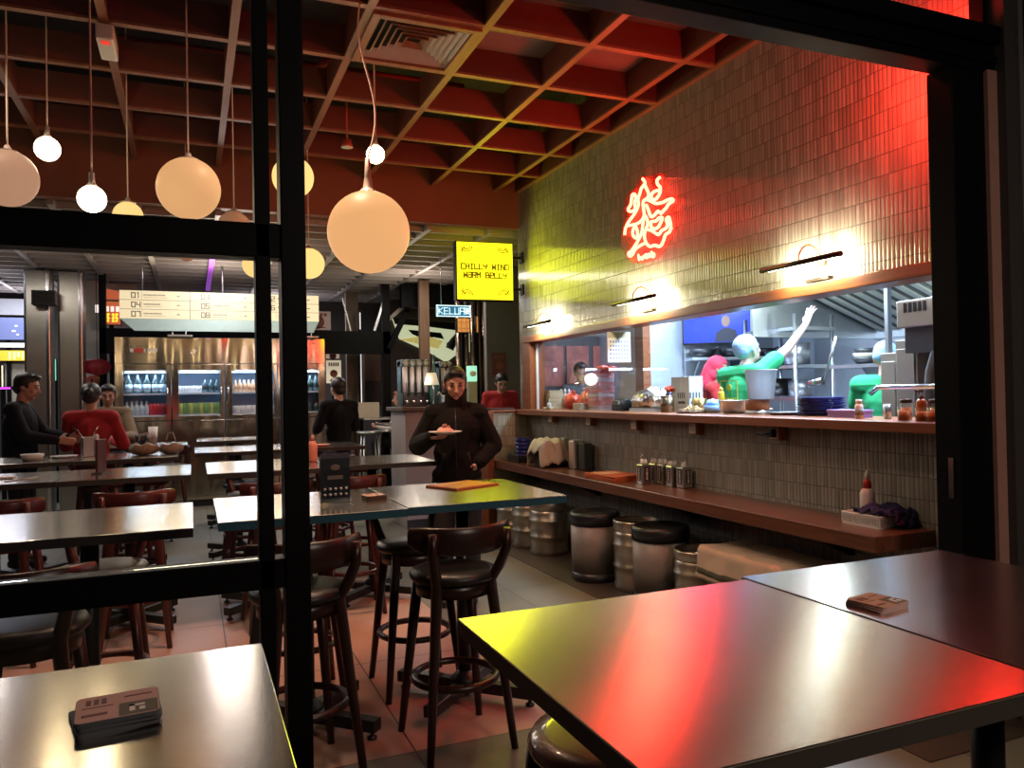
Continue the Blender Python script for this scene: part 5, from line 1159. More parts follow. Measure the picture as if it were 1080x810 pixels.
# ---------------------------------------------------------------- inside the kitchen
t = thing('wall_calendar', 'white wall calendar with a date grid on the kitchen column', 'calendar', (0, 0, 0))
c0, c1 = (3.895, 4.035); m = MB(); yc = 6.292
yc = 6.152
p0 = atY(640, 350, yc); p1 = atY(665, 382, yc)
x0, x1, z0, z1 = p0.x - .0, p1.x, p1.z, p0.z
t.location = (x0, yc, z0); W_, H_ = x1 - x0, z1 - z0
MB().bb((0, -.006, 0), (W_, -.001, H_)).build('sheet', PAPER, t); MB().bb((.005, -.0075, H_ * .80), (W_ - .005, -.006, H_ - .005)).build('heading', mat('cal_head', (.50, .46, .30), .7), t)
m = MB()
for r_ in range(5):
    for k in range(7): m.bb((W_ * (.10 + .12 * k), -.0072, H_ * (.10 + .135 * r_)), (W_ * (.17 + .12 * k), -.006, H_ * (.17 + .135 * r_)))
m.build('date_grid', mat('cal_ink', (.22, .26, .42), .7), t); 
# dark panel with red posters at the far end of the kitchen
struct(MB().bb((3.72, 8.30, 1.0), (5.0, 8.355, 2.5)).build('trim_11', mat('dark_panel', (.07, .06, .06), .4)))
POST = mat('red_poster', (.34, .10, .08), .5, var=.7, vscale=9); 
for k, (x, w_) in enumerate(((3.98, .26), (4.30, .30), (4.66, .30))):
    tag(MB().bb((x - w_ / 2, 8.285, 1.62), (x + w_ / 2, 8.299, 2.10)).build('red_poster', POST, None), ('red patterned poster farthest left inside the kitchen window', 'red patterned poster in the middle behind the kitchen window', 'red patterned poster nearest the calendar')[k], 'poster', 'red posters in the kitchen')
q = atY(582, 375, 8.12); J = dict(STAND); J.update(pitch=.3)
human('person in dark cap and dark top dimly seen behind the kraft boxes', (q.x + .30, 7.98, .20), -.3, J, .98, SKIN_D, 'top', mat('grey_top', (.06, .06, .065), .8), 'long', BLACK_TR, 'short', voxel=.013)
t = thing('white_cupboard', 'tall white cupboard behind the kitchen column', 'cupboard', (5.16, 7.80, .18)); MB().bb((-.55, -.45, 0), (.65, .5, 2.25)).build('carcass', KWALL, t, bev=.006)
for s in (0, 1): d_ = MB().bb((-.64 + s * .65, -.47, .05), (-.02 + s * .65, -.451, 2.2)).build('door', KWALL, t, bev=.004); MB().bb((-.08 + s * .14, -.49, 1.1), (-.06 + s * .14, -.47, 1.4)).build('handle', CHROME, d_)
a, b = atX(755, 342, 5.95), atX(790, 342, 5.95); t = thing('television', 'wall television showing a blue picture with a person in a suit', 'television', (5.95, (a.y + b.y) / 2 , 2.32), math.radians(-38)); t.location = (5.25, 6.86, 2.25)
MB().box((0, 0, 0), (.72, .05, .42)).build('casing', BLACKP, t, bev=.006)
scr = MB().box((0, -.027, 0), (.69, .004, .39)).build('screen', mat('screen_blue', (.01, .02, .2), .2, emit=(.02, .06, .85), estr=1.2), t)
MB().ell((.10, -.031, .03), (.045, .002, .062)).build('picture_face', mat('screen_face', (.3, .2, .18), .4, emit=(.45, .30, .26), estr=.4), t)
MB().prism([(-.02, -.19), (.24, -.19), (.20, -.07), (.13, -.045), (.07, -.045), (0.0, -.09)], .003, Matrix.Identity(3)).build('picture_suit', mat('screen_suit', (.02, .02, .04), .4, emit=(.02, .025, .05), estr=.4), t, loc=(0, -.032, 0))
MB().bb((-.03, .02, -.1), (.03, .06, .45)).build('bracket', BLACKP, t)
# shelf with pans
t = thing('pan_shelf', 'steel wall shelf with dark pans behind the red cook', 'shelf', (5.5, 6.9, 1.88), math.radians(-20)); MB().box((0, 0, 0), (1.0, .35, .03)).build('board', KITCHEN_STEEL, t); MB().box((0, .16, .12), (1.0, .02, .24)).build('upstand', KITCHEN_STEEL, t)
for s in (-1, 1): MB().bar((s * .4, .15, -.22), (s * .4, -.12, -.02), .03, .03).build('strut', KITCHEN_STEEL, t)
for k, (dx, r_) in enumerate(((-.34, .15), (.0, .17), (.34, .13))):
    o = MB().lathe(cup_prof(r_ * .7, r_, .09), n=28).tube([(0, -r_ + .01, .075), (0, -r_ - .14, .10)], .010, 8).build('frying_pan', mat('pan_dark', (.05, .05, .055), .4, .7), None, loc=Vector((5.5, 6.9, 1.896)) + Matrix.Rotation(math.radians(-20), 3, 'Z') @ Vector((dx, -.02, 0))); tag(o, ('dark pan at the left of the kitchen wall shelf', 'largest dark pan in the middle of the kitchen wall shelf', 'small dark pan at the right of the kitchen wall shelf')[k], 'pan')
# cooking range wall: work bench, rack and hood
t = thing('work_bench', 'steel kitchen work bench along the back wall', 'bench', (5.98, 5.4, .18)); MB().bb((-.40, -2.6, .82), (.41, 1.2, .87)).build('worktop', KITCHEN_STEEL, t); MB().bb((-.36, -2.5, .05), (.40, 1.1, .82)).build('cabinet', KITCHEN_STEEL, t); MB().bb((.38, -2.6, .87), (.41, 1.2, 2.0)).build('splashback', KITCHEN_STEEL, t)
a = atX(834, 400, 5.36); t = thing('pot_rack', 'open steel rack with pots beyond the stretching arm', 'rack', (5.33, a.y, .18))
for sx in (-1, 1):
    for sy in (-1, 1): MB().cyl((sx * .22, sy * .34, 0), (sx * .22, sy * .34, 2.05), .018, n=10).build('post', KITCHEN_STEEL, t)
for z in (.9, 1.25, 1.55, 1.9): MB().bb((-.23, -.36, z), (.23, .36, z + .03)).build('shelf', KITCHEN_STEEL, t)
for k, (dy, z, r_, h) in enumerate(((-.16, 1.28, .11, .15), (.14, 1.28, .13, .17), (-.12, 1.58, .12, .2), (.16, 1.58, .11, .14), (0, .93, .15, .16))):
    o = MB().lathe(cup_prof(r_, r_, h), n=26).build('cooking_pot', mat('pot_%d' % (k % 2), ((.30, .30, .32), (.05, .045, .045))[k % 2], .35, .8), None, loc=(5.33, a.y + dy, .18 + z + .012)); tag(o, ('bright pot on the lower rack shelf', 'dark pot on the lower rack shelf', 'tall bright pot on the upper rack shelf', 'dark pot on the upper rack shelf', 'bright pot on the bottom shelf of the rack')[k], 'pot', 'pots on the kitchen rack')
# extractor hood with slanting baffle filters
t = thing('extractor_hood', 'stainless extractor hood with slanted baffle filters over the range', 'extractor hood', (5.55, 4.62, 0))
m = MB(); m.bb((-.75, -.85, 2.60), (-.72, 1.15, 2.70)); m.bb((.80, -.85, 2.06), (.83, 1.15, 2.70)); m.bb((-.75, 1.12, 2.06), (.83, 1.15, 2.70)); m.bb((-.75, -.85, 2.60), (.83, -.82, 2.70)); m.bb((-.75, -.85, 2.68), (.83, 1.15, 2.70)); m.build('canopy', KITCHEN_STEEL, t)
m = MB(); m.bar((-.75, -.86, 2.60), (-.75, 1.16, 2.60), .06, .05); m.bar((.81, -.86, 2.05), (.81, 1.16, 2.05), .06, .05); m.bar((-.75, 1.14, 2.05), (.83, 1.14, 2.05), .06, .05); m.build('gutter', KITCHEN_STEEL, t)
m = MB(); m.bar((-.70, .15, 2.66), (.78, .15, 2.12), 1.90, .012, (0.34, 0, .94)); m.build('filter_panel', mat('filter_back', (.10, .11, .11), .5, .6), t)
m = MB()
for k in range(13): y = -.74 + k * .148; m.bar((-.70, y, 2.645), (.78, y, 2.105), .05, .03, (0.34, 0, .94))
m.build('baffles', mat('baffle_steel', (.72, .74, .70), .4, .5), t)
MB().cyl((-.55, .25, 2.55), (-.55, .75, 2.55), .035, n=12).build('hood_lamp', mat('hood_lamp', (.9, .9, .8), .3, emit=(.9, 1, .95), estr=6), t); lamp('hood_light', 'POINT', (-.45, .5, 2.45), 12, (.85, 1, .9), .06, parent=t); lamp('hood_light', 'POINT', (.3, -.4, 2.08), 8, (.85, 1, .9), .06, parent=t)
a = atX(925, 384, 5.2); t = thing('steel_shelf', 'short steel wall shelf beside the rear cook', 'shelf', (5.45, a.y + .22, a.z - .02)); MB().bb((-.2, -.38, 0), (.25, .38, .03)).build('board', KITCHEN_STEEL, t); MB().prism([(-.18, 0), (.2, 0), (.2, -.3)], .02).build('bracket', KITCHEN_STEEL, t)
for k in range(3): o = MB().lathe(cup_prof(.07, .12 - .012 * k, .055), n=26).build('dark_bowl', mat('bowl_black', (.03, .03, .03), .4) if k != 1 else mat('bowl_cream', (.5, .45, .35), .4), None, loc=(5.40, a.y + .30, a.z + .012 + k * .04)); tag(o, ('lowest dark bowl stacked on the short steel shelf', 'cream middle bowl stacked on the short steel shelf', 'topmost dark bowl stacked on the short steel shelf')[k], 'bowl', 'bowls on the short steel shelf')
a = atX(937, 350, 4.62); tag(MB().bb((4.60, a.y - .015, .18), (4.64, a.y + .015, 2.72)).build('steel_post', KITCHEN_STEEL), 'thin upright steel post between the hood and the ventilation unit', 'post')
# steel cabinets, ventilator box, hose and rail at the near end
prev_y = 99
STW = steel_mat('warm_steel', (.50, .45, .38), .40, 0)
for k, (pa, pb, ptop, X, lb) in enumerate(((929, 947, 372, 4.40, 'lower steel cabinet beside the green shirt'), (945, 968, 358, 4.32, 'tall narrow steel cabinet behind the amber jars'), (968, 1001, 366, 4.42, 'wide steel cabinet beside the window frame'))):
    y1 = atX(pa, 400, X).y; y0 = atX(pb, 400, X).y; z = atX((pa + pb) / 2, ptop, X).z
    y1 = min(y1, prev_y); prev_y = y0 - .005
    t = thing('steel_cabinet', lb, 'cabinet', (X, (y0 + y1) / 2, .18), 0, 'steel cabinets in the kitchen'); hw = (y1 - y0) / 2
    MB().bb((0, -hw, 0), (.5, hw, z - .18)).build('carcass', STW, t, bev=.006); MB().bb((-.012, -hw + .015, .1), (-.001, hw - .015, z - .24)).build('door', STW, t, bev=.004)
y1 = atX(945, 330, 4.15).y; z1, z0 = atX(960, 316, 4.15).z, atX(960, 345, 4.15).z
t = thing('ventilator_box', 'grey boxy ventilation unit hanging at the top near corner of the kitchen', 'ventilation unit', (4.15, 2.95, z0)); MB().bb((0, -.38, 0), (.6, y1 - 2.95, z1 - z0)).build('housing', STW, t, bev=.01)
m = MB()
for k in range(5): m.box((-.003, y1 - 3.02 - k * .035, (z1 - z0) * .72), (.008, .018, .06))
m.build('vent_slots', BLACKP, t); MB().bb((.1, -.38, z1 - z0), (.5, .1, 2.72 - z0)).build('duct', mat('duct_navy', (.12, .14, .20), .5), t); MB().bb((.05, -.38, -.16), (.55, y1 - 2.97, 0)).build('lower_shroud', mat('shroud', (.05, .05, .05), .5), t)
h = [atX(990, 358, 4.25), atX(986, 374, 4.22), atX(981, 392, 4.2), atX(980, 410, 4.2), atX(980, 430, 4.2)]
tag(MB().tube(h, .028, 12).build('grey_hose', mat('hose', (.16, .16, .15), .55)), 'thick grey hose bending down behind the amber jars', 'hose')
a, b = atX(918, 412, 4.02), atX(1003, 408, 4.02); tag(MB().tube([Vector((4.02, 2.525, a.z + .02)), Vector((4.02, a.y - .06, a.z + .02)), Vector((4.02, a.y, a.z - .02))], .017, 12).build('steel_rail', CHROME), 'horizontal steel rail crossing behind the amber jars', 'rail')
a = atX(863, 375, 4.6); tag(MB().tube([atX(882, 355, 4.6), atX(874, 385, 4.6), atX(868, 402, 4.6)], .010, 8).tube([atX(868, 402, 4.6), atX(855, 404, 4.6)], .03, 10).build('ladle', CHROME), 'long handled steel ladle leaning above the navy plates', 'ladle')

# ---------------------------------------------------------------- picture lamps, neon, yellow sign on the tiled wall
def picture_lamp(pa, pb, pm, label):
    # long shade held off the wall by a hooped arm; bulb box on the wall lights the tiles
    A, B_ = atX(pa[0], pa[1], WX - .17), atX(pb[0], pb[1], WX - .17); mc = atX(pm[0], pm[1], WX)
    t = thing('picture_lamp', label, 'wall lamp', (WX, mc.y, mc.z), 0, 'picture lamps along the tiled wall')
    o = Vector((WX, mc.y, mc.z)); A = A - o; B_ = B_ - o; z = (A.z + B_.z) / 2
    A = Vector((-.17, .33 + (A.y + B_.y) / 2, z)); B_ = Vector((-.17, -.33 + (A.y - .33 + B_.y * 0), z))
    yc = A.y - .33; A = Vector((-.17, yc + .33, z)); B_ = Vector((-.17, yc - .33, z))
    m = MB()
    for k in range(9):
        pass
    m.tube([A, B_], .016, 12); m.build('shade', mat('lamp_bronze', (.035, .022, .014), .35, .6), t)
    hoop = [Vector((-.17 + .17 * (1 - math.cos(a)) * .5, yc, z + .012 + .10 * math.sin(a))) for a in [PI * k / 14 for k in range(15)]]
    MB().tube(hoop, .0055, 8).build('arm', mat('lamp_brass', (.40, .22, .10), .3, .8), t)
    MB().bb((-.016, yc - .05, z - .015), (-.001, yc + .05, z + .03)).build('wall_plate', mat('lamp_brass', (.4, .22, .1)), t, bev=.003)
    MB().bb((-.155, yc - .29, z - .012), (-.140, yc + .29, z + .004)).build('tube_light', mat('lamp_tube', (.9, .9, .8), .3, emit=(1, .93, .62), estr=14), t)
    MB().bb((-.035, -.09, -.035), (-.001, .09, .012)).build('bracket_box', mat('lamp_box', (.75, .7, .5), .4), t, bev=.003); MB().bb((-.04, -.095, -.055), (-.001, .095, -.036)).build('lower_bar', mat('lamp_bronze', (.035, .022, .014)), t)
    for s in (-.2, 0, .2): lamp('tube_glow', 'AREA', (-.125, yc + s, z - .005), 3.0, (1, .93, .62), .18, .02, Euler((0, -PI / 2, 0)), parent=t)
    for s in (-.15, .15): lamp('tube_glow', 'AREA', (-.148, yc + s, z - .02), 1.6, (1, .93, .70), .25, .03, Euler((0, -.25, PI / 2)), parent=t)
    return t
picture_lamp((802, 286), (888, 267), (866, 287), 'nearest picture lamp, large over the middle of the kitchen window')
picture_lamp((645, 322), (692, 311), (685, 322), 'middle picture lamp below the red neon sign')
picture_lamp((553, 345), (580, 338), (581, 346), 'farthest picture lamp, beside the yellow sign corner')

t = thing('neon_sign', 'red neon sign of looping brush strokes on the tiled wall', 'neon sign', (0, 0, 0))
NEON = mat('neon_tube', (.9, .3, .2), .3, emit=(1.0, .06, .03), estr=20)
def npt(zx, zy, X=WX - .045): return atX(640 + zx / 6.75, 170 + zy / 6.75, X)
strokes = [
 [(255,125),(272,150),(262,172),(245,195),(235,230),(222,270),(225,310),(210,350),(190,385),(160,425),(140,460),(130,495),(128,525)],
 [(268,160),(280,190),(292,215),(298,242),(288,262),(268,280)],
 [(200,235),(182,238),(176,270),(170,310),(152,340),(160,356),(185,355),(203,335),(198,300),(205,265),(200,235)],
 [(378,115),(358,135),(362,165),(380,185),(378,225),(360,258),(338,275),(318,262),(320,235),(340,215),(365,208)],
 [(268,385),(262,340),(258,300),(268,276),(290,275),(320,288),(345,300),(370,300),(400,292),(435,275),(465,268),(470,285),(440,305),(425,330),(405,350),(385,372),(365,355),(345,378),(320,397),(305,375),(295,345),(280,310)],
 [(140,460),(175,455),(215,445),(250,420),(268,385),(285,410),(292,445),(280,480),(268,520),(272,560),(285,590),(310,608),(340,598),(370,607),(390,595),(405,560),(420,520),(445,505),(455,470),(450,430),(440,398),(424,415),(432,450),(420,478),(390,495),(370,522),(350,515),(320,495),(298,488)],
 [(262,410),(255,460),(248,510),(225,560),(205,595),(175,640),(155,655),(165,677),(185,660),(200,630),(230,605),(262,588)],
 [(205,465),(188,485),(185,520),(200,545),(216,540),(218,500),(205,465)],
 [(320,425),(312,455),(330,480),(360,475),(380,445),(395,402),(370,405),(352,425),(330,428)],
 [(224,662),(230,705),(240,682),(252,700),(262,670)], [(275,690),(272,668),(285,662),(290,684),(278,690)], [(300,655),(305,686)], [(318,640),(322,682),(338,676),(334,655),(320,660)]]
def smooth_pts(P, n=3):
    P = [Vector(q) for q in P]; out = []
    for i in range(len(P) - 1):
        p0, p1, p2, p3 = P[max(i - 1, 0)], P[i], P[i + 1], P[min(i + 2, len(P) - 1)]
        for k in range(n):
            s = k / n; out.append(0.5 * ((2 * p1) + (p2 - p0) * s + (2 * p0 - 5 * p1 + 4 * p2 - p3) * s * s + (3 * p1 - p0 - 3 * p2 + p3) * s ** 3))
    return out + [P[-1]]
for k, s in enumerate(strokes):
    r_ = .0125 if k < 9 else .009
    MB().tube(smooth_pts([npt(*q) for q in s]), r_, 8).build('neon_stroke', NEON, t)
# backing board, the strokes' red halo put into its colour, following the outline, with stand-offs and feed cable
outl = [(250,100),(300,110),(380,85),(410,110),(400,200),(420,245),(490,250),(500,290),(460,340),(480,380),(490,470),(470,530),(420,620),(365,690),(230,730),(140,690),(100,560),(120,430),(120,330),(150,230),(190,200),(225,150)]
outl = [tuple(q) for q in smooth_pts([Vector(q) for q in outl] + [Vector(outl[0])], 4)][:-1]
mb = MB(); o1 = [npt(x, y, WX - .022) for x, y in outl]; o2 = [q + Vector((.004, 0, 0)) for q in o1]; n = len(o1)
mb.add(o1 + o2, [tuple(range(n)), tuple(range(n, 2 * n))[::-1]] + [(i, (i + 1) % n, (i + 1) % n + n, i + n) for i in range(n)]); mb.build('acrylic_board', mat('halo_acrylic', (.55, .07, .06), .35, alpha=.45), t)
m = MB()
for q in ((255, 130), (470, 480), (150, 640), (460, 280)): c = npt(*q, WX - .03); m.cyl(c, c + Vector((.03, 0, 0)), .006, n=8)
m.build('stand_off', CHROME, t)
MB().tube([npt(385, 120, WX - .01), npt(440, 122, WX - .006), npt(540, 125, WX - .006)], .003, 6).build('feed_cable', CLEAR, t)
nl = npt(300, 400, WX - .10); lamp('neon_glow', 'POINT', nl, NEON_W * .12, (1, .03, .02), .10, parent=t); lamp('neon_glow', 'SPOT', nl, NEON_W, (1, .03, .02), .22, None, (0, PI / 2, 0), math.radians(176), 0.3, parent=t)

# yellow light box on the corner
p0, p1 = atY(481, 253, 8.08), atY(541.5, 318, 8.08); w_ = p1.x - p0.x; h_ = p0.z - p1.z
t = thing('sign_box', 'glowing yellow light box sign reading CHILLY WIND WARM BELLY on the wall corner', 'sign', ((p0.x + p1.x) / 2, 8.08, (p0.z + p1.z) / 2), math.radians(-4))
MB().bb((-w_ / 2, .004, -h_ / 2), (w_ / 2, .12, h_ / 2)).build('case', BLACK_METAL, t, bev=.004)
MB().bb((-w_ / 2 + .012, -.002, -h_ / 2 + .012), (w_ / 2 - .012, .0035, h_ / 2 - .012)).build('lit_panel', mat('yellow_panel', (.8, .75, .03), .4, emit=(1.0, .91, .012), estr=1.25, var=.02), t)
INK = mat('sign_ink', (.07, .035, .004), .6); m = MB(); lh = .070; 
for txt, z in (('CHILLY WIND', .020), ('WaRM BeLLY', -.075)):
    wd = text_w(txt, lh * .60, 1.5) ; hh = lh; m2 = letters(m, txt, (-text_w(txt, hh, 1.5) / 2 * .80, -.004, z), (1, 0, 0), (0, 0, 1), hh * .80, .0115, .003, 1.5)
m.build('lettering', INK, t)
m = MB()
for sx in (-1, 1):
    for sz in (-1, 1):
        cx, cz = sx * w_ * .33, sz * h_ * .37
        for a0, r_ in ((0, .062), (1, .038)):
            pts = [(cx - sx * (.01 + r_ * math.cos(a)), -.0045, cz - sz * (r_ * math.sin(a) - .03)) for a in [PI * k / 8 * .95 for k in range(9)]]
            m.tube(pts, .0045, 6)
        m.tube([(cx + sx * .06, -.0045, cz - sz * .03), (cx + sx * .02, -.0045, cz + sz * .01), (cx - sx * .0, -.0045, cz + sz * .012)], .004, 6); m.tube([(cx + sx * .035, -.0045, cz - sz * .055), (cx + sx * .045, -.0045, cz - sz * .02)], .004, 6)
m.build('corner_flourish', INK, t); MB().bb((-w_ / 2 + .012, .1205, -h_ / 2 + .012), (w_ / 2 - .012, .126, h_ / 2 - .012)).build('rear_panel', MATS['yellow_panel'], t); lamp('sign_glow', 'AREA', (0, .15, 0), 1, (.92, 1.0, .03), w_ * .9, h_ * .9, (PI / 2, 0, 0), parent=t)
for z in (.17, -.19): MB().bar((w_ / 2, .05, z), (w_ / 2 + .10, .05, z), .02, .025).box((w_ / 2 + .115, .05, z), (.022, .10, .12)).build('wall_bracket', BLACK_METAL, t)
lamp('sign_glow', 'AREA', (0, -.03, 0), 9, (.92, 1.0, .03), w_ * .9, h_ * .9, (-PI / 2, 0, 0), parent=t)
lamp('sign_glow', 'POINT', (w_ / 2 + .02, -.06, 0), 3.0, (.92, 1.0, .03), .15, parent=t)

# red neon tube running inside above the entrance
t = thing('entrance_neon_tube', 'red neon tube over the inside of the entrance, lighting wall and ceiling', 'neon tube', (2.86, 2.645, 3.10))
MB().cyl((-.55, 0, 0), (.60, 0, 0), .014, n=10).build('tube', mat('red_tube', (.6, .05, .03), .3, emit=(1, .04, .02), estr=8), t); MB().bb((-.58, -.074, -.03), (.62, -.055, .03)).build('channel', BLACK_METAL, t)
for s in (-1, 1): MB().bar((s * .4, 0, 0), (s * .4, -.06, 0), .012, .012).build('clip', BLACK_METAL, t)
lamp('tube_red', 'POINT', (.45, .05, 0), RED_W, (1.0, .035, .02), .08, parent=t)
# ---------------------------------------------------------------- drinks fridge and menu board
FY = 12.0
fx0, fx1 = atY(121, 400, FY).x, atY(343, 400, FY).x
fz = lambda py: atY(150, py, FY).z
fzt = 2.43; t = thing('display_fridge', 'wide stainless drinks fridge with lit glass doors', 'fridge', (0, FY, 0))
zh, zw1, zw0, zl = fz(384), fz(391), fz(440), fz(444.5)
m = MB(); m.bb((fx0, .03, .10), (fx0 + .05, .75, fzt)); m.bb((fx1 - .05, .03, .10), (fx1, .75, fzt)); m.bb((fx0, .70, .10), (fx1, .75, fzt)); m.bb((fx0, .03, fzt - .05), (fx1, .75, fzt)); m.bb((fx0, .03, .10), (fx1, .75, .15))
m.build('cabinet', FRIDGE_STEEL, t); MB().bb((fx0, 0, zh + .004), (fx1, .05, fzt)).build('header_panel', FRIDGE_STEEL, t, bev=.004)
INL = mat('fridge_inside', (.55, .66, .80), .5); MB().bb((fx0 + .05, .66, .2), (fx1 - .05, .69, zh)).build('liner', INL, t)
wins = [(130, 175.5), (188.5, 232), (245, 289), (298, 336)]; doors = [(121, 181), (181, 237), (237, 293), (293, 343)]
hx = [None, 233.5, 240.5, None]
for k, ((a, b), (c, d)) in enumerate(zip(wins, doors)):
    X = [atY(q, 415, FY).x for q in (a, b, c, d)]
    m = MB(); m.bb((X[2] + .006, 0, zl + .004), (X[0], .04, zh - .004)); m.bb((X[1], 0, zl + .004), (X[3] - .006, .04, zh - .004)); m.bb((X[0], 0, zw1), (X[1], .04, zh - .004)); m.bb((X[0], 0, zl + .004), (X[1], .04, zw0))
    d_ = m.build('door', FRIDGE_STEEL, t, bev=.003); MB().bb((X[0], .015, zw0), (X[1], .022, zw1)).build('glass', GLASS, d_)
    hxx = {0: X[3] - .05, 1: X[3] - .045, 2: X[2] + .045, 3: X[2] + .05}[k]
    MB().tube([(hxx, 0, 1.48), (hxx, -.045, 1.50), (hxx, -.045, 1.70), (hxx, 0, 1.72)], .010, 8).build('handle', CHROME, d_)
    MB().bb((X[2] + .006, 0, .16), (X[3] - .006, .04, zl - .006)).build('lower_door', FRIDGE_STEEL, t, bev=.003)
    MB().bb((X[2] + .03, .05, .18), (X[2] + .045, .66, zh)).build('partition', INL, t)
    for z in (zw0 + .02, zw0 + .33): MB().bb((X[2] + .05, .10, z - .02), (X[3] - .05, .64, z)).build('shelf', mat('shelf_white', (.7, .75, .8), .4), t)
    MB().bb((X[0] + .02, .06, zw1 - .03), (X[1] - .02, .09, zw1 - .012)).build('door_light', mat('fridge_light', (.9, .95, 1), .3, emit=(.62, .82, 1), estr=9), t)
    lamp('fridge_glow', 'AREA', ((X[0] + X[1]) / 2, .12, zw1 - .02), 7.5, (.55, .78, 1), .5, .1, (math.radians(-20), 0, 0), parent=t)
MB().bb((fx0 + .02, .06, 0), (fx1 - .02, .70, .10)).build('plinth', BLACKP, t)
m = MB()
for k in range(5): m.box((atY(139, 370, FY).x + k * .075, -.003, fz(369.5)), (.045, .006, .045))
m.build('logo_dots', PAPER, t); MB().ell((atY(147, 370, FY).x, -.004, fz(369.5)), (.075, .004, .04)).build('logo_badge', mat('badge_red', (.5, .08, .05), .4), t)
m = MB(); [m.box((atY(202 + 4 * k, 372 - 2 * k, FY).x, -.003, fz(372 - 2 * k)), (.03, .006, .03)) for k in range(2)]; m.build('header_marks', PAPER, t)
# bottles and cans on the fridge shelves
def bottle(x, z, r, h, m, cat, label, group, can=False):
    if can: mb = MB().lathe([(0, 0), (r, .004), (r, h - .008), (r * .8, h), (0, h)], n=12)
    else: mb = MB().lathe([(0, 0), (r, .004), (r, h * .58), (r * .38, h * .78), (r * .34, h), (0, h)], n=12)
    return tag(mb.build('drink_can' if can else 'drink_bottle', m, None, loc=(x, FY + .19, z)), label, cat, group)
B_DARK = mat('bottle_dark', (.03, .05, .05), .2); B_PALE = mat('bottle_pale', (.50, .60, .66), .25); C_RED = mat('can_red', (.55, .04, .06), .3); C_GRN = mat('can_green', (.20, .36, .12), .3); C_LEM = mat('can_lemon', (.55, .55, .15), .3); C_PALE = mat('carton_pale', (.75, .72, .68), .5); C_ORG = mat('bottle_orange', (.55, .28, .14), .35)
zl_, zu_ = zw0 + .021, zw0 + .331
def rowx(a, b, n): return [atY(a + (b - a) * (k + .5) / n, 415, FY + .19).x for k in range(n)]
for x in rowx(131, 160, 3) + rowx(160, 176, 2): bottle(x, zu_, .055, .27, B_DARK, 'bottle', 'dark bottle with pale label on the upper shelf of the first fridge door', 'dark bottles in the first fridge door')
for o in [q for q in COL.objects if q.name.startswith('drink_bottle')]:
    l_ = MB().lathe([(.0555, .03), (.0555, .13)], n=12).build('bottle_label', B_PALE, o)
for x in rowx(131, 157, 5): bottle(x, zl_, .04, .20, B_PALE, 'bottle', 'clear bottle on the lower shelf of the first fridge door', 'clear bottles in the first fridge door')
for x in rowx(157, 176, 5): bottle(x, zl_, .036, .165, C_RED, 'can', 'red can on the lower shelf of the first fridge door', 'red cans in the first fridge door', True)
for x in rowx(188, 212, 8): bottle(x, zu_, .035, .10, C_PALE, 'tub', 'small white tub on the upper shelf of the second fridge door', 'white tubs in the second fridge door', True)
for x in rowx(213, 232, 3): bottle(x, zu_, .045, .19, B_DARK, 'bottle', 'dark bottle on the upper shelf of the second fridge door', 'dark bottles in the second fridge door')
for k, x in enumerate(rowx(189, 232, 12)): bottle(x, zl_, .034, .165, C_GRN if k % 3 else C_LEM, 'can', 'green can on the lower shelf of the second fridge door' if k % 3 else 'lemon yellow can on the lower shelf of the second fridge door', 'green and yellow cans in the second fridge door', True)
for x in rowx(246, 288, 9): bottle(x, zu_, .04, .18, C_ORG, 'bottle', 'orange brown bottle on the upper shelf of the third fridge door', 'orange bottles in the third fridge door')
for x in rowx(246, 288, 6): bottle(x, zl_, .06, .11, C_PALE, 'tub', 'pale tub on the lower shelf of the third fridge door', 'pale tubs in the third fridge door', True)
for x in rowx(300, 336, 6): bottle(x, zu_, .05, .24, B_DARK, 'bottle', 'tall dark bottle on the upper shelf of the last fridge door', 'dark bottles in the last fridge door')
for x in rowx(300, 336, 6): bottle(x, zl_, .045, .14, B_DARK, 'bottle', 'small dark bottle on the lower shelf of the last fridge door', 'small bottles in the last fridge door')
# lit menu board on brackets above the fridge
bx0, bx1 = atY(126, 320, 11.8).x, atY(336, 320, 11.8).x
t = thing('menu_board', 'long lit menu board with numbered dishes above the fridge', 'menu board', (0, 11.8, 0)); bz0, bz1 = 2.675, 3.06
MB().bb((bx0, .003, bz0), (bx1, .16, bz1)).build('case', mat('board_case', (.45, .44, .42), .5), t)
MB().bb((bx0, -.003, bz0), (bx1, .0025, bz1)).build('lit_face', mat('board_face', (.3, .28, .22), .5, emit=(1.0, .80, .46), estr=.78, var=.02), t)
W3 = (bx1 - bx0) / 3; h3 = (bz1 - bz0) / 3
gr = mat('board_grey', (.25, .24, .20), .6); m = MB()
for k in (1, 2): m.bb((bx0 + W3 * k * 1.0 - .004, -.005, bz0), (bx0 + W3 * k + .004, -.0032, bz1)); m.bb((bx0, -.005, bz0 + h3 * k - .003), (bx1, -.0032, bz0 + h3 * k + .003))
m.build('divider_lines', gr, t)
num = iter(('01', '03', '02', '04', '05', '06', '07', '08', '09')); m = MB()
order = [['01', '03', '02'], ['04', '05', '06'], ['07', '08', '09']]
m2 = MB(); rn = random.Random(2)
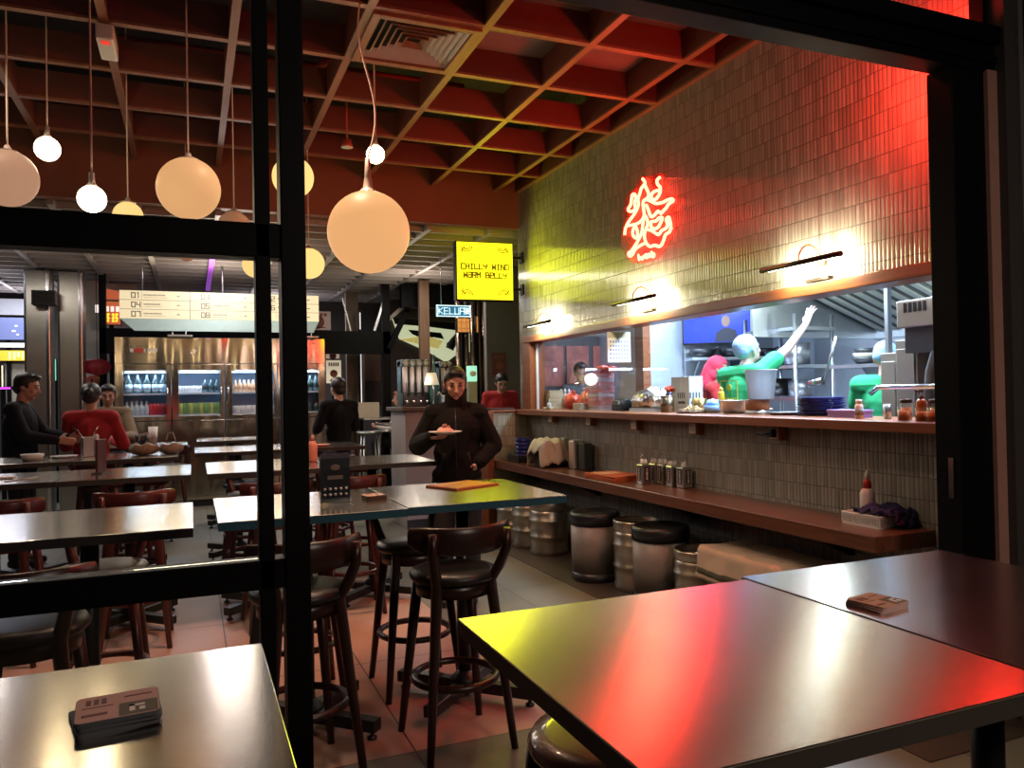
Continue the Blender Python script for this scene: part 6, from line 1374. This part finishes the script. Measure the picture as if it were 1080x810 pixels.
for r_ in range(3):
    for c_ in range(3):
        zc = bz1 - h3 * (r_ + .5); xo = bx0 + W3 * c_ + .15
        letters(m, order[r_][c_], (xo, -.0045, zc - .034), (1, 0, 0), (0, 0, 1), .066, .013, .002)
        m2.bb((xo + .125, -.005, zc - .045), (xo + .128, -.0035, zc + .045))
        l1 = rn.uniform(.16, .26); x = xo + .15
        while x < xo + .15 + l1: w_ = rn.uniform(.008, .016); m2.bb((x, -.005, zc - .004), (x + w_, -.0035, zc + .016)); x += w_ + .006
        m2.bb((xo + .15, -.005, zc - .030), (xo + .15 + l1 * 1.2, -.0035, zc - .026)); m2.bb((xo + .57, -.005, zc - .010), (xo + .61, -.0035, zc + .004))
m.build('numbers', gr, t); m2.build('dish_lines', gr, t)
MB().prism([(bx0 + .0, bz0), (bx1, bz0), (bx1 - .08, bz0 - .17), (bx0 + .18, bz0 - .17)], .02).build('lower_valance', mat('pale_teal', (.42, .58, .56), .5, emit=(.45, .62, .60), estr=.10), t, bev=.003)
for a in (182, 196, 318, 329): x = atY(a, 350, 11.8).x; MB().cyl((x, .06, 2.44), (x, .06, 2.52), .012, n=8).build('post', CHROME, t)
for a in (190, 324): x = atY(a, 350, 11.8).x; MB().bb((x - .16, -.05, 2.432), (x + .16, .16, 2.452)).build('foot_plate', KITCHEN_STEEL, t)
lamp('board_glow', 'AREA', ((bx0 + bx1) / 2, -.05, 2.87), 16, (1, .84, .55), 2.4, .3, (-PI / 2, 0, 0), parent=t)
for k, a in enumerate((150, 235, 320)): x = atY(a, 305, 11.8).x; MB().cyl((x, .08, 3.06), (x, .08, 3.73), .010, n=8).build('hanger', KITCHEN_STEEL, t)

# black steel frame behind the fridge
a, b = atY(105, 360, 12.9), atY(411, 360, 12.9); zt, zb = atY(250, 348, 12.9).z, atY(250, 373, 12.9).z
struct(MB().bb((a.x, 12.85, zb), (b.x, 13.0, zt)).build('beam', BLACK_METAL)); struct(MB().bb((b.x - .12, 12.85, 0), (b.x, 13.0, 3.45)).build('pillar', BLACK_METAL)); struct(MB().bb((a.x, 12.85, 0), (a.x + .09, 13.0, 3.45)).build('pillar', BLACK_METAL))
# stainless pillars at the far left with the speaker
PIL = steel_mat('pillar_steel', (.46, .45, .40), .30, .6, (1, 0, 0), 2)
for k, (p0, p1) in enumerate(((25.5, 54), (61, 88))):
    x0, x1 = atY(p0, 380, 12.4).x, atY(p1, 380, 12.4).x; o = struct(MB().bb((x0, 12.4, 0), (x1, 12.75, 3.4)).build('pillar', PIL, bev=.03))
    MB().bb((x1 - .055, 12.385, 0), (x1 - .025, 12.405, 3.4)).build('edge_strip', CHROME, o)
x0 = atY(34, 311, 12.2); x1 = atY(60, 318, 12.2); t = thing('loudspeaker', 'black loudspeaker mounted high on the far left steel pillars', 'speaker', ((x0.x + x1.x) / 2, 12.22, (x0.z + x1.z) / 2)); MB().box((0, 0, 0), (x1.x - x0.x, .22, .20)).build('cabinet', BLACKP, t, bev=.01); MB().box((0, -.112, 0), (x1.x - x0.x - .03, .006, .17)).build('grille', mat('grille', (.02, .02, .02), .8), t); MB().box((0, .14, 0), (.08, .07, .06)).build('bracket', BLACKP, t)
# beige panel and things between pillars and fridge
x0, x1 = atY(89, 330, 13.4), atY(104, 372, 13.4); struct(MB().bb((x0.x, 13.4, 2.2), (x1.x + .05, 13.5, 3.4)).build('trim_12', mat('beige_panel', (.42, .36, .27), .6))); struct(MB().bb((atY(88, 400, 13.7).x, 13.7, 0), (atY(123, 400, 13.7).x + .3, 13.8, 3.4)).build('trim_13', mat('pale_panel', (.42, .36, .30), .6)))
c = atY(102.5, 387, 12.7); t = thing('paper_lantern', 'dark red oval lantern hanging beside the fridge', 'lantern', c); MB().lathe([(.05, -.115), (.14, -.085), (.185, 0), (.14, .085), (.05, .115)], n=24).build('shade', mat('lantern_red', (.20, .015, .02), .6, emit=(.5, .02, .03), estr=.06), t)
m = MB(); [m.tube([(.15 * math.cos(a) * 1.0, .15 * math.sin(a), -.085), (.190 * math.cos(a), .190 * math.sin(a), 0), (.15 * math.cos(a), .15 * math.sin(a), .085)], .004, 6) for a in [PI * k / 6 for k in range(12)]]; m.build('ribs', mat('lantern_rib', (.2, .02, .03), .6), t); MB().cyl((0, 0, .11), (0, 0, 3.73 - c.z), .005, n=6).build('cord', BLACKP, t); MB().lathe([(.0, -.115), (.03, -.115), (.035, -.22), (0, -.22)], n=12).build('tassel', mat('tassel', (.45, .15, .06), .7), t)
c = atY(97, 402, 13.65); t = thing('round_sign', 'small round sign with red ring on the pale wall under the lantern', 'sign', c); MB().lathe([(0, -.055), (.085, -.055), (.085, .01), (0, .01)], (0, 0, 0), 24, False, Matrix.Rotation(PI / 2, 3, 'X')).build('disc', PAPER, t); MB().lathe([(.07, .011), (.088, .011), (.088, .016), (.07, .016)], (0, 0, 0), 24, False, Matrix.Rotation(PI / 2, 3, 'X')).build('ring', mat('ring_red', (.5, .08, .05), .5), t); MB().box((0, -.014, 0), (.03, .006, .07)).build('symbol', BLACKP, t)
# glowing signs of the mall behind
def glow_sign(name, pa, pb, Y, base, em, st, label, cat='sign', glyph=None, border=None, post=True):
    a, b = atY(*pa, Y), atY(*pb, Y); w_, h_ = b.x - a.x, a.z - b.z; t = thing(name, label, cat, ((a.x + b.x) / 2, Y, (a.z + b.z) / 2))
    MB().bb((-w_ / 2, .003, -h_ / 2), (w_ / 2, .08, h_ / 2)).build('case', BLACK_METAL, t); MB().bb((-w_ / 2 + .01, -.003, -h_ / 2 + .01), (w_ / 2 - .01, .002, h_ / 2 - .01)).build('lit_panel', mat(name + label[:14], base, .5, emit=em, estr=st), t)
    if post and a.z - h_ > .3: MB().bb((-.03, .03, -t.location.z), (.03, .07, -h_ / 2)).build('mounting_post', BLACK_METAL, t)
    if glyph:
        m = MB(); rn = random.Random(len(label))
        for gx_, gz, gw, gh in glyph:
            m.box((gx_ * w_, -.006, gz * h_), (gw * w_, .004, gh * h_))
        m.build('lettering', mat(name + 'ink' + label[:8], border or (.8, .75, .6), .5, emit=border or (.8, .75, .6), estr=.9), t)
    return t
# orange sign with pale word over two large yellow characters
yb = []
for cx in (-.22, .20):
    for dx, dz, w_, h_ in ((0, .06, .34, .06), (0, -.10, .34, .06), (-.02, -.22, .30, .06), (-.10, -.08, .07, .36), (.08, -.06, .07, .34), (0, -.02, .16, .05)): yb.append((cx + dx, dz - .12, w_, h_))
t = glow_sign('shop_sign', (106, 317), (128, 343), 13.2, (.4, .10, .05), (.75, .16, .05), .6, 'orange shop sign with yellow characters hanging left of the menu board', 'sign', yb, (1.0, .62, .06))
m = MB()
for k in range(6): m.box((-.19 + k * .07, -.007, .06), (.045, .004, .08 if k else .12))
m.build('pale_word', mat('pale_word', (.8, .7, .6), .5, emit=(1, .85, .75), estr=1.0), t)
m = MB().prism([(-.16, 0), (.12, 0), (.08, .13), (-.10, .16)], .03); m.build('flame_top', mat('flame_top', (.5, .12, .05), .5, emit=(.8, .16, .06), estr=.5), t, loc=(.02, .0, .21))
glow_sign('shop_sign', (-10, 369), (27, 381), 15.2, (.5, .3, .03), (1.0, .62, .03), .9, 'yellow orange lit shop fascia at the far left edge', 'sign', [(-.3, 0, .10, .7), (.05, 0, .06, .7), (.18, 0, .06, .7), (.30, .1, .08, .5), (.42, 0, .05, .7)], (1, .9, .35))
glow_sign('light_strip', (-10, 361), (27, 367), 15.25, (.7, .7, .6), (1, .97, .85), 1.2, 'white light strip above the yellow shop fascia', 'light')
glow_sign('shop_window', (-10, 334), (26, 359), 15.4, (.12, .14, .28), (.17, .20, .42), .7, 'bluish upper shop window with ceiling lights at the far left', 'window', [(.18, -.1, .10, .06), (.25, .12, .08, .06), (.30, -.25, .07, .05)], (1, 1, 1))
glow_sign('shop_window', (-10, 314), (26, 333), 15.6, (.40, .40, .42), (.36, .36, .42), .6, 'pale grey lit bulkhead high at the far left', 'bulkhead')
glow_sign('light_tube', (1, 385), (4, 412), 14.6, (.8, .7, .5), (1, .85, .45), 2.0, 'warm vertical light tube at the far left edge', 'light')
glow_sign('light_strip', (-6, 408), (12, 411), 14.5, (.6, .05, .7), (.75, .06, .9), 1.6, 'magenta light strip behind the standing man in dark clothes', 'light')
glow_sign('light_tube', (55.5, 378), (60, 402), 13.6, (.2, .6, .4), (.25, .8, .5), .9, 'greenish light tube seen between the steel pillars', 'light')
glow_sign('light_tube', (56, 404), (60, 432), 13.7, (.1, .12, .5), (.10, .13, .55), .8, 'blue light tube seen low between the steel pillars', 'light')
struct(MB().bb((atY(4, 400, 15.3).x, 15.3, 0), (atY(28, 400, 15.3).x, 15.4, 2.3)).build('trim_14', mat('beige_wall', (.50, .42, .30), .6)))
glow_sign('framed_panel', (116, 407), (122, 437), 13.5, (.6, .55, .4), (.9, .8, .5), .7, 'thin bright framed panel just left of the fridge', 'panel')
# pictures and light slits right of the fridge
def poster(pa, pb, Y, label, c1, glow=0.0, seed=0):
    a, b = atY(*pa, Y), atY(*pb, Y); w_, h_ = b.x - a.x, a.z - b.z; t = thing('wall_poster', label, 'poster', ((a.x + b.x) / 2, Y, (a.z + b.z) / 2)); rn = random.Random(seed)
    MB().bb((-.02, .021, -t.location.z), (.02, .05, h_ / 2)).build('mounting_post', BLACK_METAL, t); MB().bb((-w_ / 2, 0, -h_ / 2), (w_ / 2, .02, h_ / 2)).build('sheet', mat('sheet' + label[:16], c1, .7, emit=c1 if glow else None, estr=glow, var=.15), t); m = MB()
    for k in range(5): m.box((-w_ * .30 + k * w_ * .15, -.003, h_ * .32), (w_ * .10, .004, h_ * .16))
    m.lathe([(.0, 0), (w_ * .26, 0), (w_ * .26, .003), (0, .003)], (0, -.002, -h_ * .08), 20, False, Matrix.Rotation(PI / 2, 3, 'X'))
    m.box((0, -.003, -h_ * .38), (w_ * .6, .004, h_ * .05)); m.build('print', mat('poster_print', (.28, .09, .06), .7), t)
    return t
poster((320, 328), (349, 348), 13.6, 'pale red printed poster above the black beam right of the menu board', (.55, .40, .34), .12, 1)
poster((344, 380), (360, 404), 13.3, 'cream poster with round picture beside the fridge', (.75, .66, .48), .55, 2)
poster((344, 372), (358, 378), 13.35, 'narrow cream poster strip above the round picture poster', (.70, .55, .42), .35, 3)
for k, (pa, pb, Y, lb) in enumerate((((379.5, 372), (382.5, 427), 13.4, 'tall white light slit right of the man in jeans'), ((404.5, 373), (409, 418), 13.2, 'second white light slit beside the black pillar'), ((378.5, 329), (381, 348), 13.5, 'short light slit above the black beam'))):
    glow_sign('light_slit', pa, pb, Y, (.8, .8, .78), (1, .97, .92), .8, lb, 'light')
struct(MB().bb((atY(366, 400, 13.8).x, 13.8, 0), (atY(379, 400, 13.8).x, 13.9, 3.4)).build('trim_15', mat('taupe_panel', (.20, .14, .10), .6)))
t = thing('wall_cabinet', 'dark brown wall cabinet between the two light slits', 'cabinet', atY(393, 400, 14.2)); MB().box((0, .12, 0), (.32, .24, 1.0)).build('carcass', mat('dark_cab', (.06, .035, .025), .5), t, bev=.01); MB().box((0, -.01, .22), (.30, .02, .5)).build('upper_door', mat('brown_door', (.14, .07, .04), .5), t); MB().box((0, -.01, -.26), (.30, .02, .44)).build('lower_door', BLACKP, t)
# black diagonal braces and hanging rods of the gate frame
def rod(name, pa, pb, Y, r, m, label, cat='brace'):
    return tag(MB().bar(atY(*pa, Y), atY(*pb, Y), r * 2, r * 2).build(name, m, None, .004), label, cat)
rod('brace', (410, 368), (430, 326), 12.88, .045, BLACK_METAL, 'thick black brace slanting up right of the black pillar')
rod('brace', (395, 349), (406, 312), 12.92, .02, KITCHEN_STEEL, 'thin grey brace slanting up above the black beam'); rod('brace', (361, 314), (370, 349), 12.92, .012, KITCHEN_STEEL, 'thin pale brace slanting down above the black beam')
rod('brace', (404, 342), (427, 322), 12.92, .03, mat('brace_pale', (.40, .36, .30), .5), 'pale brace crossing behind the black pillar top')
struct(MB().bb((atY(444, 400, 12.2).x, 12.2, 0), (atY(454, 400, 12.2).x, 12.3, 3.42)).build('pillar', wood_mat('brown_post', (.20, .12, .07), (.13, .07, .04), .5, 2, 3)))
struct(MB().bb((atY(424, 325, 12.6).x, 12.6, 3.02), (atY(460, 325, 12.6).x + 1.2, 12.75, 3.42)).build('beam', BLACK_METAL))
# backlit landscape mural
a, b = atY(414, 334, 14.85), atY(524, 382, 14.85); t = thing('lit_mural', 'backlit cream mural with dark hills and a bending pine, above the drink towers', 'mural', ((a.x + b.x) / 2, 14.85, (a.z + b.z) / 2)); w_, h_ = b.x - a.x, a.z - b.z
P_ = [(-.5, .46), (.48, .30), (.49, -.10), (.08, -.36), (.0, -.5), (-.16, -.28), (-.44, .02)]
MB().prism([(x * w_, z * h_) for x, z in P_], .04).build('lit_panel', mat('mural_lit', (.7, .75, .5), .5, emit=(.72, .78, .48), estr=.55, var=.2, vscale=3), t)
dk = mat('mural_dark', (.02, .02, .015), .6)
MB().prism([(x * w_, z * h_) for x, z in [(-.5, .48), (.48, .32), (.48, .20), (.1, .22), (-.2, .30), (-.48, .34)]], .012).build('dark_sky_band', dk, t, loc=(0, -.014, 0)); MB().prism([(x * w_, z * h_) for x, z in [(-.36, .22), (-.05, .16), (-.02, .02), (-.12, .06), (-.22, .02), (-.32, .12)]], .012).build('dark_hill', dk, t, loc=(0, -.014, 0)); MB().prism([(x * w_, z * h_) for x, z in [(-.44, .0), (-.2, .10), (-.03, -.02), (-.08, -.2), (-.26, -.10)]], .012).build('gold_hill', mat('mural_gold', (.55, .45, .12), .5, emit=(.7, .58, .18), estr=.5, var=.6, vscale=14), t, loc=(0, -.014, 0))
pt = [(.03, -.20), (.06, -.04), (.11, .06), (.17, .10), (.20, .03)]; MB().tube([(x * w_, -.02, z * h_) for x, z in pt], [.09, .07, .09, .07, .03], 8).ell((.055 * w_, -.02, -.10 * h_), (.12, .01, .07)).build('pine', dk, t); MB().prism([(.30 * w_, -.05 * h_), (.36 * w_, -.05 * h_), (.33 * w_, .14 * h_)], .012).build('small_peak', dk, t, loc=(0, -.014, 0))
struct(MB().bb((atY(411, 400, 14.9).x, 14.9, 0), (atY(545, 400, 14.9).x + .5, 15.0, 3.42)).build('trim_16', mat('umber_wall', (.075, .05, .035), .6)))

# exit sign
a, b = atY(460.5, 321.5, 9.9), atY(496.5, 334.5, 9.9); t = thing('exit_sign', 'pale blue lit exit sign reading KELUAR under the lower ceiling', 'exit sign', ((a.x + b.x) / 2, 9.9, (a.z + b.z) / 2)); w_, h_ = b.x - a.x, a.z - b.z
MB().bb((-w_ / 2, .003, -h_ / 2), (w_ / 2, .05, h_ / 2)).build('case', mat('sign_case', (.25, .45, .55), .5), t); MB().bb((-w_ / 2 + .012, -.003, -h_ / 2 + .012), (w_ / 2 - .012, .002, h_ / 2 - .012)).build('lit_panel', mat('exit_panel', (.02, .12, .25), .5, emit=(.03, .22, .40), estr=.6), t)
m = MB(); m.bb((-w_ / 2, -.005, -h_ / 2), (w_ / 2, -.001, -h_ / 2 + .012)); m.bb((-w_ / 2, -.005, h_ / 2 - .012), (w_ / 2, -.001, h_ / 2)); m.bb((-w_ / 2, -.005, -h_ / 2), (-w_ / 2 + .012, -.001, h_ / 2)); m.bb((w_ / 2 - .012, -.005, -h_ / 2), (w_ / 2, -.001, h_ / 2)); letters(m, 'KELUAR', (-w_ * .44, -.006, -h_ * .26), (1, 0, 0), (0, 0, 1), h_ * .52, .0085, .004, 1.6); m.build('lettering', mat('exit_letters', (.7, .9, 1), .5, emit=(.75, .95, 1), estr=1.1), t)
m = MB(); m.ell((w_ * .40, -.006, h_ * .16), (.012, .004, .012)); m.tube([(w_ * .40, -.006, h_ * .10), (w_ * .385, -.006, -h_ * .08), (w_ * .36, -.006, -h_ * .24)], .007, 6); m.tube([(w_ * .387, -.006, -h_ * .08), (w_ * .43, -.006, -h_ * .22)], .007, 6); m.tube([(w_ * .36, -.006, 0), (w_ * .40, -.006, h_ * .06), (w_ * .435, -.006, -h_ * .02)], .006, 6); m.build('running_figure', MATS['exit_letters'], t)
for s in (-1, 1): MB().cyl((s * w_ * .35, .03, h_ / 2), (s * w_ * .35, .03, 3.73 - t.location.z), .006, n=6).build('hanger', KITCHEN_STEEL, t)
# grey service counter with drink towers
c0, c1 = atY(428, 470, 8.75), atY(512, 470, 8.75); t = thing('service_counter', 'grey painted service counter with dark worktop behind the man', 'counter', (0, 8.75, 0)); x1 = 3.02
MB().bb((c0.x, 0, 0), (x1, .7, 1.36)).build('body', mat('counter_grey', (.30, .255, .24), .6), t, bev=.004); MB().bb((c0.x - .05, -.05, 1.36), (x1, .75, 1.405)).build('worktop', mat('counter_top', (.10, .06, .045), .4), t, bev=.005); MB().bb((c0.x, -.004, .0), (x1, .0, .10)).build('skirting', BLACKP, t); MB().bb((c0.x + .01, -.003, .72), (x1, 0, .73)).build('joint', BLACKP, t)
def tower(pa, pb, n, label):
    a, b = atY(*pa, 9.15), atY(*pb, 9.15); w_ = b.x - a.x; h_ = a.z - 1.406; t = thing('drink_tower', label, 'drink dispenser', ((a.x + b.x) / 2, 9.15, 1.406)); DG = mat('tower_green', (.03, .055, .045), .4)
    MB().bb((-w_ / 2, .03, 0), (w_ / 2, .22, h_ - .05)).build('back_box', DG, t, bev=.01); MB().bb((-w_ / 2, -.06, 0), (w_ / 2, .04, h_ * .27)).build('tap_box', BLACKP, t, bev=.01); MB().bb((-w_ / 2, -.03, h_ * .80), (w_ / 2, .24, h_ * .94)).build('top_rail', DG, t, bev=.008)
    for k in range(n):
        x = -w_ / 2 + w_ * (k + .5) / n; MB().lathe([(w_ / n * .36, h_ * .28), (w_ / n * .36, h_ * .80)], (x, 0, 0), 16).build('cylinder', mat('milk_tube', (.72, .68, .74), .3), t)
        MB().lathe([(0, 0), (.038, 0), (.030, .02), (0, .022)], (x, -.03, h_ * .87), 16, True, Matrix.Rotation(PI / 2, 3, 'X')).build('badge', mat('badge_pale', (.35, .36, .32), .5), t); MB().bar((x + w_ / n * .3, -.08, h_ * .22), (x + w_ / n * .3, -.08, h_ * .48), .018, .018).build('tap_handle', BLACKP, t); MB().lathe([(0, 0), (.025, 0), (.02, .03), (0, .03)], (x, -.06, h_ * .10), 12, True, Matrix.Rotation(PI / 2, 3, 'X')).build('tap', CHROME, t)
    return t
tower((423, 376), (452, 376), 4, 'drink tower with four pale tubes at the left of the grey counter'); tower((464, 378), (476, 378), 2, 'narrower drink tower partly behind the head of the man')
for k, (px, h, m_, lb) in enumerate(((458, .62, mat('teal_bottle', (.06, .16, .16), .25), 'tall dark teal bottle between the drink towers'), (486, .50, B_DARK, 'dark bottle right behind the head of the man'))):
    c = atY(px, 420, 8.98); c.x = min(c.x, 2.93); tag(MB().lathe([(0, 0), (.05, 0), (.052, h * .55), (.018, h * .78), (.016, h), (0, h)], n=16).build('tall_bottle', m_, None, loc=(c.x, 8.98, 1.406)), lb, 'bottle')
c = atY(498, 420, 9.35); t = thing('green_column', 'pale green glowing bottle column behind the shoulder of the man', 'dispenser', (c.x, 9.35, 1.406)); MB().bb((-.055, -.05, 0), (.055, .05, .30)).build('lower_box', mat('olive_box', (.40, .42, .25), .5), t, bev=.006); MB().bb((-.055, -.05, .30), (.055, .05, .50)).build('lit_box', mat('green_lit', (.3, .7, .5), .4, emit=(.35, .85, .6), estr=.8), t, bev=.006); MB().ell((0, -.052, .40), (.045, .006, .035)).build('emblem', PAPER, t)
c = atY(455, 403, 8.88); t = thing('table_lamp', 'small desk lamp with a cream shade on the grey counter', 'lamp', (c.x, 8.88, 1.406)); lamp('lamp_glow', 'POINT', (0, -.02, .30), 5, (1, .86, .62), .05, parent=t); lamp('lamp_glow', 'POINT', (-.16, -.10, .30), 2.5, (1, .86, .70), .08, parent=t); MB().lathe([(.09, .26), (.055, .40)], n=20).build('shade', mat('lamp_cream', (.7, .65, .5), .6, emit=(.8, .72, .5), estr=.45), t, thick=.004); MB().tube([(.02, 0, 0), (.03, 0, .2), (0, 0, .34)], .010, 8).build('stem', KITCHEN_STEEL, t); MB().lathe([(0, 0), (.06, 0), (.05, .02), (0, .02)], n=18).build('foot', KITCHEN_STEEL, t)
c = atY(463, 415, 8.95); tag(MB().tube([(-.05, 0, 0), (-.04, 0, .12), (0, 0, .17), (.045, 0, .12), (.06, 0, 0)], .013, 8).build('bent_pipe', mat('pale_pipe', (.55, .62, .66), .35), None, loc=(c.x, 8.95, 1.406)), 'pale bent tube standing beside the desk lamp', 'tap')
c = atY(533, 415, 9.3); t = thing('tissue_box', 'pale blue tub standing before the person in red jacket', 'box', (c.x - .06, 8.95, 1.406)); MB().prism(rounded(.22, .14, .02), .12, XY).build('box_body', mat('pale_tub', (.45, .52, .58), .4), t); MB().prism(rounded(.225, .145, .02), .015, XY).build('lid', WHITE, t, loc=(0, 0, .12))
t.location.x = min(c.x, x1 - .13)
for k in range(5): cc = atY(506 + k * 2.4, 424, 8.85); tag(MB().lathe(cup_prof(.018, .02, .09), n=12).build('glass_tumbler', mat('glass_grey', (.45, .48, .50), .15), None, loc=(min(cc.x + .012 * k, x1 - .05), 8.80 + .02 * k, 1.406)), 'small clear tumbler on the grey counter right of the man', 'glass', 'tumblers on the grey counter')
# stainless pipes and poster wall behind the sign corner
for k, px in enumerate((484, 492, 499, 505, 511)):
    c = atY(px, 370, 11.4); tag(MB().cyl((c.x, 11.4, 0), (c.x, 11.4, 3.41), .042 if k % 2 else .052, n=16).build('steel_pipe', mat('pipe_steel', (.35, .27, .21), .25, 1.0)), ('leftmost', 'second', 'middle', 'fourth', 'rightmost')[k] + ' upright steel pipe of the row below the exit sign', 'pipe', 'upright pipes below the exit sign')
glow_sign('orange_lantern', (482, 335), (496, 351), 11.25, (.6, .25, .05), (.9, .40, .10), .45, 'orange lit lattice lamp below the exit sign', 'lamp', [(-.2, 0, .03, .9), (.2, 0, .03, .9), (0, .2, .9, .04), (0, -.2, .9, .04)], (.3, .1, .03))
glow_sign('orange_lantern', (502, 333), (505, 351), 11.25, (.6, .25, .05), (.8, .35, .10), .4, 'thin orange lamp strip right of the lattice lamp', 'lamp')
a, b = atY(512.5, 330, 10.6), atY(548, 430, 10.6); struct(MB().bb((a.x, 10.6, 0), (4.75, 10.7, 3.42)).build('wall_hall', mat('grey_wall', (.16, .15, .14))))
poster((519, 372), (534, 395.5), 10.58, 'dark red patterned poster on the grey wall beside the tiled corner', (.16, .06, .05), 0, 4)
# far tables and stools by the light slits
def far_table(px, py, Y, w_, label):
    c = atY(px, py, Y); t = thing('far_table', label, 'table', (c.x, Y, 0), 0, 'far metal tables'); z = c.z; MB().bb((-w_ / 2, -.35, z - .03), (w_ / 2, .35, z)).build('tabletop', STEEL, t, bev=.003); MB().cyl((0, 0, .03), (0, 0, z - .03), .04, n=12).build('column', BLACK_METAL, t); MB().lathe([(0, 0), (.26, 0), (.26, .02), (.04, .05), (0, .05)], n=20).build('base', BLACK_METAL, t); return t
far_table(405, 440, 12.4, .80, 'far metal table under the light slits, at which the long haired person sits'); far_table(425, 446, 11.2, .70, 'metal table half hidden behind the grey counter')
c = atY(390, 455, 11.6); mst = t = thing('metal_stool', 'pale metal stool standing before the far metal table', 'stool', (c.x, 11.6, 0)); MB().lathe([(0, c.z - .03), (.19, c.z - .03), (.2, c.z - .01), (.19, c.z), (0, c.z)], n=24).build('seat', mat('alu', (.55, .55, .54), .35, .8), t)
for k in range(4): an = PI / 4 + k * PI / 2; MB().cyl((.14 * math.cos(an), .14 * math.sin(an), c.z - .03), (.21 * math.cos(an), .21 * math.sin(an), 0), .016, n=8).build('leg', mat('alu', (.55, .55, .54)), t)
dup(mst, (atY(419, 430, 11.92).x - .2, 11.92, 0), 0, 'metal stool under the person with long brown hair')
t = thing('carton', 'cream carton box on the far table beside the light slit', 'box', (atY(386, 436, 12.35).x, 12.3, atY(405, 440, 12.4).z)); MB().box((0, 0, .12), (.36, .25, .24)).build('box_body', mat('cream_carton', (.45, .38, .28), .7), t, bev=.004); MB().box((0, 0, .243), (.365, .255, .006)).build('lid', mat('cream_lid', (.52, .45, .34), .7), t)
# bags and jars on the farthest left table; small items with the guests
for k, (px, w_, lb) in enumerate(((128, .24, 'tan handbag on the table before the tan topped person'), (147, .20, 'pale plastic bag beside the tan handbag'))):
    c = atY(px, 465, 7.9); m = MB(); m.ell((0, 0, .06), (w_ / 2, .075, .065), None, 30, 18)
    for q in m.v: a = math.atan2(q.y, q.x); q.x *= 1 + .10 * math.sin(a * 6 + q.z * 40); q.y *= 1 + .12 * math.sin(a * 5 - q.z * 50); q.z = max(.001, min(q.z, .10 + .012 * math.sin(q.x * 60)))
    t = thing('handbag' if k == 0 else 'plastic_bag', lb, 'bag', ((-.24, -.42)[k] if False else (-.40 + .22 * k), 7.75, TZ)); m.build('bag_body', mat('tan_bag', (.35, .24, .15), .7) if k == 0 else mat('clear_bag', (.42, .32, .26), .35), t)
    MB().tube([(-w_ * .2, 0, .13), (-w_ * .12, 0, .19), (w_ * .08, 0, .20), (w_ * .2, 0, .12)], .007, 6).build('handle', mat('bag_strap', (.6, .5, .38), .6), t)
for k, (x, y, r_, h, m_, lb, nm) in enumerate(((-.40, 9.45, .05, .20, PAPER, 'pale cup on the farthest left table', 'paper_cup'), (-.52, 9.5, .07, .12, BLACKP, 'black bowl on the farthest left table', 'soup_bowl'), (-1.25, 7.6, .09, .06, WHITE, 'white bowl before the man in dark clothes', 'soup_bowl'), (-1.05, 7.85, .11, .02, WHITE, 'white plate on the table before the person in red', 'plate'), (1.18, 8.0, .12, .015, ORANGE_P, 'red placemat plate on the third row table', 'plate'))):
    tag(MB().lathe(cup_prof(r_ * .75, r_, h), n=20).build(nm, m_, None, loc=(x, y, TZ)), lb, 'cup' if 'cup' in nm else 'bowl' if 'bowl' in nm else 'plate')
# purple strip light under the rear ceiling
a = atY(208, 304, 14.0); b = atY(219, 272, 11.0); t = thing('strip_light', 'purple glowing strip light along a beam of the rear ceiling', 'strip light', ((0.276 - .0), 12.5, 3.40)); MB().bb((-.035, -1.6, -.012), (.035, 1.6, .009)).build('diffuser', mat('purple_strip', (.4, .1, .6), .4, emit=(.26, .07, .40), estr=.7), t); MB().bb((-.04, -1.62, .009), (.04, 1.62, .012)).build('housing', BLACK_METAL, t)
lamp('purple_glow', 'AREA', (0, 0, -.03), 4, (.55, .12, 1), .1, 3.0, (0, 0, 0), parent=t)
